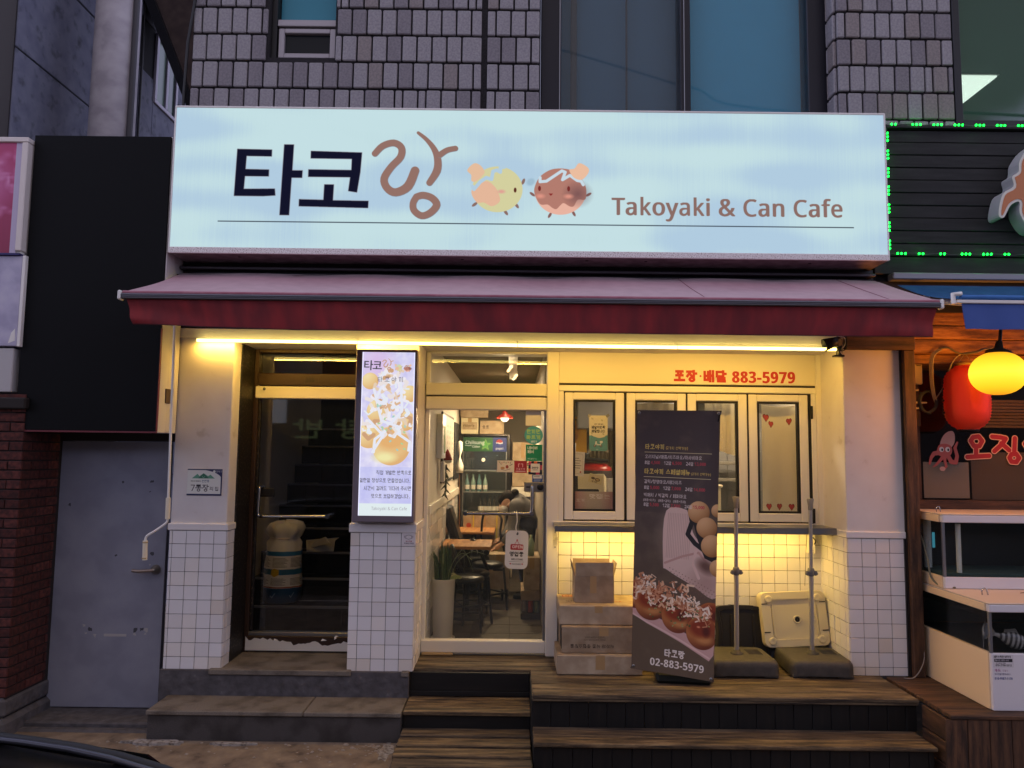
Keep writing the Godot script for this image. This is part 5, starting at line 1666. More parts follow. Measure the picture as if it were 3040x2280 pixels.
	put("tag_hook", tube(curve([Vector3(0.043, 1.45, -0.424), Vector3(0.035, 1.50, -0.42), Vector3(0.045, 1.55, -0.425), Vector3(0.04, 1.62, -0.42), Vector3(0.04, 1.63, -0.44)], 4), 0.004, 6), M.white_plastic, o)

func spotlight() -> void:
	var o := thing("spotlight", "small dark spotlight with loose cables at the top of the right column", "spotlight", Vector3(2.5, 2.96, 0.05))
	put("lamp_hood", lathe([Vector2(0.02, -0.06), Vector2(0.035, -0.05), Vector2(0.05, 0.05), Vector2(0.046, 0.05), Vector2(0.03, -0.03)], 14), M.black_metal, o, Vector3(2.455, 2.985, 0.08), Vector3(0.3, 0, 1.9))
	put("lamp_body", box_mesh(Vector3(0.06, 0.07, 0.06), 0.012), mat(hx("3c3638"), 0.5), o, Vector3(2.52, 3.0, 0.06), Vector3(0.2, 0.2, 0.4))
	bx("lamp_bracket", M.black_metal, o, 2.53, 2.565, 2.90, 2.98, 0.0, 0.04, 0.004)
	bx("lamp_foot", M.black_metal, o, 2.5, 2.58, 2.885, 2.9, 0.0, 0.05, 0.003)
	for k in 3: put("cable", tube(curve([Vector3(2.52, 3.02, 0.05), Vector3(2.56 + 0.01 * k, 3.03, 0.09), Vector3(2.58, 2.98 - 0.02 * k, 0.06), Vector3(2.55 - 0.01 * k, 2.93, 0.05), Vector3(2.57, 2.90, 0.03)], 5), 0.0035, 6), M.black if k else M.white_plastic, o)
	var w := thing("counter_cable", "short black cable dangling under the right end of the counter", "cable", Vector3(2.44, 1.4, -0.35))
	put("cable", tube(curve([Vector3(2.40, 1.50, -0.3), Vector3(2.43, 1.46, -0.3), Vector3(2.455, 1.43, -0.3), Vector3(2.45, 1.40, -0.32)], 5), 0.005, 6), M.black, w)
	put("hanging_wire", tube(curve([Vector3(2.405, 1.50, -0.35), Vector3(2.41, 1.3, -0.4), Vector3(2.415, 1.05, -0.45)], 6), 0.0018, 5), M.black, w)

# ---------------------------------------------------------------- inside the shop
func inside() -> void:
	var R := thing("shop_room", "narrow tiled dining room seen through the glass shop door", "room", Vector3(0.0, 0.46, -2.8))
	var wall := mat(hx("d6cfc4"), 0.8)
	var floor_m := tri(textured(noise_tex(0.03, [[0.2, hx("3c3429")], [0.6, hx("453c30")], [0.9, hx("4c4336")]], 256, 256), 0.7), 0.8)
	for i in 3:
		for j in 14: bx("floor_tile", floor_m, R, -0.72 + 0.355 * i, -0.72 + 0.355 * i + 0.352, 0.42, 0.459, -0.88 - 0.36 * j, -0.53 - 0.36 * j, 0.002)
	bx("floor_bed", M.grout, R, -0.74, 2.7, 0.36, 0.42, -5.6, -0.53, 0.0)
	bx("kitchen_floor", floor_m, R, 0.36, 2.7, 0.42, 0.458, -3.3, -0.62, 0.0)
	bx("side_wall", wall, R, -0.80, -0.72, 0.4, 3.14, -5.6, -0.56, 0.0)
	bx("chair_rail", M.cream, R, -0.72, -0.69, 1.58, 1.66, -5.5, -0.57, 0.004)
	for j in 9:
		for i in 13:
			var z0 := -0.6 - 0.38 * i - (0.19 if j % 2 else 0.0)
			bx("wall_tile", M.tile if (i + j) % 3 else M.tile3, R, -0.72, -0.714, 0.47 + 0.123 * j, 0.589 + 0.123 * j, z0 - 0.376, z0, 0.001)
	bx("partition", mat(hx("9d968c"), 0.8), R, 0.30, 0.36, 0.4, 3.08, -5.3, -1.25, 0.0)
	bx("back_wall", mat(hx("a19684"), 0.85), R, -0.74, 0.36, 0.4, 3.14, -5.66, -5.55, 0.0)
	bx("ceiling", mat(hx("5d5344"), 0.9), R, -0.8, 2.75, 3.08, 3.16, -5.66, -0.56, 0.0)
	bx("kitchen_back", mat(hx("8f8c88"), 0.7), R, 0.36, 2.7, 0.4, 3.08, -3.36, -3.3, 0.0)
	bx("kitchen_side", mat(hx("b3ada2"), 0.7), R, 2.64, 2.7, 0.4, 3.08, -3.3, -0.62, 0.0)
	bx("kitchen_hood", mat(hx("a9abb4"), 0.4, 0.3), R, 0.62, 1.7, 2.35, 2.62, -2.6, -1.4, 0.01)
	for i in 2: bx("cable_duct", M.white_plastic, R, -0.05 + 0.02 * i, 0.02 + 0.02 * i, 3.03, 3.08, -3.6, -0.7, 0.004)
	# ceiling spot tubes seen through the transom
	for q in [[-0.02, -2.1], [0.04, -3.0]]:
		var t := thing("ceiling_tube", "short lit tube lamp on the shop ceiling, seen through the transom, the nearer one" if q[1] > -2.5 else "short lit tube lamp on the shop ceiling, seen through the transom, the farther one", "tube light", Vector3(q[0], 3.0, q[1]))
		put("lit_tube", rod(Vector3(q[0] - 0.04, 3.0, q[1] - 0.25), Vector3(q[0], 3.02, q[1] + 0.05), 0.014, 8), glow(Color(1.0, 0.85, 0.6), 3.0), t)
		bx("tube_holder", M.white_plastic, t, q[0] - 0.03, q[0] + 0.01, 3.02, 3.08, q[1] - 0.1, q[1] - 0.05, 0.003)
		area("tube_glow", Vector3(q[0] - 0.02, 2.98, q[1] - 0.1), Vector3.DOWN, 0.03, 0.3, Color(1.0, 0.88, 0.7), 0.8, t)
	# pendant lamp
	var p := thing("pendant_lamp", "small red rimmed pendant lamp with a lit globe over the dining tables", "lamp", Vector3(-0.10, 2.5, -3.4))
	put("lamp_shade", lathe([Vector2(0.105, 0.0), Vector2(0.1, 0.015), Vector2(0.035, 0.06), Vector2(0.02, 0.09), Vector2(0.018, 0.09), Vector2(0.03, 0.055), Vector2(0.095, 0.008), Vector2(0.104, 0.0)], 24), mat(hx("8e2a22"), 0.4), p, Vector3(-0.10, 2.535, -3.4))
	put("lamp_bulb", ball(0.05, 0.9), glow(Color(1.0, 0.92, 0.78), 3.5), p, Vector3(-0.10, 2.535, -3.4))
	put("lamp_cord", rod(Vector3(-0.10, 2.62, -3.4), Vector3(-0.10, 3.08, -3.4), 0.003, 6), M.black, p)
	omni("lamp_light", Vector3(-0.10, 2.535, -3.4), Color(1.0, 0.88, 0.68), 1.9, 0.05, p)
	p = thing("ceiling_lamp", "round lit ceiling lamp above the kitchen behind the window", "lamp", Vector3(2.0, 3.05, -1.05))
	put("lamp_disc", lathe([Vector2(0.001, -0.04), Vector2(0.12, -0.035), Vector2(0.13, 0.0)], 20), glow(Color(1.0, 0.9, 0.75), 3.0), p, Vector3(2.0, 3.07, -1.05))
	area("lamp_light", Vector3(2.0, 3.02, -1.05), Vector3.DOWN, 0.24, 0.24, Color(1.0, 0.89, 0.72), 3.2, p)
	fridge()
	stock()
	seats()
	door_notices()
	kitchen()
	shop_worker()
	# plant in its tall pot
	p = thing("snake_plant", "upright snake plant in a tall white pot just inside the shop door", "plant", Vector3(-0.60, 0.46, -0.98))
	var o := Vector3(-0.60, 0.46, -0.98)
	put("pot", lathe([Vector2(0.001, 0.0), Vector2(0.082, 0.0), Vector2(0.085, 0.01), Vector2(0.102, 0.52), Vector2(0.104, 0.53), Vector2(0.096, 0.53), Vector2(0.094, 0.5), Vector2(0.001, 0.5)], 28), mat(hx("d5cfc0"), 0.35), p, o)
	put("saucer", lathe([Vector2(0.001, 0), Vector2(0.1, 0.0), Vector2(0.11, 0.02), Vector2(0.104, 0.022), Vector2(0.09, 0.008)], 28), mat(hx("d5cfc0"), 0.35), p, o + Vector3(0, 0.001, 0))
	put("soil", lathe([Vector2(0.094, 0.505), Vector2(0.001, 0.512)], 16), mat(hx("2a2018"), 0.95), p, o)
	var leaf := tri(textured(noise_tex(0.06, [[0.3, hx("24361f")], [0.55, hx("35502c")], [0.75, hx("4d6a3c")]], 256, 256), 0.4), 3.0, false)
	for i in 11:
		var a := TAU * i / 11.0 + 0.3
		var r := 0.03 + 0.035 * (i % 3) / 2.0
		var b := o + Vector3(cos(a) * r, 0.505, sin(a) * r)
		var h := rng.randf_range(0.24, 0.38)
		var lean := Vector3(cos(a), 0, sin(a)) * rng.randf_range(0.0, 0.03)
		put("leaf", tube([b, b + Vector3(0, h * 0.5, 0) + lean * 0.4, b + Vector3(0, h * 0.85, 0) + lean, b + Vector3(0, h, 0) + lean * 1.3], [0.016, 0.0165, 0.011, 0.0015], 8), leaf, p)
	for i in 7:
		var a := TAU * i / 7.0
		var b := o + Vector3(cos(a) * 0.05, 0.505, sin(a) * 0.05)
		var out := Vector3(cos(a) * 0.16 + 0.05, 0, sin(a) * 0.1)
		put("thin_leaf", tube(curve([b, b + Vector3(0, 0.16, 0) + out * 0.3, b + Vector3(0, 0.26, 0) + out * 0.9, b + Vector3(0, 0.24 - 0.03 * i, 0) + out * 1.5], 4), 0.0025, 5), mat(hx("7f8a63"), 0.5), p)
	for i in 4: put("low_leaf", prism(smooth2(v2([0, 0, 0.03, 0.02, 0.07, 0.01, 0.1, -0.02, 0.06, -0.025, 0.02, -0.02])), -0.001, 0.001), mat([hx("7b8a52"), hx("b9b184")][i % 2], 0.5), p, o + Vector3(0.06, 0.535 + 0.01 * i, 0.03 - 0.03 * i), Vector3(-0.7, 0.3 * i, 0.35 - 0.3 * i))

func fridge() -> void:
	var f := thing("drinks_fridge", "black drinks fridge with a green and blue header at the back of the room", "fridge", Vector3(-0.36, 0.46, -4.5))
	var b := mat(hx("121215"), 0.35)
	bx("cabinet_side", b, f, -0.70, -0.655, 0.5, 2.36, -4.85, -4.2, 0.006)
	bx("cabinet_side", b, f, -0.075, -0.03, 0.5, 2.36, -4.85, -4.2, 0.006)
	bx("cabinet_top", b, f, -0.655, -0.075, 2.33, 2.36, -4.85, -4.2, 0.006)
	bx("cabinet_back", mat(hx("2e3840"), 0.5), f, -0.655, -0.075, 0.5, 2.33, -4.85, -4.8, 0.0)
	bx("cabinet_foot", b, f, -0.70, -0.03, 0.462, 0.62, -4.84, -4.21, 0.006)
	var c := Canvas.new(330, 105, hx("1d7a3c"))
	for x in 225:
		for y in 105: c.im.set_pixel(x, y, hx("17602f").lerp(hx("2f9a4a"), clampf(1.0 - Vector2((x - 180) / 90.0, (y - 50) / 60.0).length(), 0.0, 1.0)))
	c.rect(225, 0, 105, 105, hx("1f3f8f"))
	c.line([Vector2(170, 14), Vector2(180, 42), Vector2(206, 46), Vector2(184, 62), Vector2(192, 92), Vector2(168, 74), Vector2(144, 90), Vector2(152, 62), Vector2(134, 42), Vector2(160, 42), Vector2(170, 14)], 3, hx("a8d86a"))
	c.poly(v2([170, 18, 179, 44, 202, 48, 182, 62, 189, 88, 168, 72, 147, 86, 155, 60, 138, 44, 161, 43]), hx("5cb54e"))
	var e := 14.0
	for ch in "Chilsung": e += c.latin(ch, e, 52, 36, hx("eef2ea"), true, 0.98)
	e = 66.0
	for ch in "Cider": e += c.latin(ch, e, 78, 24, hx("eef2ea"), true, 1.0)
	c.line([Vector2(14, 60), Vector2(40, 64), Vector2(62, 60)], 4, hx("eef2ea"))
	c.oval(275, 40, 26, 26, hx("eef0f2"))
	c.poly(smooth2(v2([250, 36, 256, 22, 275, 13, 294, 22, 300, 32, 285, 40, 268, 38]), true, 3), hx("c22a32"))
	c.poly(smooth2(v2([250, 46, 262, 44, 280, 50, 299, 46, 292, 60, 275, 67, 258, 60]), true, 3), hx("26459a"))
	e = 246.0
	for ch in "pepsi": e += c.latin(ch, e, 90, 24, hx("eef0f2"), true, 0.95)
	var hm := glow(Color.BLACK, 0.3)
	hm.emission_texture = c.tex()
	hm.emission_operator = BaseMaterial3D.EMISSION_OP_ADD
	hm.albedo_texture = c.tex()
	hm.albedo_color = Color(0.6, 0.6, 0.6)
	add_print("lit_header", hm, b, f, -0.65, -0.08, 2.13, 2.315, -4.2, -4.19)
	for y in [1.88, 1.60, 1.32, 1.02]:
		bx("shelf", mat(hx("a7aaa8"), 0.4, 0.4), f, -0.65, -0.08, y - 0.012, y, -4.78, -4.24, 0.002)
	var gl := [mat(hx("5f8f95"), 0.15), mat(hx("8fb0a8"), 0.15), mat(hx("2c2420"), 0.2), mat(hx("4d6a5a"), 0.2)]
	var bottle := lathe([Vector2(0.001, 0), Vector2(0.03, 0.0), Vector2(0.031, 0.1), Vector2(0.028, 0.13), Vector2(0.012, 0.18), Vector2(0.011, 0.21), Vector2(0.013, 0.212), Vector2(0.013, 0.225), Vector2(0.001, 0.225)], 12)
	for s in [[1.60, 4, 0], [1.32, 5, 2], [1.02, 6, 1]]:
		for i in s[1]:
			var x: float = (-0.60 + 0.08 * i) if s[1] == 4 else (-0.42 + 0.062 * i)
			put("bottle", bottle, gl[(s[2] + (i % 2) * (1 if s[2] == 0 else 0)) % 4], f, Vector3(x, s[0] + 0.001, -4.33))
			put("bottle_label", lathe([Vector2(0.0318, 0.03), Vector2(0.0318, 0.085)], 12), M.paper, f, Vector3(x, s[0] + 0.001, -4.33))
	bx("glass_door", M.glass, f, -0.65, -0.08, 0.63, 2.13, -4.205, -4.2, 0.0)
	bx("door_edge", M.dull_steel, f, -0.658, -0.645, 0.63, 2.13, -4.2, -4.185, 0.002)
	bx("door_edge", M.dull_steel, f, -0.088, -0.075, 0.63, 2.13, -4.2, -4.185, 0.002)
	put("door_sticker", lathe([Vector2(0.025, 0), Vector2(0.001, 0.001)], 16), M.paper, f, Vector3(-0.385, 2.02, -4.198), Vector3(PI / 2, 0, 0))
	omni("fridge_light", Vector3(-0.36, 2.08, -4.4), Color(0.85, 0.95, 1.0), 0.03, 0.03, f)

func small_carton(label: String, x0: float, x1: float, y0: float, y1: float, z0: float, z1: float, text := "", m: Material = null, mark := hx("4a3c2e")) -> Node3D:
	var t := thing("carton", label, "carton", Vector3((x0 + x1) / 2, y0, (z0 + z1) / 2), "cartons stored in the dining room")
	bx("box_body", m if m else M.carton, t, x0, x1, y0, y1, z0, z1, 0.005)
	bx("tape", M.tape, t, (x0 + x1) / 2 - 0.025, (x0 + x1) / 2 + 0.025, y1 - (y1 - y0) * 0.35, y1 - 0.002, z1, z1 + 0.0008, 0.0)
	if text:
		var c := Canvas.new(200, 100, Color(0, 0, 0, 0))
		c.text(text, 8, 30, 34, mark, 0.13, true)
		var pm := textured(c.tex(), 0.85)
		pm.transparency = BaseMaterial3D.TRANSPARENCY_ALPHA_SCISSOR
		var w := (x1 - x0) * 0.86
		add_print("printed_text", pm, M.carton, t, (x0 + x1) / 2 - w / 2, (x0 + x1) / 2 + w / 2, (y0 + y1) / 2 - w / 4, (y0 + y1) / 2 + w / 4, z1 + 0.001, z1 + 0.0016)
	return t

func stock() -> void:
	small_carton("white printed fruit carton on the fridge, left of the plain brown one", -0.69, -0.46, 2.362, 2.575, -4.6, -4.28, "Victoria", mat(hx("cfc5a6"), 0.8), hx("5a4a22"))
	small_carton("brown taped carton on the fridge under the pendant lamp", -0.44, -0.12, 2.362, 2.54, -4.6, -4.26, "음료", null)
	small_carton("long brown carton lying on the white carton above the fridge", -0.70, -0.33, 2.577, 2.73, -4.6, -4.24)
	small_carton("tall brown carton with large black capitals to the right of the fridge", 0.0, 0.28, 1.66, 2.26, -4.9, -4.45, "U'CAN SE", null, hx("3a241c"))
	var s := thing("stock_shelf", "cream stock shelf under the tall carton at the back right", "shelf", Vector3(0.14, 0.46, -4.6))
	bx("shelf_board", M.cream, s, -0.01, 0.29, 1.53, 1.655, -4.9, -4.42, 0.004)
	bx("shelf_board", M.cream, s, -0.01, 0.29, 1.0, 1.03, -4.9, -4.42, 0.004)
	for x in [-0.01, 0.13, 0.27]: bx("shelf_post", M.carton, s, x, x + 0.02, 0.462, 1.53, -4.9, -4.43, 0.003)
	for i in 4: put("bottle", lathe([Vector2(0.001, 0), Vector2(0.03, 0), Vector2(0.03, 0.16), Vector2(0.012, 0.22), Vector2(0.012, 0.26), Vector2(0.001, 0.26)], 10), M.black, s, Vector3(0.04 + 0.066 * i, 1.031, -4.5))
	var t := small_carton("wide carton with yellow straps standing before the fridge", -0.60, -0.09, 0.46, 1.36, -3.95, -3.6)
	for x in [-0.48, -0.19]: bx("strap", mat(hx("d2b93c"), 0.5), t, x, x + 0.014, 0.5, 1.363, -3.599, -3.596, 0.0)
	put("round_mark", lathe([Vector2(0.03, 0), Vector2(0.001, 0.001)], 16), mat(hx("a8402c"), 0.8), t, Vector3(-0.53, 1.22, -3.599), Vector3(PI / 2, 0, 0))
	t = small_carton("open brown carton with a hand hole on the floor below the bending worker", -0.26, -0.02, 0.62, 1.0, -2.9, -2.6)
	bx("hand_hole", M.gasket, t, -0.2, -0.09, 0.82, 0.845, -2.6, -2.598, 0.0)
	small_carton("brown carton with black lettering low on the right behind the open tag", 0.13, 0.29, 0.74, 1.06, -2.4, -1.9, "기스", null)
	t = thing("bottle_crate", "low crate of small bottles and cans on the floor at the right", "crate", Vector3(0.2, 0.46, -2.1))
	bx("crate_tray", M.black, t, 0.10, 0.295, 0.46, 0.52, -2.4, -1.85, 0.004)
	for i in 3:
		for j in 3: put("can", lathe([Vector2(0.001, 0), Vector2(0.026, 0), Vector2(0.028, 0.01), Vector2(0.028, 0.1), Vector2(0.024, 0.112), Vector2(0.001, 0.112)], 12), mat([hx("7f7a72"), hx("9c3a30"), hx("6f7f5e")][(i + j) % 3], 0.3, 0.4), t, Vector3(0.135 + 0.062 * i, 0.521, -1.9 - 0.15 * j))
	bx("crate_tray", M.carton2, t, 0.10, 0.295, 0.64, 0.735, -2.4, -1.87, 0.004)
	t = thing("spray_bottle", "pale green bottle standing on the cartons behind the door handle", "bottle", Vector3(0.2, 1.06, -2.05))
	put("bottle_body", lathe([Vector2(0.001, 0), Vector2(0.035, 0), Vector2(0.036, 0.13), Vector2(0.02, 0.17), Vector2(0.013, 0.18), Vector2(0.013, 0.21), Vector2(0.001, 0.21)], 14), mat(hx("9fb59a"), 0.25), t, Vector3(0.2, 1.061, -2.05))
	t = thing("green_packet", "small teal packet lying by the pale green bottle", "packet", Vector3(0.13, 1.06, -2.0))
	bx("packet_body", mat(hx("2f7a62"), 0.4), t, 0.10, 0.16, 1.061, 1.15, -2.02, -1.98, 0.006)

func seats() -> void:
	for k in 2:
		var z := -1.95 if k == 0 else -3.35
		var t := thing("dining_table", "nearer wooden dining table on a black pedestal beside the snake plant" if k == 0 else "farther wooden dining table on a black pedestal beside the strapped carton", "table", Vector3(-0.45, 0.46, z), "dining tables along the tiled wall")
		bx("tabletop", M.table, t, -0.70, -0.20, 1.165, 1.195, z - 0.32, z + 0.32, 0.004, k)
		put("pedestal", rod(Vector3(-0.45, 0.5, z), Vector3(-0.45, 1.165, z), 0.032, 12), M.black_metal, t)
		put("base_disc", lathe([Vector2(0.001, 0), Vector2(0.2, 0.0), Vector2(0.2, 0.012), Vector2(0.06, 0.035), Vector2(0.03, 0.06), Vector2(0.001, 0.06)], 28), M.black_metal, t, Vector3(-0.45, 0.46, z))
	# tufted black armchair
	var c := thing("padded_chair", "black tufted padded chair between the two dining tables", "chair", Vector3(-0.44, 0.46, -2.62))
	var lea := mat(hx("16161a"), 0.4)
	bx("seat", lea, c, -0.68, -0.24, 0.86, 1.02, -2.85, -2.45, 0.05)
	for i in 7: put("seat_roll", rod(Vector3(-0.65 + 0.063 * i, 1.02, -2.83), Vector3(-0.65 + 0.063 * i, 1.03, -2.47), 0.032, 8), lea, c)
	put("backrest", box_mesh(Vector3(0.1, 0.5, 0.42), 0.03), lea, c, Vector3(-0.65, 1.28, -2.66), Vector3(0, 0, 0.32))
	for x in [-0.64, -0.28]:
		for z in [-2.8, -2.5]: put("leg", rod(Vector3(x, 0.46, z), Vector3(x, 0.88, z), 0.014, 8), M.black_metal, c)
	# stools with round black seats
	var proto: Node3D
	for i in 3:
		var at: Vector3 = [Vector3(-0.42, 0.46, -1.38), Vector3(-0.38, 0.46, -1.72), Vector3(-0.25, 0.46, -2.3)][i]
		var lab: String = ["black backed stool nearest the snake plant", "black backed stool half under the nearer dining table", "black backed stool at the far end of the nearer dining table"][i]
		if i == 0:
			proto = thing("stool", lab, "stool", at, "black stools by the dining tables", true)
			put("seat", lathe([Vector2(0.001, 0), Vector2(0.16, 0.0), Vector2(0.17, 0.02), Vector2(0.165, 0.045), Vector2(0.13, 0.06), Vector2(0.001, 0.062)], 24), lea, proto, Vector3(0, 0.44, 0))
			for q in [[-1, -1], [1, -1], [1, 1], [-1, 1]]: put("leg", rod(Vector3(q[0] * 0.15, 0, q[1] * 0.15), Vector3(q[0] * 0.12, 0.44, q[1] * 0.12), 0.0125, 8), M.black_metal, proto)
			put("ring", tube([Vector3(0.14, 0.18, 0.14), Vector3(-0.14, 0.18, 0.14), Vector3(-0.14, 0.18, -0.14), Vector3(0.14, 0.18, -0.14), Vector3(0.14, 0.18, 0.14)], 0.009, 6), M.black_metal, proto)
			put("backrest", tube(curve([Vector3(-0.12, 0.44, -0.12), Vector3(-0.2, 0.62, -0.1), Vector3(-0.22, 0.74, 0.0), Vector3(-0.2, 0.62, 0.1), Vector3(-0.12, 0.44, 0.12)], 4), 0.02, 8), lea, proto)
		else:
			var s := copy(proto, lab)
			s.position = at
			s.rotation.y = 0.4 * i
	var k := thing("bentwood_chair", "dark bentwood chair back beyond the farther dining table", "chair", Vector3(-0.18, 0.46, -3.0))
	put("seat", lathe([Vector2(0.001, 0), Vector2(0.17, 0.0), Vector2(0.175, 0.02), Vector2(0.16, 0.035), Vector2(0.001, 0.04)], 20), lea, k, Vector3(-0.2, 0.88, -2.95))
	put("back_hoop", tube(curve([Vector3(-0.05, 0.46, -2.8), Vector3(-0.06, 0.9, -2.83), Vector3(-0.13, 1.18, -2.95), Vector3(-0.12, 1.36, -3.0), Vector3(-0.22, 1.42, -3.08), Vector3(-0.34, 1.36, -3.12), Vector3(-0.35, 0.9, -3.08), Vector3(-0.36, 0.46, -3.1)], 5), 0.014, 8), lea, k)
	for x in [-0.3, -0.1]: put("leg", rod(Vector3(x, 0.46, -2.82), Vector3(x, 0.88, -2.86), 0.013, 8), lea, k)

func door_notices() -> void:
	# left wall: menu board, black board, meter box, festive garland
	var c := Canvas.new(200, 330, hx("cfc8ba"))
	for i in 9:
		c.text(["타코야끼", "오리지널", "매콤", "치즈", "갈릭", "캔음료", "맥주", "콜라", "사이다"][i], 20, 40 + 30 * i, 17, hx("55504a"), 0.1)
		c.text("4,500", 130, 40 + 30 * i, 15, hx("8a4640"), 0.1)
	var o := thing("menu_board", "framed white menu board on the tiled side wall of the dining room", "menu board", Vector3(-0.70, 1.8, -2.3))
	bx("board_frame", M.black, o, -0.719, -0.70, 1.80, 2.52, -3.15, -1.72, 0.004)
	var face_mesh := print_mesh(1.36, 0.66, 0.002)
	var pm := textured(c.tex(), 0.5)
	pm.uv1_scale = Vector3(2, 1, 1)
	put("board_face", face_mesh, null, o, Vector3(-0.698, 2.16, -2.435), Vector3(0, PI / 2, 0)).set_surface_override_material(0, pm)
	(o.get_child(1) as MeshInstance3D).set_surface_override_material(1, M.black)
	o = thing("black_board", "plain black board on the side wall beside the fridge", "board", Vector3(-0.70, 1.8, -3.7))
	bx("board_panel", mat(hx("1b1c1f"), 0.7), o, -0.719, -0.70, 1.78, 2.48, -4.15, -3.35, 0.004)
	o = thing("wall_cabinet", "narrow white box with a coloured calendar on the side wall by the door", "cabinet", Vector3(-0.69, 2.0, -1.5))
	bx("cabinet_box", M.white_plastic, o, -0.719, -0.66, 2.05, 2.47, -1.62, -1.25, 0.006)
	bx("colour_strip", mat(hx("6f9a5a"), 0.6), o, -0.66, -0.657, 2.1, 2.36, -1.55, -1.42, 0.0)
	o = thing("wall_garland", "festive garland with a red hat and fir twigs on the side wall", "garland", Vector3(-0.68, 1.9, -1.75))
	put("hat", lathe([Vector2(0.001, 0), Vector2(0.05, 0), Vector2(0.03, 0.06), Vector2(0.005, 0.11), Vector2(0.001, 0.112)], 12), mat(hx("9a2a26"), 0.9), o, Vector3(-0.66, 2.03, -1.85))
	put("hat_brim", ball(0.045, 0.5, 12), M.paper, o, Vector3(-0.655, 2.02, -1.85))
	for i in 16: put("fir_twig", tube([Vector3(-0.67, 1.98 - 0.02 * i, -1.8), Vector3(-0.67 + 0.05 * sin(i * 1.7), 1.93 - 0.02 * i, -1.8 - 0.1 * cos(i * 1.7))], [0.012, 0.002], 5), mat(hx("3d4a34"), 0.9), o)
	bx("ornament_plate", M.paper, o, -0.70, -0.66, 1.82, 2.02, -1.62, -1.48, 0.01)
	o = thing("hanging_cloth", "white cloth tied in the middle hanging beside the fridge", "cloth", Vector3(-0.66, 1.9, -3.6))
	put("cloth", lathe([Vector2(0.001, -0.2), Vector2(0.045, -0.2), Vector2(0.05, -0.12), Vector2(0.012, -0.01), Vector2(0.012, 0.01), Vector2(0.036, 0.09), Vector2(0.03, 0.18), Vector2(0.001, 0.2)], 10), M.paper, o, Vector3(-0.655, 2.06, -3.6))
	put("beads", tube([Vector3(-0.655, 1.87, -3.6), Vector3(-0.655, 1.78, -3.6), Vector3(-0.64, 1.1, -3.6)], 0.004, 5), mat(hx("8a5f3a"), 0.6), o)
	# stickers on the door glass
	var zf := -0.5065
	var stick := func(called: String, label: String, cv: Canvas, x0: float, x1: float, y0: float, y1: float, cut := false) -> void:
		var t := thing(called, label, "sticker", Vector3((x0 + x1) / 2, y0, zf))
		var m := textured(cv.tex(), 0.45)
		if cut:
			m.transparency = BaseMaterial3D.TRANSPARENCY_ALPHA_SCISSOR
			m.alpha_scissor_threshold = 0.5
		add_print("sticker_face", m, m if cut else M.paper, t, x0, x1, y0, y1, zf, zf + 0.001)
	c = Canvas.new(64, 64, hx("e0dac8"))
	stick.call("blank_sticker", "blank cream square sticker at the top of the shop door glass", c, 0.108, 0.24, 2.34, 2.468)
	c = Canvas.new(128, 128, Color(0, 0, 0, 0))
	c.oval(64, 64, 62, 62, hx("4fa5a8"))
	c.text("한끼만", 16, 22, 32, hx("a8cf7a"), 0.16, true)
	c.text("빠르게", 16, 62, 32, hx("a8cf7a"), 0.16, true)
	c.text("배민1", 46, 100, 16, hx("f0f0e8"), 0.14, true)
	stick.call("round_sticker", "round teal sticker with green lettering on the shop door glass", c, 0.096, 0.256, 2.182, 2.338, true)
	c = Canvas.new(128, 128, hx("1f8a5e"))
	c.text("네이버", 12, 12, 27, hx("eef2ee"), 0.14, true)
	c.text("페이", 12, 42, 27, hx("eef2ee"), 0.14, true)
	c.text("현장결제 Pay", 14, 104, 12, hx("d9e8dc"), 0.12)
	stick.call("green_sticker", "green square payment sticker with white lettering on the shop door glass", c, 0.112, 0.25, 2.043, 2.181)
	c = Canvas.new(96, 96, hx("a3262c"))
	c.line([Vector2(32, 48), Vector2(32, 24), Vector2(64, 24), Vector2(64, 48)], 5, hx("e8c8c4"))
	c.line([Vector2(48, 18), Vector2(48, 38)], 6, hx("a3262c"))
	c.text("단골가게", 14, 56, 17, hx("e8c8c4"), 0.12, true)
	c.rect(10, 80, 76, 6, hx("e8c8c4"))
	stick.call("red_sticker", "small red square sticker on the shop door glass", c, 0.016, 0.122, 1.943, 2.043)
	c = Canvas.new(128, 92, hx("e0d8c4"))
	c.oval(42, 60, 16, 10, hx("b98a5c"))
	c.oval(76, 50, 11, 14, hx("9c4a38"))
	c.line([Vector2(30, 72), Vector2(64, 78), Vector2(100, 66)], 3, hx("55504a"))
	c.line([Vector2(12, 8), Vector2(34, 34)], 2, hx("55504a"))
	c.line([Vector2(96, 40), Vector2(116, 28)], 4, hx("55504a"))
	for i in 6: c.oval(20 + 16 * i, 14 + 5 * (i % 2), 3, 5, [hx("6f8a4a"), hx("a8402c"), hx("55504a")][i % 3])
	stick.call("food_sticker", "white sticker with small food drawings beside the red one on the door glass", c, -0.128, 0.013, 1.948, 2.045)
	c = Canvas.new(110, 110, hx("1c1a30"))
	for r in [[0, 0, 22, 30, "c23a5a"], [44, 0, 26, 22, "e0703a"], [88, 30, 22, 40, "c23a5a"], [0, 60, 24, 26, "e0703a"], [60, 90, 30, 20, "c23a5a"]]: c.rect(r[0], r[1], r[2], r[3], hx(r[4]))
	c.rect(18, 18, 74, 74, hx("e6e2d8"))
	var e := 26.0
	for ch in "zero": e += c.latin(ch, e, 60, 26, hx("24202a"), true, 1.0)
	c.rect(34, 68, 40, 5, hx("8a8680"))
	stick.call("zero_sticker", "square sticker with a white centre in a dark patterned frame on the door glass", c, 0.135, 0.25, 1.93, 2.04)
	c = Canvas.new(90, 130, hx("2c4f9a"))
	c.rect(8, 4, 74, 26, hx("e2e4e8"))
	c.rect(14, 12, 50, 6, hx("6a7080"))
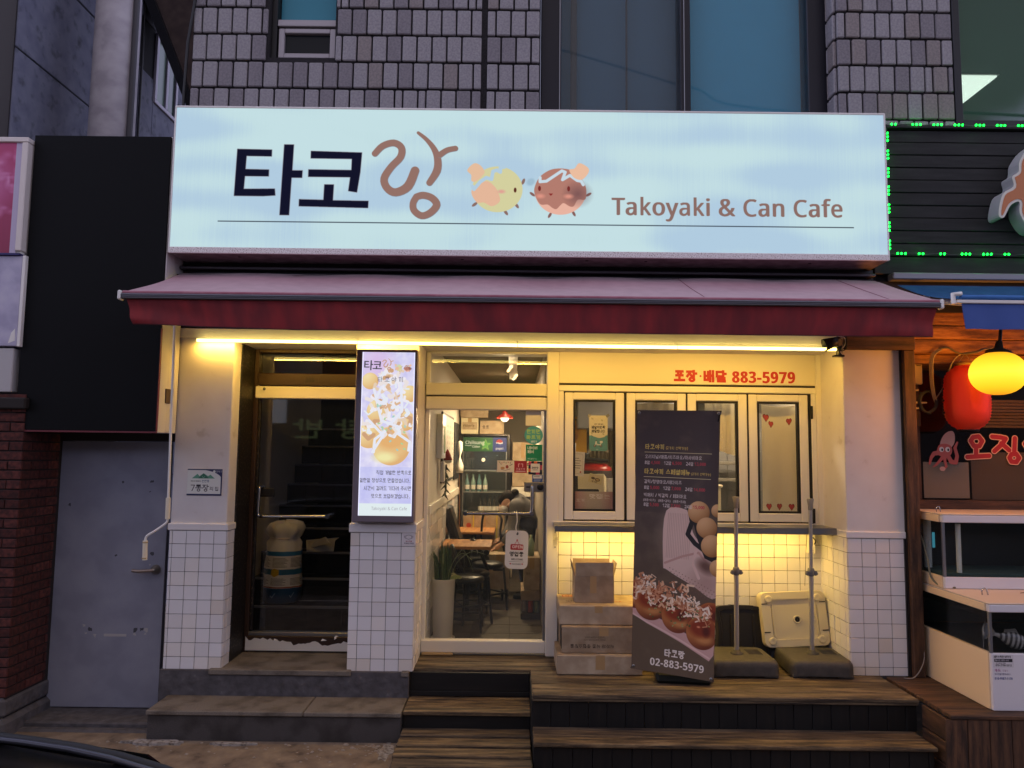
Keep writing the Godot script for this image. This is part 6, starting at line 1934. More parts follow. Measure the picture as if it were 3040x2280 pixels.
	c.rect(18, 72, 54, 50, hx("dcdcdc"))
	c.rect(14, 40, 60, 4, hx("b8c4dc"))
	c.rect(14, 50, 52, 4, hx("b8c4dc"))
	stick.call("blue_sticker", "blue and white upright card sticker above the door lock", c, 0.168, 0.255, 1.80, 1.927)
	# delivery poster behind the first window pane
	c = Canvas.new(170, 300, hx("e0d8b8"))
	c.poly(smooth2(v2([0, 172, 40, 176, 90, 190, 140, 180, 170, 168, 170, 300, 0, 300]), true, 2), hx("5f9a98"))
	for q in [[28, 26], [118, 40], [140, 90], [24, 150], [60, 120], [130, 156]]: c.oval(q[0], q[1], 12, 7, hx("bdb894"), 0.0, 0.5)
	c.text("우리 가게 음식", 46, 66, 13, hx("3a3630"), 0.12)
	c.text("배달의민족", 22, 86, 27, hx("2a2622"), 0.15, true, false, 0.88)
	c.text("배달됩니다", 22, 118, 27, hx("2a2622"), 0.15, true, false, 0.88)
	# delivery scooter without its rider
	c.oval(52, 256, 11, 11, hx("2a2a2a"))
	c.oval(52, 256, 5, 5, hx("d8d2c4"))
	c.oval(108, 256, 11, 11, hx("2a2a2a"))
	c.oval(108, 256, 5, 5, hx("d8d2c4"))
	c.line([Vector2(56, 244), Vector2(64, 218), Vector2(72, 246), Vector2(104, 246), Vector2(110, 232)], 9, hx("d8dcd4"))
	c.rect(98, 214, 26, 18, hx("e8e4d8"))
	c.line([Vector2(60, 214), Vector2(72, 210)], 4, hx("2a2a2a"))
	c.text("배민", 66, 282, 9, hx("d8e4dc"), 0.12)
	o = thing("delivery_poster", "cream and teal delivery poster taped inside the leftmost window pane", "poster", Vector3(0.72, 2.13, -0.5))
	add_print("poster_face", textured(c.tex(), 0.6), M.paper, o, 0.645, 0.80, 2.133, 2.432, -0.502, -0.5012)
	for x in [0.645, 0.80]:
		for y in [2.133, 2.432]: put("tape_piece", box_mesh(Vector3(0.03, 0.022, 0.0004), 0.0), glass(0.35, Color(0.85, 0.82, 0.75), 0.2), o, Vector3(x, y, -0.4995), Vector3(0, 0, 0.7))
	c = Canvas.new(240, 150, hx("b9a994"))
	for y in 150:
		for x in 240: c.im.set_pixel(x, y, hx("c08a88").lerp(hx("b3a48c"), clampf(1.4 - absf(x - 120.0) / 120.0 * 1.3, 0.0, 1.0)))
	for k in 48: c.dot(int(120 + cos(TAU * k / 48) * 78), int(20 + sin(TAU * k / 48) * 78), hx("d8c8b4"), 0.9)
	c.text("맛집", 92, 20, 40, hx("e0d6c6"), 0.13, true)
	c.text("되는", 138, 20, 40, hx("d6cab8"), 0.08)
	c.text("오거", 14, 60, 26, hx("ddd2c0"), 0.1)
	o = thing("window_film", "pink and grey printed film along the foot of the leftmost window pane", "window film", Vector3(0.69, 1.64, -0.5))
	add_print("film_face", textured(c.tex(), 0.6), M.paper, o, 0.516, 0.856, 1.645, 1.795, -0.503, -0.502)
	# red notice and sack in the stairwell
	c = Canvas.new(80, 160, hx("8f1f1f"))
	c.text("금연", 14, 30, 28, hx("2a1414"), 0.14, true)
	c.text("구역", 14, 70, 28, hx("2a1414"), 0.14, true)
	o = thing("red_notice", "red notice on the stairwell wall behind the left door handle", "notice", Vector3(-2.38, 1.45, -0.85))
	put("notice_face", print_mesh(0.2, 0.36, 0.002), null, o, Vector3(-2.398, 1.62, -0.86), Vector3(0, PI / 2, 0)).set_surface_override_material(0, textured(c.tex(), 0.6))
	sack()

func sack() -> void:
	var c := Canvas.new(256, 256, hx("efeeea"))
	c.rect(0, 44, 256, 18, hx("2b78b0"))
	c.rect(0, 116, 256, 22, hx("2f6f96"))
	c.poly(v2([90, 118, 112, 112, 130, 118, 130, 138, 112, 146, 90, 138]), hx("c9a92c"))
	c.rect(0, 192, 256, 64, hx("22567c"))
	c.rect(0, 186, 256, 5, hx("b0573a"))
	for j in 8:
		for i in 3: c.rect(8 + 86 * i, 70 + 5 * j, 56 + (j * 7 + i * 5) % 20, 2, hx("77736a"))
	for j in 6:
		for i in 3: c.rect(8 + 86 * i, 152 + 5 * j, 52 + (j * 11 + i * 5) % 24, 2, hx("77736a"))
	for i in 3: c.line([Vector2(10 + 86 * i, 222), Vector2(18 + 86 * i, 230), Vector2(32 + 86 * i, 212)], 4, hx("9fb6c4"))
	var s := thing("salt_sack", "white plastic sack with blue bands gathered at the top on the stairwell step", "sack", Vector3(-2.1, 0.73, -1.18))
	var st := tool()
	st.set_smooth_group(0)
	var nz := FastNoiseLite.new()
	nz.frequency = 1.0
	var prof := [[0.0, 0.14], [0.02, 0.165], [0.16, 0.178], [0.32, 0.168], [0.46, 0.158], [0.54, 0.14], [0.575, 0.118], [0.60, 0.135], [0.65, 0.158], [0.70, 0.14], [0.72, 0.08], [0.725, 0.01]]
	var P := func(i: int, k: int) -> Vector3:
		var a := TAU * k / 28
		var h: float = prof[i][0]
		var w := 1.0 + 0.16 * nz.get_noise_3d(cos(a) * 2.2, h * 7.0, sin(a) * 2.2) + (0.12 * sin(a * 6.0) if h > 0.5 else 0.02 * sin(a * 3.0))
		return Vector3(-2.1 + cos(a) * prof[i][1] * w + 0.02 * h, 0.732 + h + (0.014 * sin(a * 5.0 + 1.0) + 0.012 * sin(a * 9.0) if h > 0.6 else 0.0), -1.19 - sin(a) * prof[i][1] * w * 0.85)
	for i in prof.size() - 1:
		for k in 28:
			quad(st, P.call(i, k), P.call(i, k + 1), P.call(i + 1, k + 1), P.call(i + 1, k), Vector2(k / 14.0, maxf(0.01, 1.0 - prof[i][0] / 0.56)), Vector2((k + 1) / 14.0, maxf(0.01, 1.0 - prof[i][0] / 0.56)), Vector2((k + 1) / 14.0, maxf(0.01, 1.0 - prof[i + 1][0] / 0.56)), Vector2(k / 14.0, maxf(0.01, 1.0 - prof[i + 1][0] / 0.56)))
	var m := textured(c.tex(), 0.4)
	m.texture_repeat = true
	put("sack_body", done(st), m, s, Vector3(0, 0, 0))
	put("sack_tie", lathe([Vector2(0.117, -0.006), Vector2(0.122, 0.0), Vector2(0.117, 0.006)], 20), M.white_plastic, s, Vector3(-2.09, 1.307, -1.19))
	var t := thing("plastic_bag", "crumpled white plastic bag on the stair beside the banded sack", "bag", Vector3(-1.85, 1.15, -1.55))
	put("bag_body", prism(v2([-0.13, 0, 0.12, 0, 0.125, 0.05, 0.13, 0.1, 0.17, 0.13, 0.06, 0.122, -0.02, 0.118, -0.14, 0.11, -0.135, 0.05]), -0.07, 0.06), mat(hx("c4beb0"), 0.6), t, Vector3(-1.84, 1.142, -1.54), Vector3(-0.1, 0.25, 0))
	put("bag_fold", prism(v2([-0.1, 0, 0.14, 0.02, 0.1, 0.08, -0.02, 0.06]), 0.0, 0.02), mat(hx("cfc9bc"), 0.6), t, Vector3(-1.84, 1.2, -1.46), Vector3(0.2, -0.3, 0.2))

func kitchen() -> void:
	# curtains behind the panes, hemmed cloths printed with small hearts
	var cl := Canvas.new(256, 512, hx("e2d8bb"))
	var heart := func(x: float, y: float, s: float) -> void:
		for pass_ in 2:
			var k := s * (1.18 if pass_ == 0 else 1.0)
			var col := hx("6a3020") if pass_ == 0 else hx("b8372c")
			cl.oval(x - k * 0.42, y - k * 0.2, k * 0.5, k * 0.48, col)
			cl.oval(x + k * 0.42, y - k * 0.2, k * 0.5, k * 0.48, col)
			cl.poly(v2([x - k * 0.9, y - k * 0.05, x + k * 0.9, y - k * 0.05, x, y + k * 0.95]), col)
	heart.call(30, 60, 20.0)
	heart.call(66, 88, 17.0)
	heart.call(190, 74, 18.0)
	for x in [40, 118, 196]: heart.call(x, 482, 17.0)
	var m := textured(cl.tex(), 0.85)
	m.backlight_enabled = true
	m.backlight = Color(0.3, 0.28, 0.22)
	var plain := mat(hx("e0d8c0"), 0.85)
	var hang := [["printed curtain with red hearts behind the rightmost window pane", 2.125, 2.44, 1.63, 2.55, m, 0], ["narrow curtain strip at the left edge of the rightmost window pane", 2.03, 2.085, 2.1, 2.55, plain, 1],
			["short gathered cream curtain behind the third window pane", 1.64, 1.93, 2.13, 2.55, plain, 2], ["pale curtain behind the top of the menu banner", 1.05, 1.42, 2.1, 2.54, plain, 3]]
	for h in hang:
		var t := thing("window_curtain", h[0], "curtain", Vector3((h[1] + h[2]) / 2, h[3], -0.58), "curtains behind the folding window")
		var f := func(s: float, v: float) -> Vector3:
			var x := lerpf(h[1], h[2], s)
			if h[6] == 2: x += 0.03 * (1.0 - v) * (0.5 - s)
			return Vector3(x, lerpf(h[3] + (0.02 * sin(s * 5.0) if h[6] == 2 else 0.0), h[4] - 0.02 * sin(PI * s) * (1.0 if h[6] < 2 else -0.6), v), -0.585 + 0.012 * sin(s * (9.0 if h[6] == 0 else 26.0) + v) * (1.2 - 0.6 * v))
		put("cloth", sheet(24, 12, f, 0.002), h[5], t)
		if h[6] < 2: put("curtain_wire", rod(Vector3(h[1] - 0.03, h[4] + 0.005, -0.585), Vector3(h[2] + 0.03, h[4] + 0.005, -0.585), 0.002, 5), M.dull_steel, t)
	# work top with trays, boxes and tubs
	var w := thing("work_top", "steel kitchen work top behind the folding window", "work top", Vector3(1.5, 0.46, -1.0))
	bx("top_plate", M.dull_steel, w, 0.5, 2.62, 1.50, 1.54, -1.35, -0.64, 0.004)
	for x in [0.55, 1.5, 2.5]: bx("support", M.dull_steel, w, x, x + 0.05, 0.46, 1.5, -1.3, -0.7, 0.003)
	var t := thing("tray_stack", "stack of cream takeaway trays leaning behind the leftmost pane", "tray stack", Vector3(0.72, 1.54, -0.85))
	for i in 7: put("tray", box_mesh(Vector3(0.26 - 0.004 * i, 0.2, 0.012), 0.03), mat(hx("ddd2b0"), 0.5), t, Vector3(0.72 - 0.004 * i, 1.80 + 0.006 * i, -0.95 + 0.022 * i), Vector3(-0.25, 0, 0))
	put("tray", box_mesh(Vector3(0.2, 0.13, 0.02), 0.03), M.black, t, Vector3(0.66, 1.74, -0.77), Vector3(-0.3, 0, 0))
	put("tray", box_mesh(Vector3(0.12, 0.11, 0.02), 0.03), mat(hx("e0d8b8"), 0.5), t, Vector3(0.63, 1.72, -0.745), Vector3(-0.3, 0, 0))
	var c := Canvas.new(96, 64, hx("d8c89a"))
	c.oval(30, 30, 14, 9, hx("6a5434"))
	c.oval(62, 34, 18, 12, hx("6a5434"))
	c.oval(62, 34, 12, 7, hx("b89a64"))
	c.text("먹거리", 24, 46, 14, hx("4a3a24"), 0.12)
	var d := thing("picture_cards", "two small picture cards stuck on the cream trays", "card", Vector3(0.72, 1.86, -0.8))
	add_print("card_face", textured(c.tex(), 0.7), M.paper, d, 0.67, 0.79, 1.85, 1.93, -0.792, -0.79, Vector3(-0.2, 0, -0.25))
	t = thing("red_basin", "red plastic lid above the tray stack behind the leftmost pane", "lid", Vector3(0.74, 1.94, -1.1))
	put("lid_shell", lathe([Vector2(0.19, 0), Vector2(0.19, 0.02), Vector2(0.14, 0.06), Vector2(0.001, 0.075)], 24), mat(hx("b01f1a"), 0.3), t, Vector3(0.72, 1.96, -1.1))
	put("lid_rim", lathe([Vector2(0.19, -0.4), Vector2(0.195, -0.02), Vector2(0.19, 0.0)], 24), mat(hx("3a3030"), 0.5), t, Vector3(0.72, 1.96, -1.1))
	t = thing("black_pan", "flat black pan lying on the red lid", "pan", Vector3(0.7, 2.0, -1.1))
	put("pan_plate", box_mesh(Vector3(0.3, 0.03, 0.3), 0.01), M.black, t, Vector3(0.70, 2.06, -1.1), Vector3(0, 0.2, -0.1))
	t = thing("notice_sheet", "white printed notice standing at the left of the leftmost pane", "notice", Vector3(0.55, 1.8, -0.6))
	c = Canvas.new(80, 140, hx("ddd6cc"))
	c.line([Vector2(2, 12), Vector2(60, 12), Vector2(68, 20), Vector2(68, 126), Vector2(2, 126)], 1.5, hx("9a8f88"))
	for i in 5: c.rect(6, 36 + 14 * i, 34 + (i * 13) % 20, 3, hx("5a5450"))
	c.oval(56, 116, 6, 5, hx("b04a4a"))
	add_print("notice_face", textured(c.tex(), 0.7), M.paper, t, 0.515, 0.61, 1.92, 2.125, -0.56, -0.5585, Vector3(0, 0, -0.06))
	t = thing("yellow_poster", "yellow food poster on the kitchen wall seen in the leftmost pane", "poster", Vector3(0.55, 2.1, -1.6))
	c = Canvas.new(96, 140, hx("d9a431"))
	c.oval(40, 50, 26, 26, hx("c98a2a"), 0.3)
	c.oval(36, 70, 22, 18, hx("b0743a"), 0.2)
	c.rect(8, 8, 60, 6, hx("6a4a1a"))
	add_print("poster_face", textured(c.tex(), 0.6), M.paper, t, 0.50, 0.72, 2.08, 2.47, -1.5, -1.498)
	t = thing("sauce_shelf", "small shelf with cups and a black bowl below the yellow poster", "shelf", Vector3(0.6, 2.05, -1.2))
	bx("shelf_board", M.cream, t, 0.48, 0.72, 2.06, 2.075, -1.3, -1.05, 0.003)
	put("bowl", lathe([Vector2(0.001, 0), Vector2(0.05, 0.0), Vector2(0.065, 0.045), Vector2(0.06, 0.045), Vector2(0.001, 0.01)], 18), M.black, t, Vector3(0.65, 2.076, -1.15))
	put("cup", lathe([Vector2(0.001, 0), Vector2(0.03, 0), Vector2(0.035, 0.13), Vector2(0.001, 0.13)], 16), mat(hx("cfcac8"), 0.5), t, Vector3(0.55, 2.076, -1.12))
	put("cup", lathe([Vector2(0.001, 0), Vector2(0.016, 0), Vector2(0.016, 0.05), Vector2(0.001, 0.05)], 12), mat(hx("2f6a34"), 0.4), t, Vector3(0.56, 2.076, -1.06))
	t = thing("brown_drape", "brown and cream drapes hanging at the back of the kitchen", "curtain", Vector3(0.95, 1.6, -1.9))
	put("cloth", sheet(40, 4, func(s: float, v: float) -> Vector3: return Vector3(0.78 + 0.4 * s, 1.6 + 0.85 * v, -1.9 + 0.02 * sin(s * 60.0)), 0.002), mat(hx("a3967e"), 0.9), t)
	t = thing("clear_cups", "stack of clear plastic cups at the right of the leftmost pane", "cups", Vector3(0.83, 1.54, -0.72))
	for i in 3: put("cup", lathe([Vector2(0.026, 0), Vector2(0.036, 0.11), Vector2(0.037, 0.112)], 16), glass(0.3, Color(0.8, 0.78, 0.7), 0.1), t, Vector3(0.76 + 0.05 * i, 1.60 + 0.05 * (i % 2), -0.70))
	bx("straw_box", mat(hx("d8d0c0"), 0.5), t, 0.82, 0.88, 1.541, 1.9, -0.76, -0.7, 0.006)
	# third pane: white tub, shelf rack
	t = thing("white_tub", "white plastic tub standing behind the third window pane", "tub", Vector3(1.7, 1.54, -0.75))
	bx("tub_body", mat(hx("d6cfb8"), 0.5), t, 1.50, 1.80, 1.541, 1.87, -0.95, -0.66, 0.03)
	bx("tub_lid", mat(hx("cfc6ac"), 0.5), t, 1.49, 1.81, 1.83, 1.86, -0.96, -0.65, 0.012)
	t = thing("kitchen_rack", "grey kitchen rack with dark pots behind the third window pane", "rack", Vector3(1.75, 1.54, -1.6))
	for y in [1.86, 2.02]: bx("rack_shelf", mat(hx("77736c"), 0.5), t, 1.5, 2.3, y, y + 0.03, -1.9, -1.5, 0.003)
	for x in [1.88, 2.28]: bx("rack_post", mat(hx("a89a7a"), 0.5), t, x, x + 0.03, 1.541, 2.6, -1.55, -1.5, 0.003)
	for i in 3: put("pot", lathe([Vector2(0.001, 0), Vector2(0.07, 0), Vector2(0.075, 0.1), Vector2(0.001, 0.1)], 16), M.black_metal, t, Vector3(1.6 + 0.17 * i, 2.051, -1.68))
	for j in 5:
		for i in 3: bx("wall_tile", mat(hx("8b8a8c"), 0.3), t, 2.02 + 0.2 * i, 2.215 + 0.2 * i, 1.56 + 0.2 * j, 1.755 + 0.2 * j, -2.0, -1.99, 0.002)
	bx("dark_appliance", M.black, t, 2.06, 2.13, 2.0, 2.12, -0.95, -0.8, 0.01)

# a body as one skin: tapered capsules joined smoothly, meshed as surface nets
func skin(bones: Array, cell: float, k: float) -> ArrayMesh:
	var lo := Vector3(1e9, 1e9, 1e9)
	var hi := -lo
	for b in bones:
		for e in [[0, 2], [1, 3]]:
			lo = lo.min(b[e[0]] - Vector3.ONE * (b[e[1]] + 3.0 * cell))
			hi = hi.max(b[e[0]] + Vector3.ONE * (b[e[1]] + 3.0 * cell))
	var n := Vector3i(((hi - lo) / cell).ceil()) + Vector3i.ONE
	var f := PackedFloat32Array()
	f.resize(n.x * n.y * n.z)
	f.fill(1.0)
	for b in bones:
		var A: Vector3 = b[0]
		var D: Vector3 = b[1] - A
		var ra: float = b[2]
		var rb: float = b[3]
		var L := maxf(D.length_squared(), 1e-9)
		var m := Vector3.ONE * (maxf(ra, rb) + 3.0 * cell + k)
		var i0 := Vector3i(((A.min(A + D) - m - lo) / cell).max(Vector3.ZERO))
		var i1 := Vector3i(((A.max(A + D) + m - lo) / cell).min(Vector3(n) - Vector3.ONE))
		for z in range(i0.z, i1.z + 1):
			for y in range(i0.y, i1.y + 1):
				for x in range(i0.x, i1.x + 1):
					var p := lo + Vector3(x, y, z) * cell - A
					var t := clampf(p.dot(D) / L, 0.0, 1.0)
					var d := (p - D * t).length() - lerpf(ra, rb, t)
					var at := x + n.x * (y + n.y * z)
					var o := f[at]
					var h := clampf(0.5 + 0.5 * (o - d) / k, 0.0, 1.0)
					f[at] = lerpf(o, d, h) - k * h * (1.0 - h) if o < 0.9 else d
	var st := SurfaceTool.new()
	st.begin(Mesh.PRIMITIVE_TRIANGLES)
	st.set_smooth_group(0)
	var vert := {}
	var step := [1, n.x, n.x * n.y]
	var V := func(x: int, y: int, z: int) -> Vector3:
		var key := x + n.x * (y + n.y * z)
		if vert.has(key): return vert[key]
		var s := Vector3.ZERO
		var c := 0
		for e in 12:
			var ax := e / 4
			var o := [0, 0, 0]
			o[(ax + 1) % 3] = e & 1
			o[(ax + 2) % 3] = (e >> 1) & 1
			var a: int = key + o[0] * step[0] + o[1] * step[1] + o[2] * step[2]
			var fa := f[a]
			var fb := f[a + step[ax]]
			if (fa < 0.0) != (fb < 0.0):
				var p := Vector3(o[0], o[1], o[2])
				p[ax] += fa / (fa - fb)
				s += p
				c += 1
		var r := lo + (Vector3(x, y, z) + s / maxf(c, 1)) * cell
		vert[key] = r
		return r
	for z in range(1, n.z - 1):
		for y in range(1, n.y - 1):
			for x in range(1, n.x - 1):
				var at := x + n.x * (y + n.y * z)
				for ax in 3:
					var a := f[at]
					var b := f[at + step[ax]]
					if (a < 0.0) == (b < 0.0): continue
					var o := [Vector3i.ZERO, Vector3i.ZERO, Vector3i.ZERO, Vector3i.ZERO]
					var u := Vector3i.ZERO
					var w := Vector3i.ZERO
					u[(ax + 1) % 3] = 1
					w[(ax + 2) % 3] = 1
					var c := Vector3i(x, y, z)
					var q := []
					for e in [c - u - w, c - w, c, c - u]: q.append(V.call(e.x, e.y, e.z))
					if a < 0.0: quad(st, q[0], q[1], q[2], q[3])
					else: quad(st, q[3], q[2], q[1], q[0])
	st.generate_normals()
	return st.commit()

func shop_worker() -> void:
	var p := thing("person", "person in a grey hooded top and white mask bending over cartons inside", "person", Vector3(0.08, 0.46, -3.1))
	var z := -3.1
	var grey := mat(hx("5f5d5e"), 0.9)
	var flesh := mat(hx("c39a80"), 0.55)
	flesh.subsurf_scatter_enabled = true
	flesh.subsurf_scatter_strength = 0.1
	var neck := Vector3(0.02, 1.57, z)
	# one skin from head to hands
	var hip := Vector3(0.17, 1.30, z - 0.05)
	var head := Vector3(-0.05, 1.535, z + 0.02)
	var sh := [Vector3(0.05, 1.50, z + 0.16), Vector3(0.05, 1.52, z - 0.18)]
	var el := [Vector3(0.02, 1.22, z + 0.24), Vector3(0.0, 1.25, z - 0.24)]
	var wr := [Vector3(-0.11, 1.08, z + 0.22), Vector3(-0.12, 1.10, z - 0.16)]
	var bones := [[neck, head, 0.052, 0.06], [head + Vector3(0.015, 0.02, 0), head + Vector3(-0.03, -0.05, 0), 0.088, 0.066], [head + Vector3(-0.085, -0.055, 0), head + Vector3(-0.092, -0.066, 0), 0.014, 0.012]]
	for s in 2: bones.append([wr[s] + Vector3(0.07, 0.07, 0), wr[s], 0.032, 0.026])
	put("body", skin(bones, 0.011, 0.02), flesh, p)
	for s in 2:
		var hb := [[wr[s], wr[s] + Vector3(-0.05, -0.035, 0), 0.026, 0.03], [wr[s] + Vector3(-0.05, -0.035, 0), wr[s] + Vector3(-0.085, -0.055, 0), 0.03, 0.022]]
		for k in 4:
			var a: Vector3 = wr[s] + Vector3(-0.085, -0.055, -0.027 + 0.018 * k)
			var l: float = [0.03, 0.038, 0.036, 0.027][k]
			hb.append([a, a + Vector3(-l, -0.02, 0), 0.0095, 0.009])
			hb.append([a + Vector3(-l, -0.02, 0), a + Vector3(-l * 1.3, -0.02 - l, 0), 0.009, 0.0075])
		var th: Vector3 = wr[s] + Vector3(-0.035, -0.03, 0.026 if s else -0.026)
		hb.append([th, th + Vector3(-0.04, -0.02, 0.022 if s else -0.022), 0.012, 0.01])
		hb.append([th + Vector3(-0.04, -0.02, 0.022 if s else -0.022), th + Vector3(-0.065, -0.045, 0.02 if s else -0.02), 0.01, 0.008])
		put("hand", skin(hb, 0.005, 0.008), flesh, p)
	var top := [[hip, Vector3(0.13, 1.46, z), 0.14, 0.125], [Vector3(0.13, 1.46, z - 0.05), Vector3(0.06, 1.51, z), 0.12, 0.085], [neck + Vector3(0.03, -0.01, 0), neck, 0.09, 0.062]]
	for s in 2:
		top.append([Vector3(0.07, 1.53, z), sh[s], 0.09, 0.075])
		top.append([sh[s], el[s], 0.07, 0.055])
		top.append([el[s], wr[s] + Vector3(0.03, 0.035, 0), 0.055, 0.04])
	put("hooded_top", skin(top, 0.016, 0.05), grey, p)
	put("hood", skin([[Vector3(0.11, 1.585, z - 0.06), Vector3(0.11, 1.585, z + 0.06), 0.035, 0.035], [Vector3(0.14, 1.56, z), Vector3(0.09, 1.58, z), 0.045, 0.045]], 0.012, 0.04), grey, p)
	var leg := [[hip, Vector3(0.18, 0.9, z - 0.02), 0.12, 0.075], [Vector3(0.18, 0.9, z - 0.02), Vector3(0.2, 0.52, z), 0.075, 0.05], [hip + Vector3(0, 0, 0.08), Vector3(0.14, 0.9, z + 0.14), 0.11, 0.075], [Vector3(0.14, 0.9, z + 0.14), Vector3(0.17, 0.52, z + 0.16), 0.075, 0.05]]
	put("trousers", skin(leg, 0.018, 0.04), mat(hx("232329"), 0.9), p)
	for s in [[Vector3(0.2, 0.49, z), Vector3(0.08, 0.485, z)], [Vector3(0.17, 0.49, z + 0.16), Vector3(0.05, 0.485, z + 0.16)]]: put("shoe", skin([[s[0], s[1], 0.04, 0.032]], 0.014, 0.02), M.black, p)
	var hair := mat(hx("120c0a"), 0.75, 0.0, 0.3)
	put("hair", skin([[head + Vector3(0.035, 0.045, 0), head + Vector3(0.02, 0.06, 0.0), 0.088, 0.085], [head + Vector3(-0.03, 0.06, 0), head + Vector3(-0.068, 0.022, 0.0), 0.06, 0.046], [head + Vector3(0.06, 0.0, 0.03), head + Vector3(0.05, -0.01, 0.05), 0.05, 0.035]], 0.01, 0.03), hair, p)
	put("hair_bun", ball(0.046, 1.0, 12), hair, p, head + Vector3(0.085, 0.115, 0.03))
	put("ear", ball(0.02, 1.4, 10), flesh, p, head + Vector3(0.02, -0.02, 0.086))
	put("mask", skin([[head + Vector3(-0.035, -0.07, 0.035), head + Vector3(-0.05, -0.075, -0.03), 0.05, 0.05], [head + Vector3(-0.07, -0.07, 0), head + Vector3(-0.06, -0.09, 0), 0.034, 0.03]], 0.009, 0.03), mat(hx("e0deda"), 0.8), p)
	put("mask_loop", tube(curve([head + Vector3(-0.04, -0.05, 0.075), head + Vector3(0.0, -0.02, 0.092), head + Vector3(0.025, -0.005, 0.092)], 4), 0.002, 5), M.paper, p)
	for s in [1, -1]:
		put("eye", ball(0.011, 1.0, 10), mat(hx("1c1614"), 0.2), p, head + Vector3(-0.078, -0.022, s * 0.032))
		put("eyebrow", tube([head + Vector3(-0.083, -0.002, s * 0.018), head + Vector3(-0.074, 0.002, s * 0.05)], 0.004, 5), hair, p)

# ---------------------------------------------------------------- the squid restaurant on the right
func green_lights(label: String, a: Vector3, b: Vector3, gap: float, drop: Array, group: String) -> void:
	var t := thing("string_light", label, "string light", (a + b) / 2, group)
	var d := (b - a).normalized()
	var side := d.cross(Vector3.BACK)
	var L := a.distance_to(b)
	var pts := []
	for i in 25: pts.append(a + d * (L * i / 24.0) + side * 0.006 * sin(i * 1.9) + Vector3(0, 0, 0.004 * cos(i * 2.3)))
	put("light_cable", tube(pts, 0.005, 5), mat(hx("3a3f3c"), 0.6), t)
	var g := glow(Color(0.05, 1.0, 0.22), 9.0)
	var bulb := ball(0.008, 1.2, 8)
	var s := 0.06
	var k := 0
	while s < L:
		var n := 3 if not (k in drop) else 2
		for i in n:
			var p := a + d * (s + 0.03 * i) + Vector3(0, 0, 0.012)
			put("light_bulb", bulb, g, t, p)
		if k % 3 == 1: omni("bulb_light", a + d * (s + 0.03) + Vector3(0, 0, 0.03), Color(0.05, 1.0, 0.25), 0.0025, 0.02, t)
		s += gap
		k += 1

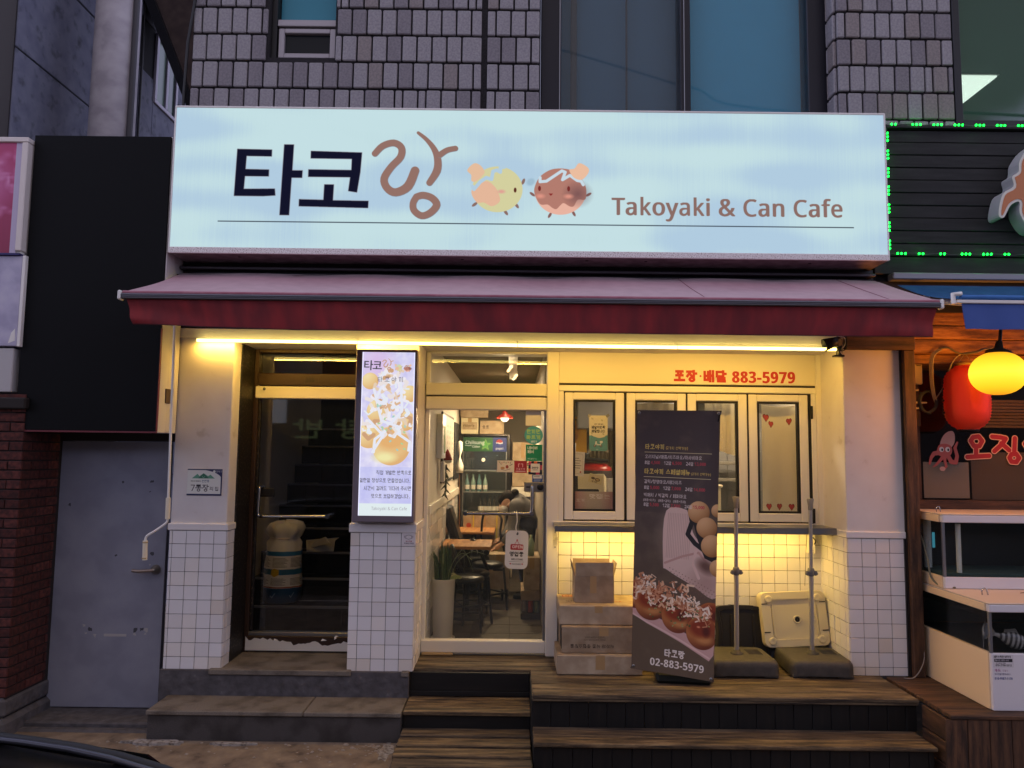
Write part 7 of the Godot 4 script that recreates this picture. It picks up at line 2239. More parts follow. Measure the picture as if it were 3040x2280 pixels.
func squid_restaurant() -> void:
	var B := thing("squid_restaurant", "timber clad squid restaurant front to the right of the shop", "building", Vector3(3.8, 0.46, -0.6))
	var dark := mat(hx("15100d"), 0.7)
	bx("wall_core", dark, B, 3.03, 4.62, 3.25, 4.76, -0.4, 0.02, 0.0)
	for i in 10: bx("black_board", M.black_wood, B, 2.835 if i < 9 else 2.84, 4.62, 3.69 + 0.103 * i, 3.789 + 0.103 * i, 0.022, 0.05 + 0.003 * ((i * 7) % 3), 0.005, i)
	bx("lower_board", M.black_wood, B, 2.835, 4.62, 3.545, 3.685, 0.022, 0.045, 0.005, 3)
	bx("top_ledge", M.black_wood, B, 2.83, 4.62, 4.722, 4.745, 0.0, 0.085, 0.004, 1)
	for i in 3: bx("lintel_plank", M.lit_wood, B, 3.13, 4.62, 2.93 + 0.109 * i, 3.036 + 0.109 * i, -0.1, 0.0 + 0.006 * (i % 2), 0.005, i)
	bx("lintel_plank", M.lit_wood, B, 3.13, 4.62, 2.875, 2.928, -0.36, -0.1, 0.004, 4)
	bx("short_beam", M.brown_wood, B, 2.59, 3.126, 2.944, 3.05, 0.003, 0.06, 0.005, 2)
	bx("timber_post", M.brown_wood, B, 3.034, 3.122, 0.464, 2.943, -0.1, 0.055, 0.006, 1)
	bx("post_shadow_gap", dark, B, 3.024, 3.034, 0.464, 2.94, -0.2, 0.02, 0.0)
	bx("soffit", M.lit_wood, B, 3.13, 4.62, 2.86, 2.874, -0.6, -0.1, 0.0, 3)
	# glazed front with things stuck inside
	bx("window_frame", M.brown_wood, B, 3.12, 4.62, 1.66, 1.77, -0.34, -0.25, 0.005, 5)
	bx("window_frame", M.brown_wood, B, 3.12, 3.33, 0.464, 2.86, -0.36, -0.3, 0.005, 2)
	bx("window_pane", M.dark_glass, B, 3.33, 4.62, 1.77, 2.86, -0.302, -0.298, 0.0)
	bx("lower_wall", M.brown_wood, B, 3.12, 4.62, 0.464, 1.66, -0.4, -0.3, 0.004, 6)
	bx("dim_room_back", mat(hx("2a1d14"), 0.9), B, 3.1, 5.4, 0.46, 3.1, -2.6, -2.5, 0.0)
	bx("dim_room_side", mat(hx("3a2a1c"), 0.9), B, 3.05, 3.1, 0.46, 3.1, -2.5, -0.36, 0.0)
	bx("dim_room_ceiling", mat(hx("2a1d14"), 0.9), B, 3.05, 5.4, 3.1, 3.2, -2.6, -0.4, 0.0)
	bx("dim_room_side", mat(hx("3a2a1c"), 0.9), B, 5.4, 5.5, 0.46, 3.1, -2.6, -0.4, 0.0)
	bx("outer_wall", dark, B, 4.62, 9.0, 0.46, 4.76, -0.6, -0.1, 0.0)
	bx("dim_room_floor", mat(hx("2a1d14"), 0.9), B, 3.05, 5.4, 0.36, 0.46, -2.6, -0.4, 0.0)
	for i in 9: bx("bamboo_blind_slat", mat(hx("7a5a2c"), 0.7), B, 3.72, 4.62, 2.36 + 0.026 * i, 2.382 + 0.026 * i, -0.33, -0.322, 0.003)
	# first floor window with a lit ceiling panel inside
	var w := sub("upper_window", B, "tall dark framed window with a lit ceiling panel inside")
	var fr := mat(hx("0e0f12"), 0.4)
	bx("frame_post", fr, w, 3.552, 3.612, 4.76, 6.8, -0.25, 0.005, 0.004)
	bx("frame_sill", fr, w, 3.612, 5.4, 4.76, 4.83, -0.25, 0.004, 0.004)
	bx("pane", glass(0.14, Color(0.35, 0.48, 0.45)), w, 3.612, 5.4, 4.83, 6.8, -0.082, -0.078, 0.0)
	var grey := mat(hx("6f8278"), 0.9)
	bx("room_ceiling", mat(hx("5d7268"), 0.9), w, 3.4, 7.6, 6.3, 6.4, -5.0, -0.3, 0.0)
	bx("room_back", grey, w, 3.4, 7.6, 3.6, 6.3, -5.1, -5.0, 0.0)
	bx("room_side", grey, w, 7.6, 7.7, 3.6, 6.3, -5.0, -0.3, 0.0)
	bx("room_side", grey, w, 3.36, 3.4, 3.6, 6.3, -5.0, -0.3, 0.0)
	bx("room_floor", grey, w, 3.4, 7.6, 3.5, 3.6, -5.0, -0.45, 0.0)
	var lp := thing("ceiling_panel", "square lit ceiling panel inside the upper right window", "ceiling light", Vector3(4.92, 6.27, -2.4))
	bx("panel_face", glow(Color(0.9, 1.0, 0.93), 1.3), lp, 4.55, 5.25, 6.27, 6.285, -2.72, -2.08, 0.0)
	bx("panel_frame", M.white_alu, lp, 4.53, 5.27, 6.285, 6.299, -2.74, -2.06, 0.003)
	area("panel_light", Vector3(4.9, 6.262, -2.4), Vector3.DOWN, 0.7, 0.64, Color(0.85, 1.0, 0.92), 9.0, lp)
	# awning rail and blue awning
	var r := thing("awning_rail", "pale metal rail under the black boards of the squid restaurant", "rail", Vector3(3.7, 3.49, 0.1))
	bx("rail_bar", mat(hx("8a8a90"), 0.45, 0.4), r, 2.94, 4.62, 3.488, 3.54, 0.03, 0.13, 0.006)
	bx("rail_shadow_board", dark, r, 2.84, 4.62, 3.30, 3.486, 0.0, 0.04, 0.0)
	var a := thing("blue_awning", "blue fabric awning at the far right, its corner beside the burgundy one", "awning", Vector3(3.75, 2.95, 0.2))
	var blue := tri(textured(noise_tex(0.03, [[0.2, hx("2a62a5")], [0.8, hx("3572b5")]], 256, 256), 0.7), 0.8)
	put("fabric_top", sheet(20, 8, func(s: float, t: float) -> Vector3: return Vector3(2.93 + 1.7 * s + 0.04 * t, lerpf(3.155, 3.44, t) - 0.03 * sin(PI * t), lerpf(0.985, 0.12, t)), 0.0), blue, a)
	bx("front_bar", M.white_alu, a, 2.915, 4.62, 3.125, 3.148, 0.975, 1.0, 0.004)
	put("front_roll", rod(Vector3(2.95, 3.165, 0.985), Vector3(4.62, 3.165, 0.985), 0.018, 10), blue, a)
	put("end_bracket", tube([Vector3(2.90, 3.12, 0.99), Vector3(2.90, 3.185, 0.985), Vector3(2.955, 3.19, 0.985)], 0.016, 8), M.white_plastic, a)
	put("valance", sheet(30, 4, func(s: float, t: float) -> Vector3: return Vector3(lerpf(2.955 + 0.02 * (1 - t), 4.62, s), lerpf(2.955, 3.126, t), 0.985 + 0.01 * sin(s * 40.0) * (1.0 - t)), 0.003), mat(hx("3c579c"), 0.75), a)
	put("folding_arm", tube([Vector3(3.2, 3.38, 0.1), Vector3(3.0, 3.24, 0.5), Vector3(3.15, 3.12, 0.97)], 0.02, 8), M.white_plastic, a)
	put("arm_elbow", box_mesh(Vector3(0.1, 0.06, 0.07), 0.015), mat(hx("c9bda6"), 0.5), a, Vector3(2.99, 3.22, 0.5), Vector3(0, 0.6, 0.3))
	# green string lights round the black boards
	green_lights("row of green string lights along the top of the black boards", Vector3(2.93, 4.752, 0.07), Vector3(4.6, 4.75, 0.07), 0.168, [0], "green string lights")
	green_lights("green string lights running down beside the end of the lit sign", Vector3(2.952, 4.735, 0.075), Vector3(2.94, 3.72, 0.075), 0.146, [], "green string lights")
	green_lights("row of green string lights along the foot of the black boards", Vector3(2.94, 3.70, 0.075), Vector3(4.6, 3.705, 0.075), 0.168, [1, 2, 5], "green string lights")
	squid_sign()
	# globe lamp on its stem
	var g := thing("globe_lamp", "large glowing yellow globe lamp hanging under the blue awning", "lamp", Vector3(3.575, 2.58, 0.35))
	var gt := GradientTexture2D.new()
	gt.width = 8
	gt.height = 64
	gt.fill_from = Vector2(0, 0)
	gt.fill_to = Vector2(0, 1)
	gt.gradient = Gradient.new()
	gt.gradient.offsets = PackedFloat32Array([0.0, 0.25, 0.5, 0.75, 1.0])
	gt.gradient.colors = PackedColorArray([hx("d97f14"), hx("f6b81c"), hx("ffe23c"), hx("f8bf20"), hx("d98416")])
	var globe_m := glow(Color.BLACK, 1.45)
	globe_m.emission_texture = gt
	globe_m.emission_operator = BaseMaterial3D.EMISSION_OP_ADD
	globe_m.uv1_scale = Vector3(1, 1.0 / 16.0, 1)
	put("lamp_globe", lathe(globe_profile(0.19, 0.16), 32), globe_m, g, Vector3(3.575, 2.735, 0.35))
	put("lamp_cap", lathe([Vector2(0.09, 0.0), Vector2(0.085, 0.025), Vector2(0.03, 0.05), Vector2(0.02, 0.1), Vector2(0.001, 0.1)], 20), mat(hx("3a2c1c"), 0.5), g, Vector3(3.59, 2.875, 0.34), Vector3(0, 0, -0.12))
	put("lamp_stem", rod(Vector3(3.605, 2.96, 0.34), Vector3(3.64, 3.2, 0.33), 0.012, 8), M.black_metal, g)
	omni("lamp_light", Vector3(3.575, 2.735, 0.35), Color(1.0, 0.6, 0.18), 0.9, 0.18, g)
	# red paper lantern
	var l := thing("paper_lantern", "ribbed red paper lantern behind the yellow globe lamp", "lantern", Vector3(3.545, 2.32, 0.0))
	var pr := []
	for i in 45:
		var t := i / 44.0
		var rr := 0.163 * pow(1.0 - pow(absf(t * 2.0 - 1.0), 4.2), 0.5)
		pr.append(Vector2(maxf(rr, 0.075) + 0.0036 * (1.0 if i % 2 else -1.0), -0.257 + 0.514 * t))
	var red := mat(hx("dd3a1c"), 0.6)
	red = red.duplicate()
	red.backlight_enabled = true
	red.backlight = Color(0.6, 0.12, 0.05)
	put("paper_shade", lathe(pr, 32), red, l, Vector3(3.545, 2.58, 0.0))
	for y in [-0.262, 0.25]: put("lantern_ring", lathe([Vector2(0.06, 0), Vector2(0.076, 0.0), Vector2(0.076, 0.022), Vector2(0.06, 0.022)], 24), mat(hx("9a7a3a"), 0.4, 0.6) if y > 0 else M.black, l, Vector3(3.545, 2.58 + y, 0.0))
	put("hanger", tube([Vector3(3.49, 2.85, 0), Vector3(3.545, 2.93, 0), Vector3(3.6, 2.85, 0)], 0.002, 5), M.dull_steel, l)
	var on := func(a: float, y: float) -> Vector3: return Vector3(3.545 + 0.166 * cos(a), y, -0.166 * sin(a))
	for q in [[[2.9, 2.70], [2.72, 2.685], [2.62, 2.69]], [[2.85, 2.72], [2.75, 2.65], [2.8, 2.61]], [[2.95, 2.65], [2.7, 2.63], [2.62, 2.645]], [[2.78, 2.63], [2.7, 2.59]]]:
		var p := []
		for e in q: p.append(on.call(e[0], e[1]))
		put("brush_mark", tube(p, 0.006, 6), M.black, l)
	var loop := []
	for k in 13: loop.append(on.call(2.82 - 0.22 * cos(PI * (-0.7 + 1.4 * k / 12.0)), 2.51 + 0.055 * sin(PI * (-0.7 + 1.4 * k / 12.0))))
	put("brush_mark", tube(loop, 0.0065, 6), M.black, l)
	# meter box, shelf and cables in the corner
	var m := thing("control_box", "beige control box with red digits among the cables", "control box", Vector3(3.26, 2.68, -0.2))
	bx("box_case", mat(hx("a58f74"), 0.5), m, 3.19, 3.315, 2.70, 2.885, -0.26, -0.2, 0.008)
	bx("lit_digits", glow(Color(1.0, 0.05, 0.03), 1.5), m, 3.205, 3.225, 2.838, 2.848, -0.1998, -0.1985, 0.0)
	bx("lit_dot", glow(Color(1.0, 0.05, 0.03), 1.2), m, 3.225, 3.234, 2.818, 2.825, -0.1998, -0.1985, 0.0)
	bx("dark_panel", M.black, m, 3.198, 3.242, 2.81, 2.865, -0.2, -0.199, 0.0)
	for i in 2: bx("vent_slot", M.black, m, 3.265, 3.30, 2.85 + 0.016 * i, 2.856 + 0.016 * i, -0.2, -0.1988, 0.0)
	var s := thing("corner_shelf", "small rack with pale edges below the control box", "shelf", Vector3(3.26, 2.4, -0.2))
	for q in [[2.645, 3.15, 3.27], [2.545, 3.15, 3.33], [2.50, 3.15, 3.29]]: bx("shelf_edge", mat(hx("b9a98a"), 0.5), s, q[1], q[2], q[0], q[0] + 0.012, -0.27, -0.18, 0.002)
	bx("shelf_box", mat(hx("4a3524"), 0.8), s, 3.15, 3.30, 2.36, 2.49, -0.28, -0.22, 0.01)
	var cable := func(label: String, pts: Array, rad: float, m2: Material, n := 1) -> void:
		var t := thing("cable", label, "cable", pts[pts.size() / 2], "cables in the restaurant corner")
		for i in n:
			var q := []
			for p in pts: q.append(p + Vector3(0.008 * i, -0.004 * i, 0.006 * i))
			put("cable_strand", tube(curve(q, 6), rad, 6), m2, t)
	var pale := mat(hx("8a7a62"), 0.5)
	cable.call("pale cable bundle looping from the plank lintel to the coil", [Vector3(3.33, 2.96, 0.02), Vector3(3.27, 2.9, 0.01), Vector3(3.29, 2.75, -0.05), Vector3(3.33, 2.62, -0.1), Vector3(3.36, 2.55, -0.12)], 0.005, pale, 3)
	cable.call("black coiled cable hanging by the corner rack", [Vector3(3.25, 2.63, -0.12), Vector3(3.22, 2.55, -0.1), Vector3(3.27, 2.47, -0.1), Vector3(3.34, 2.5, -0.1), Vector3(3.36, 2.58, -0.11), Vector3(3.31, 2.64, -0.12), Vector3(3.24, 2.6, -0.11), Vector3(3.23, 2.5, -0.1), Vector3(3.3, 2.46, -0.1)], 0.008, M.black, 2)
	cable.call("thin cable slung from the coil up to the lintel over the lantern", [Vector3(3.36, 2.58, -0.1), Vector3(3.40, 2.68, -0.05), Vector3(3.44, 2.85, 0.0), Vector3(3.5, 2.92, 0.03), Vector3(3.6, 2.94, 0.04), Vector3(3.75, 2.97, 0.03)], 0.005, pale)
	cable.call("cable running along the plank lintel to the globe lamp", [Vector3(3.33, 2.965, 0.02), Vector3(3.4, 2.97, 0.02), Vector3(3.48, 2.925, 0.03), Vector3(3.58, 2.93, 0.06), Vector3(3.7, 2.965, 0.03), Vector3(3.9, 2.92, 0.02)], 0.006, mat(hx("4a4238"), 0.5), 2)
	cable.call("black cable trailing down the dark pane beside the post", [Vector3(3.16, 2.75, -0.2), Vector3(3.18, 2.5, -0.2), Vector3(3.2, 2.35, -0.22), Vector3(3.24, 2.3, -0.22), Vector3(3.2, 2.2, -0.24), Vector3(3.17, 1.9, -0.24)], 0.004, M.black, 2)
	var sp := thing("small_bulb", "tiny warm lit bulb inside the dark restaurant pane", "bulb", Vector3(3.41, 2.45, -0.5))
	put("lit_bulb", ball(0.014, 0.8, 8), glow(Color(1.0, 0.6, 0.15), 3.0), sp, Vector3(3.41, 2.45, -0.5))
	omni("bulb_light", Vector3(3.41, 2.45, -0.5), Color(1.0, 0.6, 0.2), 0.01, 0.015, sp)
	window_decals()
	fish_tanks()

func globe_profile(r: float, h: float) -> Array:
	var p := []
	for i in 17:
		var a := PI * i / 16
		p.append(Vector2(maxf(r * pow(sin(a), 0.9), 0.001), -h * cos(a)))
	return p

func squid_sign() -> void:
	var t := thing("squid_letter_sign", "thick white edged sign shaped like an orange squid on the black boards", "sign", Vector3(4.05, 3.9, 0.1))
	var out := smooth2(v2([3.735, 3.99, 3.775, 4.15, 3.86, 4.21, 3.855, 4.29, 3.905, 4.33, 3.92, 4.42, 4.0, 4.53, 4.1, 4.58, 4.2, 4.53, 4.28, 4.42, 4.295, 4.33, 4.345, 4.29, 4.34, 4.21, 4.425, 4.15, 4.465, 3.99, 4.42, 3.96, 4.37, 4.06, 4.30, 4.09, 4.30, 4.0, 4.25, 3.9, 4.19, 3.86, 4.15, 3.93, 4.16, 4.02, 4.1, 3.95, 4.04, 4.02, 4.05, 3.93, 4.01, 3.86, 3.95, 3.9, 3.90, 4.0, 3.90, 4.09, 3.83, 4.06, 3.775, 3.965]), true, 4)
	put("side_return", prism(out, 0.06, 0.19), mat(hx("b5aeb4"), 0.5), t)
	put("white_rim", prism(out, 0.1905, 0.196), mat(hx("d8d6c8"), 0.4), t)
	var inn := Geometry2D.offset_polygon(out, -0.019)
	for p in inn:
		if p.size() > 10: put("orange_face", prism(p, 0.197, 0.2), mat(hx("bf7440"), 0.4), t)
	for x in [4.02, 4.18]:
		put("eye_white", lathe([Vector2(0.045, 0), Vector2(0.001, 0.006)], 20), M.white_plastic, t, Vector3(x, 4.25, 0.2005), Vector3(PI / 2, 0, 0))
		put("eye_pupil", lathe([Vector2(0.02, 0), Vector2(0.001, 0.003)], 16), M.black, t, Vector3(x, 4.245, 0.207), Vector3(PI / 2, 0, 0))

func window_decals() -> void:
	var z := -0.295
	for q in [["pale paper sheet taped low on the restaurant pane, nearer the timber post", 3.345, 3.715, 1.785, 2.075, "a39684"], ["brown grey paper sheet behind the red restaurant lettering", 3.735, 4.3, 1.775, 2.16, "6f5c4a"]]:
		var t := thing("paper_sheet", q[0], "paper", Vector3((q[1] + q[2]) / 2, q[3], z), "papers on the restaurant pane")
		put("paper", print_mesh(q[2] - q[1], q[4] - q[3], 0.0012), mat(hx(q[5]), 0.85), t, Vector3((q[1] + q[2]) / 2, (q[3] + q[4]) / 2, z - 0.008))
	# lettering cut from red vinyl with a cream edge
	var c := Canvas.new(520, 220, Color(0, 0, 0, 0))
	for pass_ in 2:
		var col := hx("d9a684") if pass_ == 0 else hx("a81f1c")
		var w := 34.0 if pass_ == 0 else 24.0
		for s in [[[46, 46, 60, 26, 90, 22, 108, 46, 92, 74, 62, 74, 46, 46]], [[74, 80, 72, 118]], [[24, 134, 80, 130, 142, 126]], [[164, 22, 210, 26, 236, 32, 216, 62, 172, 100]], [[212, 58, 252, 94]], [[286, 30, 280, 100]], [[252, 136, 264, 116, 290, 114, 304, 136, 288, 158, 262, 156, 252, 136]], [[340, 60, 356, 40, 384, 38, 398, 60, 384, 84, 354, 84, 340, 60]], [[452, 24, 452, 130]], [[410, 62, 448, 62]]]:
			var p := []
			for i in range(0, s[0].size(), 2): p.append(Vector2(s[0][i], s[0][i + 1]))
			c.line(p, w, col)
	var m := textured(c.tex(), 0.5)
	m.transparency = BaseMaterial3D.TRANSPARENCY_ALPHA_SCISSOR
	m.alpha_scissor_threshold = 0.5
	var t := thing("squid_lettering", "red rounded lettering with a cream edge on the restaurant pane", "lettering", Vector3(4.0, 2.0, z))
	var o := put("vinyl_letters", print_mesh(0.78, 0.33, 0.001), null, t, Vector3(4.055, 2.155, z + 0.004))
	o.set_surface_override_material(0, m)
	o.set_surface_override_material(1, m)
	c = Canvas.new(200, 260, Color(0, 0, 0, 0))
	var pale := hx("c99a8a")
	var pink := hx("c0584a")
	c.poly(smooth2(v2([86, 96, 92, 60, 112, 28, 140, 8, 166, 6, 178, 30, 176, 70, 160, 100, 130, 120]), true, 4), pale)
	c.poly(smooth2(v2([64, 122, 78, 92, 112, 84, 150, 96, 158, 130, 140, 160, 96, 164, 66, 150]), true, 4), pink)
	for s in [[[74, 140, 44, 146, 26, 170, 14, 210], [30, 26, 20, 12]], [[104, 160, 84, 184, 56, 214, 38, 228], [24, 20, 14, 8]], [[112, 160, 110, 190, 118, 224, 100, 244], [22, 18, 16, 10]], [[130, 158, 150, 196, 178, 200, 188, 160, 176, 110, 192, 76], [26, 28, 26, 22, 20, 12]]]:
		var p := []
		for i in range(0, s[0].size(), 2): p.append(Vector2(s[0][i], s[0][i + 1]))
		c.line(p, s[1], pink)
	c.oval(94, 240, 18, 14, pale)
	for x in [92, 130]:
		c.oval(x, 120, 15, 16, hx("e4d6c8"))
		c.oval(x + 4, 122, 6, 8, hx("2a2020"))
	m = textured(c.tex(), 0.5)
	m.transparency = BaseMaterial3D.TRANSPARENCY_ALPHA_SCISSOR
	m.alpha_scissor_threshold = 0.5
	t = thing("squid_decal", "pink squid decal on the restaurant pane left of the red lettering", "decal", Vector3(3.5, 2.0, z))
	o = put("vinyl_squid", print_mesh(0.26, 0.34, 0.001), null, t, Vector3(3.505, 2.165, z + 0.002))
	o.set_surface_override_material(0, m)
	o.set_surface_override_material(1, m)

func fish_tanks() -> void:
	var warm_lit_side := mat(hx("edcfa4"), 0.45)  # side plastic: the warm light from the left is put into this colour
	var white := mat(hx("dcd8dc"), 0.4)
	var tank := thing("fish_tank", "white rimmed empty looking fish tank stacked on the larger one", "fish tank", Vector3(3.75, 1.16, 0.08), "fish tanks on the timber deck")
	var inside_m := mat(hx("0d1112"), 0.5)
	var build := func(t: Node3D, x0: float, y0: float, y1: float, g0: float, g1: float, z0: float, z1: float) -> void:
		bx("front_panel", white, t, x0 + 0.006, 4.6, y0, g0, z1 - 0.03, z1, 0.004)
		bx("side_panel", warm_lit_side, t, x0, x0 + 0.03, y0, g0, z0, z1 - 0.031, 0.003)
		bx("tank_bed", inside_m, t, x0 + 0.03, 4.6, g0 - 0.04, g0 - 0.01, z0, z1 - 0.03, 0.0)
		bx("front_glass", glass(0.05, Color(0.12, 0.2, 0.2), 0.02, 0.22), t, x0 + 0.02, 4.6, g0, g1, z1 - 0.02, z1 - 0.012, 0.0)
		bx("side_glass", glass(0.05, Color(0.12, 0.2, 0.2), 0.02, 0.22), t, x0 + 0.006, x0 + 0.014, g0, g1, z0, z1 - 0.03, 0.0)
		bx("corner_seal", M.dull_steel, t, x0 + 0.004, x0 + 0.022, g0, g1, z1 - 0.028, z1 - 0.006, 0.002)
		bx("back_wall", inside_m, t, x0, 4.6, g0, g1, z0 - 0.02, z0, 0.0)
		bx("end_wall", inside_m, t, 4.58, 4.598, g0, g1, z0, z1 - 0.032, 0.0)
		bx("lid_front", white, t, x0 + 0.004, 4.6, g1, y1 - 0.012, z1 - 0.04, z1 + 0.004, 0.005)
		bx("lid_side", warm_lit_side, t, x0 - 0.004, x0 + 0.03, g1, y1 - 0.012, z0, z1 - 0.041, 0.004)
		bx("lid_top", mat(hx("c9b9a6"), 0.6), t, x0 - 0.003, 4.6, y1 - 0.012, y1, z0, z1 + 0.003, 0.004)
	build.call(tank, 3.165, 1.158, 1.70, 1.24, 1.635, -0.24, 0.27)
	for q in [[3.25, -0.1, 0.028], [3.33, 0.18, 0.018]]: put("water_pipe", rod(Vector3(q[0], 1.25, q[1]), Vector3(q[0], 1.62, q[1]), q[2], 12), mat(hx("b9c2ba"), 0.4), tank)
	bx("inner_light_strip", glow(Color(0.35, 0.75, 0.85), 0.35), tank, 3.34, 3.36, 1.40, 1.52, -0.2, -0.195, 0.0)
	bx("gravel_bed", mat(hx("28403c"), 0.9), tank, 3.2, 4.58, 1.232, 1.262, -0.22, 0.22, 0.003)
	put("hook", tube(curve([Vector3(3.22, 1.70, 0.1), Vector3(3.22, 1.73, 0.1), Vector3(3.24, 1.74, 0.1), Vector3(3.25, 1.70, 0.1)], 4), 0.004, 6), M.steel, tank)
	put("air_hose", tube(curve([Vector3(3.145, 1.6, -0.1), Vector3(3.15, 1.5, 0.0), Vector3(3.15, 1.35, 0.08), Vector3(3.15, 1.22, 0.12), Vector3(3.18, 1.165, 0.2), Vector3(3.24, 1.168, 0.28)], 5), 0.007, 6), mat(hx("6f6c58"), 0.5), tank)
	var t2 := thing("fish_tank", "large white fish tank with striped fish standing on the timber deck", "fish tank", Vector3(3.75, 0.464, 0.3), "fish tanks on the timber deck")
	build.call(t2, 3.158, 0.465, 1.156, 0.83, 1.095, -0.2, 0.80)
	bx("water_surface", glass(0.25, Color(0.05, 0.1, 0.11), 0.05, 0.2), t2, 3.19, 4.58, 1.04, 1.044, -0.18, 0.77, 0.0)
	put("hook", tube(curve([Vector3(3.3, 1.156, 0.5), Vector3(3.3, 1.19, 0.5), Vector3(3.325, 1.2, 0.5), Vector3(3.34, 1.156, 0.5)], 4), 0.005, 6), M.steel, t2)
	for q in [[3.7, 0.5], [3.62, 0.42]]: put("mud_smear", prism(smooth2(v2([0, 0, 0.08, 0.01, 0.16, -0.004, 0.12, 0.03, 0.03, 0.02])), 0.0, 0.0015), mat(hx("5a4030"), 0.9), t2, Vector3(q[0], 1.157, q[1]), Vector3(-PI / 2, 0, 0.2))
	put("yellow_cap", lathe([Vector2(0.001, 0), Vector2(0.035, 0.0), Vector2(0.035, 0.02), Vector2(0.008, 0.035), Vector2(0.006, 0.06), Vector2(0.001, 0.062)], 14), mat(hx("b98a3a"), 0.4), tank, Vector3(3.95, 1.701, 0.1))
	# fish
	var fc := Canvas.new(128, 48, hx("8a8a84"))
	for i in 6: fc.line([Vector2(22 + 17 * i, 0), Vector2(18 + 17 * i, 48)], 8, hx("2c2c2c"))
	fc.oval(12, 18, 4, 4, hx("101010"))
	var fm := textured(fc.tex(), 0.3)
	for k in 2:
		var f := thing("fish", "pale silver fish nearer the tank's left corner" if k == 0 else "dark striped fish swimming behind the front tank glass", "fish", [Vector3(3.24, 0.93, 0.62), Vector3(3.36, 0.90, 0.70)][k], "fish in the lower tank", true)
		f.rotation = Vector3(0, [0.9, 0.15][k], [0.3, -0.3][k])
		var st := tool()
		st.set_smooth_group(0)
		var L := 0.26 if k else 0.2
		var prof := [[0.0, 0.004], [0.08, 0.03], [0.22, 0.05], [0.42, 0.056], [0.62, 0.042], [0.82, 0.018], [0.92, 0.012], [1.0, 0.01]]
		var P := func(i: int, a: float) -> Vector3: return Vector3(L * (0.5 - prof[i][0]), prof[i][1] * sin(a) * (1.0 if k else 0.8), prof[i][1] * 0.42 * cos(a))
		for i in prof.size() - 1:
			for j in 14:
				var a0 := TAU * j / 14
				var a1 := TAU * (j + 1) / 14
				quad(st, P.call(i, a1), P.call(i, a0), P.call(i + 1, a0), P.call(i + 1, a1), Vector2(prof[i][0], 0.5 - 0.5 * sin(a1)), Vector2(prof[i][0], 0.5 - 0.5 * sin(a0)), Vector2(prof[i + 1][0], 0.5 - 0.5 * sin(a0)), Vector2(prof[i + 1][0], 0.5 - 0.5 * sin(a1)))
		put("body", done(st), fm if k else mat(hx("7f868c"), 0.3), f)
		put("tail_fin", prism(v2([-L * 0.47, 0.008, -L * 0.72, 0.06, -L * 0.66, 0.0, -L * 0.72, -0.05, -L * 0.47, -0.008]), -0.0015, 0.0015), mat(hx("6d6d68"), 0.5), f)
		put("back_fin", prism(v2([L * 0.2, 0.045, L * 0.05, 0.078, -L * 0.25, 0.05, -L * 0.25, 0.02, L * 0.2, 0.03]), -0.0015, 0.0015), mat(hx("55554f"), 0.5), f)
	var c := Canvas.new(150, 190, Color(0, 0, 0, 0))
	c.rect(4, 4, 140, 84, hx("d2ced0"))
	c.text("세주수족관/냉각기", 8, 8, 17, hx("1c1a1c"), 0.14, true, false, 0.8)
	c.rect(10, 30, 128, 22, hx("24202a"))
	c.text("활어조 제작 수리", 16, 34, 13, hx("d2ced0"), 0.12)
	c.text("산소공급 판매", 20, 55, 11, hx("3a363a"), 0.1)
	c.text("010-3798-5312", 18, 68, 14, hx("1c1a1c"), 0.12, true)
	c.text("카드", 10, 98, 22, hx("a8588a"), 0.14, true)
	c.text("단말기", 66, 104, 13, hx("a88a9a"), 0.1)
	c.text("카드단말기행복서비스", 8, 128, 13, hx("4a4a78"), 0.1, false, false, 0.85)
	c.text("010-9587-1170", 8, 156, 18, hx("44508a"), 0.12, true, false, 0.82)
	var m := textured(c.tex(), 0.6)
	m.transparency = BaseMaterial3D.TRANSPARENCY_ALPHA_SCISSOR
	m.alpha_scissor_threshold = 0.5
	var o := thing("tank_stickers", "printed phone number stickers on the front of the lower fish tank", "sticker", Vector3(3.24, 0.66, 0.8))
	var p := put("sticker_face", print_mesh(0.14, 0.178, 0.0008), null, o, Vector3(3.24, 0.737, 0.8008))
	p.set_surface_override_material(0, m)
	p.set_surface_override_material(1, m)
	var w := thing("ground_cable", "thin pale cable bent from the deck up the timber post", "cable", Vector3(2.98, 0.47, 0.05))
	put("cable_strand", tube(curve([Vector3(2.94, 0.468, 0.08), Vector3(3.0, 0.475, 0.1), Vector3(3.06, 0.53, 0.09), Vector3(3.105, 0.62, 0.07), Vector3(3.13, 0.72, 0.0)], 5), 0.004, 6), mat(hx("8a8078"), 0.5), w)

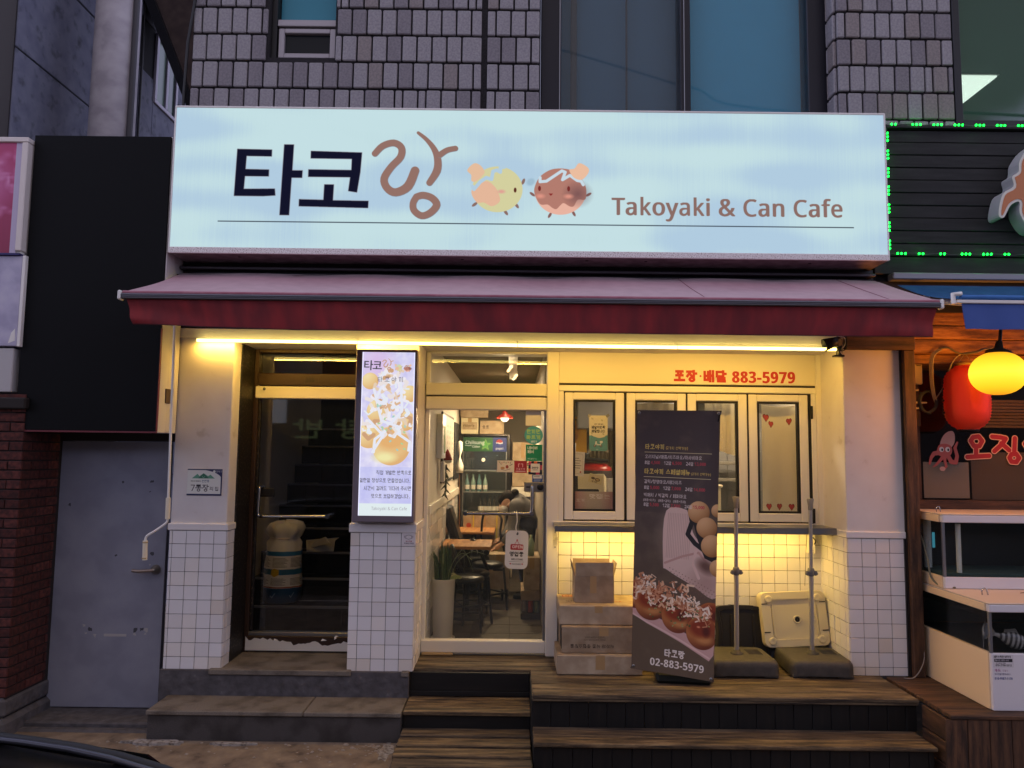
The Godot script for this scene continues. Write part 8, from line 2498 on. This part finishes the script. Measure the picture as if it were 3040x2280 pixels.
# ---------------------------------------------------------------- the left neighbour and the alley
func left_side() -> void:
	# wall with the steel door
	var w := thing("alley_gate_wall", "dark wall closing the alley, holding a grey steel door", "wall", Vector3(-3.1, 0.1, -0.2))
	var dark := mat(hx("1c1a1b"), 0.9)
	bx("wall_head", dark, w, -3.75, -2.64, 2.27, 4.3, -0.35, -0.2, 0.0)
	bx("lintel_board", mat(hx("2a2728"), 0.7), w, -3.72, -2.64, 2.165, 2.27, -0.3, -0.12, 0.004)
	bx("wall_side", dark, w, -2.72, -2.64, 0.1, 2.165, -0.4, -0.21, 0.0)
	var d := sub("steel_door", w, "grey painted steel door with scuffs and a lever handle")
	bx("frame_jamb", M.steel_door, d, -3.668, -3.62, 0.106, 2.165, -0.24, -0.11, 0.006)
	bx("door_leaf", M.steel_door, d, -3.612, -2.722, 0.112, 2.162, -0.2, -0.15, 0.003)
	var nick := mat(hx("b0aeae"), 0.8)
	var soot := mat(hx("4a4c54"), 0.9)
	bx("tape_strip", nick, d, -3.17, -2.995, 0.648, 0.667, -0.1502, -0.148, 0.0005)
	for q in [[-3.33, 0.73, 0.014, 0], [-3.31, 0.67, 0.012, 0], [-3.24, 0.655, 0.018, 0], [-2.93, 0.665, 0.016, 0], [-2.845, 0.70, 0.02, 0], [-2.85, 0.67, 0.01, 0], [-3.28, 0.7, 0.02, 1], [-2.93, 0.70, 0.026, 1], [-2.88, 0.705, 0.02, 1], [-2.83, 1.29, 0.02, 1], [-3.5, 1.66, 0.016, 1], [-3.11, 1.27, 0.012, 1], [-2.86, 1.85, 0.016, 1], [-2.87, 1.77, 0.008, 1], [-3.09, 1.84, 0.012, 1], [-2.84, 1.2, 0.008, 0]]:
		var p := PackedVector2Array()
		for k in 9: p.append(Vector2(cos(TAU * k / 9), sin(TAU * k / 9)) * q[2] * rng.randf_range(0.35, 1.1))
		put("paint_chip", prism(p, 0.0, 0.0012), nick if q[3] == 0 else soot, d, Vector3(q[0], q[1], -0.1498))
	put("handle_rose", lathe([Vector2(0.038, 0.0), Vector2(0.038, 0.012), Vector2(0.03, 0.03), Vector2(0.016, 0.04), Vector2(0.014, 0.06), Vector2(0.001, 0.062)], 22), mat(hx("a39c92"), 0.3, 0.8), d, Vector3(-2.79, 1.165, -0.15), Vector3(PI / 2, 0, 0))
	put("handle_lever", tube(curve([Vector3(-2.79, 1.165, -0.095), Vector3(-2.83, 1.163, -0.09), Vector3(-2.9, 1.158, -0.09), Vector3(-2.95, 1.162, -0.095)], 4), 0.013, 10), mat(hx("a08f82"), 0.35, 0.7), d)
	# black signboard hung in front
	var s := thing("black_signboard", "large blank black signboard in a pale metal case over the steel door", "signboard", Vector3(-3.1, 2.22, 0.2))
	bx("board_face", mat(hx("0c0d0e"), 0.6, 0.0, 0.25), s, -3.655, -2.62, 2.235, 4.47, 0.33, 0.352, 0.002)
	bx("case_front", mat(hx("c9c6c4"), 0.45), s, -3.66, -2.615, 2.225, 4.478, 0.2, 0.33, 0.004)
	bx("case_back", mat(hx("c4c1c0"), 0.45), s, -3.65, -2.618, 2.228, 4.40, 0.02, 0.198, 0.004)
	bx("red_edge", mat(hx("6a2630"), 0.6), s, -3.655, -2.619, 2.222, 2.234, 0.32, 0.353, 0.001)
	bx("red_edge", mat(hx("6a2630"), 0.6), s, -2.6195, -2.6155, 2.235, 3.0, 0.331, 0.3525, 0.0)
	for y in [2.45, 4.06]:
		bx("hinge", mat(hx("5a4a38"), 0.6, 0.4), s, -2.6155, -2.606, y, y + 0.11, 0.16, 0.24, 0.003)
	bx("bracket", M.black_metal, s, -3.4, -3.3, 3.0, 3.1, -0.2, 0.02, 0.0)
	bx("bracket", M.black_metal, s, -2.9, -2.8, 3.0, 3.1, -0.2, 0.02, 0.0)
	# brick pier at the far left
	var p := thing("brick_pier", "dark red brick pier at the left edge of the street front", "pier", Vector3(-3.8, 0.06, 0.15))
	bx("mortar_core", mat(hx("241f1e"), 0.95), p, -4.6, -3.588, 0.06, 2.5, -0.3, 0.352, 0.0)
	var r := RandomNumberGenerator.new()
	r.seed = 3
	for j in 31:
		var y := 0.335 + 0.07 * j
		for i in 5:
			var x1 := -3.582 - 0.21 * i + (0.105 if j % 2 else 0.0)
			var x0 := x1 - 0.202
			x1 = minf(x1, -3.58)
			if x1 - x0 < 0.03: continue
			put("brick", box_mesh(Vector3(snappedf(x1 - x0, 0.002), 0.06, 0.02), 0.003), M.brick if r.randf() < 0.6 else M.brick2, p, Vector3((x0 + x1) / 2, y + 0.03, 0.352 + r.randf_range(-0.003, 0.003)))
		for i in 3:
			var z1 := 0.35 - 0.21 * i - (0.105 if j % 2 else 0.0)
			var z0 := maxf(z1 - 0.202, -0.1)
			if j % 2 and i == 0: put("brick", box_mesh(Vector3(0.02, 0.06, 0.098), 0.003), M.brick2, p, Vector3(-3.588, y + 0.03, 0.3))
			if z1 - z0 < 0.03: continue
			put("brick", box_mesh(Vector3(0.02, 0.06, snappedf(z1 - z0, 0.002)), 0.003), M.brick2 if r.randf() < 0.7 else M.brick, p, Vector3(-3.588 + r.randf_range(-0.002, 0.002), y + 0.03, (z0 + z1) / 2))
	bx("pier_base", M.concrete, p, -4.6, -3.555, 0.0, 0.19, -0.2, 0.42, 0.03)
	bx("pier_base", M.concrete, p, -4.6, -3.575, 0.19, 0.33, -0.2, 0.385, 0.025)
	bx("pier_cap", mat(hx("211a17"), 0.8), p, -4.6, -3.56, 2.385, 2.47, -0.2, 0.40, 0.01)  # the shadow lying on the cap is put into its dark colour
	var lb := thing("left_building", "plain dark building continuing to the left of the brick pier", "building", Vector3(-9.0, 0.06, -4.0))
	bx("wall", mat(hx("4a4644"), 0.9), lb, -16.0, -4.62, 0.06, 10.0, -9.0, -0.32, 0.0)
	# phone shop lightbox, unlit
	var c := Canvas.new(128, 384, hx("a01f52"))
	for y in 384:
		for x in 128: c.im.set_pixel(x, y, hx("b5356b").lerp(hx("8f1a46"), y / 384.0))
	var rr := RandomNumberGenerator.new()
	rr.seed = 2
	for i in 50: c.oval(rr.randf() * 128, rr.randf_range(20, 260), 3 + rr.randf() * 12, 3 + rr.randf() * 12, Color(0.93, 0.7, 0.86, 0.3), 0.7)
	c.oval(20, 150, 70, 80, Color(0.9, 0.66, 0.85, 0.5), 0.6)
	c.poly(rrect(-20, 84, 52, 210, 20), hx("24211f"))
	c.rect(110, 0, 18, 384, hx("b9aec6"))
	var k := thing("pink_signboard", "pink unlit shop signboard in a white frame at the left edge", "signboard", Vector3(-4.0, 3.55, 0.3))
	add_print("sign_picture", textured(c.tex(), 0.45), M.white_plastic, k, -4.05, -3.715, 3.545, 4.395, 0.385, 0.392)
	bx("sign_case", M.white_plastic, k, -4.6, -3.68, 3.54, 4.42, 0.1, 0.384, 0.004)
	bx("frame_bar", mat(hx("d8cfc8"), 0.5), k, -4.6, -3.665, 4.393, 4.432, 0.3, 0.41, 0.006)
	bx("frame_bar", mat(hx("d8cfc8"), 0.5), k, -3.713, -3.668, 3.56, 4.3925, 0.3, 0.409, 0.006)
	bx("blue_edge", mat(hx("2a2560"), 0.6), k, -4.6, -3.68, 3.528, 3.545, 0.3, 0.4, 0.002)
	k = thing("lilac_signboard", "faded lilac blank signboard under the pink one", "signboard", Vector3(-4.0, 2.84, 0.3))
	var fade := tri(textured(noise_tex(0.02, [[0.2, hx("a29db6")], [0.6, hx("b5b0c6")], [0.9, hx("bdb9ca")]], 256, 256), 0.5), 1.0)
	bx("sign_case", fade, k, -4.6, -3.665, 2.85, 3.527, 0.1, 0.38, 0.004)
	bx("edge_strip", M.white_alu, k, -3.664, -3.64, 2.846, 3.53, 0.3, 0.385, 0.003)
	put("torn_patch", prism(v2([0, 0, 0.05, 0.02, 0.045, 0.11, 0.02, 0.08]), 0, 0.001), M.white_plastic, k, Vector3(-3.73, 2.87, 0.3805))
	k = thing("white_case", "plain white metal case under the lilac signboard", "case", Vector3(-4.0, 2.5, 0.3))
	bx("case_body", mat(hx("b3b0b0"), 0.5), k, -4.6, -3.69, 2.51, 2.835, 0.1, 0.37, 0.006)
	# concrete utility pole in the alley
	k = thing("utility_pole", "thick pale concrete utility pole rising behind the black signboard", "pole", Vector3(-4.085, 0.06, -1.5))
	var pm := tri(textured(noise_tex(0.02, [[0.2, hx("8f8a90")], [0.5, hx("a29da2")], [0.8, hx("aca7ab")]], 256, 256, FastNoiseLite.TYPE_SIMPLEX, 5, 95), 0.9), 0.7)
	put("pole_shaft", lathe([Vector2(0.225, 0.0), Vector2(0.212, 5.2), Vector2(0.205, 9.0), Vector2(0.001, 9.0)], 32), pm, k, Vector3(-4.085, 0.06, -1.5))
	put("pole_conduit", rod(Vector3(-3.87, 0.06, -1.42), Vector3(-3.86, 8.8, -1.42), 0.03, 10), mat(hx("3a383c"), 0.6), k)
	# concrete side wall of the neighbour, going back along the alley
	var n := thing("alley_side_wall", "stained grey panel wall receding along the alley at the upper left", "wall", Vector3(-4.8, 0.06, -4.0))
	bx("wall_bed", mat(hx("1c1c20"), 0.95), n, -4.618, -4.612, 0.06, 9.9, -8.9, -0.75, 0.0)
	for j in 7:
		var y0 := 0.2 + 1.0 * j + (-0.42)
		for q in [[-0.75, -2.28], [-2.3, -2.98], [-3.0, -5.0], [-5.02, -7.0], [-7.02, -9.0]]:
			if q[0] == -3.0 and j == 6:
				for e in [[-3.0, -3.36, 0.0, 0.985], [-4.02, -5.0, 0.0, 0.985], [-3.365, -4.015, 0.0, 0.70]]: bx("wall_panel", M.side_wall, n, -4.62, -4.6, y0 + e[2], y0 + e[3], e[1], e[0], 0.006)
				continue
			bx("wall_panel", M.side_wall, n, -4.62, -4.6, y0, y0 + 0.985, q[1], q[0] , 0.006)
	for j in 3:
		for q in [[-0.75, -2.28], [-2.3, -2.98], [-4.02, -7.0], [-7.02, -9.0]]: bx("wall_panel", M.side_wall, n, -4.62, -4.6, 6.785 + j, 7.77 + j, q[1], q[0], 0.006)
	bx("wall_panel", M.side_wall, n, -4.62, -4.6, 7.42, 9.77, -4.015, -2.985, 0.006)
	var win := sub("alley_window", n, "pale framed window standing slightly open")
	bx("window_back", M.gasket, win, -4.6119, -4.6105, 6.48, 7.42, -4.02, -3.36, 0.0)
	for q in [[6.48, 6.53, -4.0, -3.36], [7.34, 7.40, -4.0, -3.36], [6.53, 7.34, -4.0, -3.94], [6.53, 7.34, -3.72, -3.66], [6.53, 7.34, -3.42, -3.36]]: bx("frame_bar", mat(hx("a09aa8"), 0.5), win, -4.61, -4.575, q[0], q[1], q[2], q[3], 0.004)
	bx("pane", mat(hx("3c4a44"), 0.15), win, -4.606, -4.6, 6.53, 7.34, -3.94, -3.72, 0.0)
	bx("pane", mat(hx("5a6e60"), 0.3), win, -4.606, -4.6, 6.53, 7.34, -3.66, -3.42, 0.0)
	for q in [[-2.29, 5.9], [-3.0, 6.6]]: put("drip_pipe", rod(Vector3(-4.58, 4.0, q[0]), Vector3(-4.58, 9.5, q[0]), 0.014, 6), M.black_metal, n)
	# brown gable at the end of the alley with a slanting black gutter
	var g := thing("rear_gable", "brown rear gable with a slanting black edge beside the stone wall", "building", Vector3(-3.8, 0.06, -3.1))
	put("gable_wall", prism(v2([-4.56, 7.62, -3.92, 6.2, -3.6, 5.4, -2.6, 5.4, -2.6, 9.5, -5.4, 9.5]), -3.4, -3.02), tri(textured(noise_tex(0.03, [[0.2, hx("372b28")], [0.8, hx("4a3c37")]], 256, 256), 0.9), 0.6), g)
	put("gutter_edge", prism(v2([-4.72, 7.95, -4.58, 7.62, -3.99, 6.25, -3.66, 5.4, -3.56, 5.4, -3.90, 6.28, -4.46, 7.62, -4.60, 7.95]), -3.4, -2.93), M.black_metal, g)
	put("stay_cable", tube([Vector3(-2.55, 6.3, 0.04), Vector3(-2.62, 5.85, 0.035), Vector3(-2.68, 5.4, 0.02), Vector3(-2.70, 5.0, 0.0), Vector3(-2.70, 4.5, 0.0)], 0.012, 6), M.black, g)

# ---------------------------------------------------------------- across the street, seen only as reflections
func far_side() -> void:
	var o := thing("opposite_building", "dark row building across the street, mirrored in the door glass", "building", Vector3(0, 0.06, 16.0))
	var m := mat(hx("3c3836"), 0.9)
	bx("wall", m, o, -22.0, 22.0, 0.0, 5.6, 15.0, 19.0, 0.0)
	for i in 9: bx("window", mat(hx("20242a"), 0.2), o, -20.0 + 4.6 * i, -17.6 + 4.6 * i, 3.4, 5.0, 14.96, 14.99, 0.0)
	var c := Canvas.new(384, 96, hx("15140f"))
	c.text("삼 계 탕 반 계 탕", 20, 20, 56, hx("8a9a6a"), 0.12)
	var f := glow(Color.BLACK, 0.8)
	f.emission_texture = c.tex()
	f.emission_operator = BaseMaterial3D.EMISSION_OP_ADD
	var s := thing("opposite_sign", "long dark sign with dim green lettering across the street", "sign", Vector3(-4.6, 2.4, 14.9))
	put("sign_face", print_mesh(6.4, 1.0, 0.05), null, s, Vector3(-4.6, 2.75, 14.92), Vector3(0, PI, 0)).set_surface_override_material(0, f)
	s = thing("opposite_lit_sign", "small upright white lit sign across the street", "sign", Vector3(-6.6, 3.2, 14.9))
	bx("sign_box", glow(Color(0.9, 0.92, 1.0), 0.6), s, -6.9, -6.45, 2.9, 4.1, 14.7, 14.9, 0.01)
	area("sign_light", Vector3(-6.67, 3.5, 14.65), Vector3.FORWARD, 0.45, 1.2, Color(0.9, 0.92, 1.0), 0.02, s)

func overhead_cable() -> void:
	var o := thing("overhead_cable", "black overhead cable over the street, mirrored in the large window", "cable", Vector3(2.2, 7.9, 5.0))
	put("cable_strand", tube(curve([Vector3(-9.0, 11.2, 5.0), Vector3(0.76, 8.39, 5.0), Vector3(2.7, 7.81, 5.0), Vector3(4.37, 7.42, 5.0), Vector3(14.0, 7.0, 5.0)], 8), 0.022, 6), M.black, o)

func parked_car() -> void:
	var o := thing("parked_car", "glossy black car whose roof edge shows at the lower left corner", "car", Vector3(-2.6, 0.06, 5.0))
	var paint := mat(hx("060505"), 0.25, 0.0, 0.35)
	paint = paint.duplicate()
	var zc := 4.72
	# cross sections from tail to nose: x, sill, belt, roof, half width at belt, half width at roof
	var sec := [[-4.75, 0.45, 0.8, 0.84, 0.7, 0.62], [-4.6, 0.28, 0.92, 0.98, 0.82, 0.72], [-4.1, 0.24, 0.98, 1.06, 0.88, 0.74], [-3.5, 0.24, 0.98, 1.34, 0.90, 0.66], [-2.9, 0.24, 0.97, 1.425, 0.91, 0.68], [-2.0, 0.24, 0.96, 1.44, 0.91, 0.69], [-1.3, 0.24, 0.95, 1.42, 0.91, 0.68], [-0.85, 0.24, 0.95, 1.36, 0.91, 0.65], [-0.3, 0.24, 0.94, 1.08, 0.90, 0.68], [0.1, 0.24, 0.92, 0.97, 0.90, 0.72], [0.7, 0.24, 0.84, 0.88, 0.86, 0.7], [0.98, 0.3, 0.66, 0.7, 0.76, 0.62], [1.06, 0.42, 0.55, 0.57, 0.6, 0.5]]
	var st := tool()
	st.set_smooth_group(0)
	var ring := func(i: int) -> Array:
		var s: Array = sec[i]
		var p := []
		for q in [[0.94, 0.0, 0], [1.0, 0.35, 0], [1.01, 0.75, 0], [1.0, 1.0, 0], [1.0, 0.15, 1], [1.0, 0.8, 1], [0.93, 0.95, 1], [0.6, 1.015, 1], [0.0, 1.03, 1]]:
			if q[2] == 0: p.append(Vector3(s[0], lerpf(s[1], s[2], q[1]), s[4] * q[0]))
			else: p.append(Vector3(s[0], lerpf(s[2], s[3], q[1]), lerpf(s[4], s[5], clampf(q[1], 0.0, 0.9)) * q[0] if q[0] > 0.9 else s[5] * q[0]))
		var all := []
		for v in p: all.append(v + Vector3(0, 0, zc))
		for k in range(p.size() - 2, -1, -1): all.append(Vector3(p[k].x, p[k].y, zc - p[k].z))
		return all
	for i in sec.size() - 1:
		var a: Array = ring.call(i)
		var b: Array = ring.call(i + 1)
		for k in a.size() - 1: quad(st, a[k], b[k], b[k + 1], a[k + 1])
	put("body", done(st), paint, o)
	# trim along the roof edge, windscreen, side glass
	for s in [1, -1]:
		var pts := []
		for q in [[-3.4, 1.30, 0.70], [-2.9, 1.385, 0.72], [-2.0, 1.40, 0.73], [-1.3, 1.378, 0.72], [-0.85, 1.315, 0.69], [-0.4, 1.12, 0.70]]: pts.append(Vector3(q[0], q[1], zc + s * q[2]))
		put("roof_trim", tube(curve(pts, 4), 0.014, 8), M.gasket, o)
		var p2 := []
		for q in pts: p2.append(q + Vector3(0, 0.022, -s * 0.06))
		put("roof_channel", tube(curve(p2, 4), 0.008, 6), mat(hx("4a4a50"), 0.3, 0.6), o)
		put("side_glass", prism(v2([-3.3, 1.0, -0.5, 1.0, -0.95, 1.3, -1.4, 1.36, -2.8, 1.37]), -0.004, 0.004), mat(hx("0a0c0e"), 0.05), o, Vector3(0, 0, zc + s * 0.825), Vector3(-s * 0.0, 0, 0))
		put("mirror", ball(0.09, 0.8, 12), paint, o, Vector3(-0.55, 1.02, zc + s * 1.0))
		for x in [-3.75, -0.05]:
			put("wheel", lathe([Vector2(0.001, -0.1), Vector2(0.2, -0.1), Vector2(0.3, -0.09), Vector2(0.315, -0.05), Vector2(0.315, 0.05), Vector2(0.3, 0.09), Vector2(0.2, 0.1), Vector2(0.001, 0.1)], 28), M.gasket, o, Vector3(x, 0.375, zc + s * 0.82), Vector3(PI / 2, 0, 0))
			put("rim", lathe([Vector2(0.2, 0.0), Vector2(0.19, 0.012), Vector2(0.05, 0.02), Vector2(0.001, 0.02)], 10), M.dull_steel, o, Vector3(x, 0.375, zc + s * 0.925), Vector3(s * PI / 2, 0, 0))
	put("headlight", ball(0.09, 0.6, 12), glass(0.3), o, Vector3(0.95, 0.66, zc + 0.6))
	put("headlight", ball(0.09, 0.6, 12), glass(0.3), o, Vector3(0.95, 0.66, zc - 0.6))

func _ready() -> void:
	rng.seed = 20
	camera_and_light()
	make_materials()
	ground()
	building()
	shop_sign()
	awning()
	led_strips()
	menu_lightbox()
	wall_notices()
	spotlight()
	deck_things()
	inside()
	squid_restaurant()
	left_side()
	far_side()
	parked_car()
	overhead_cable()
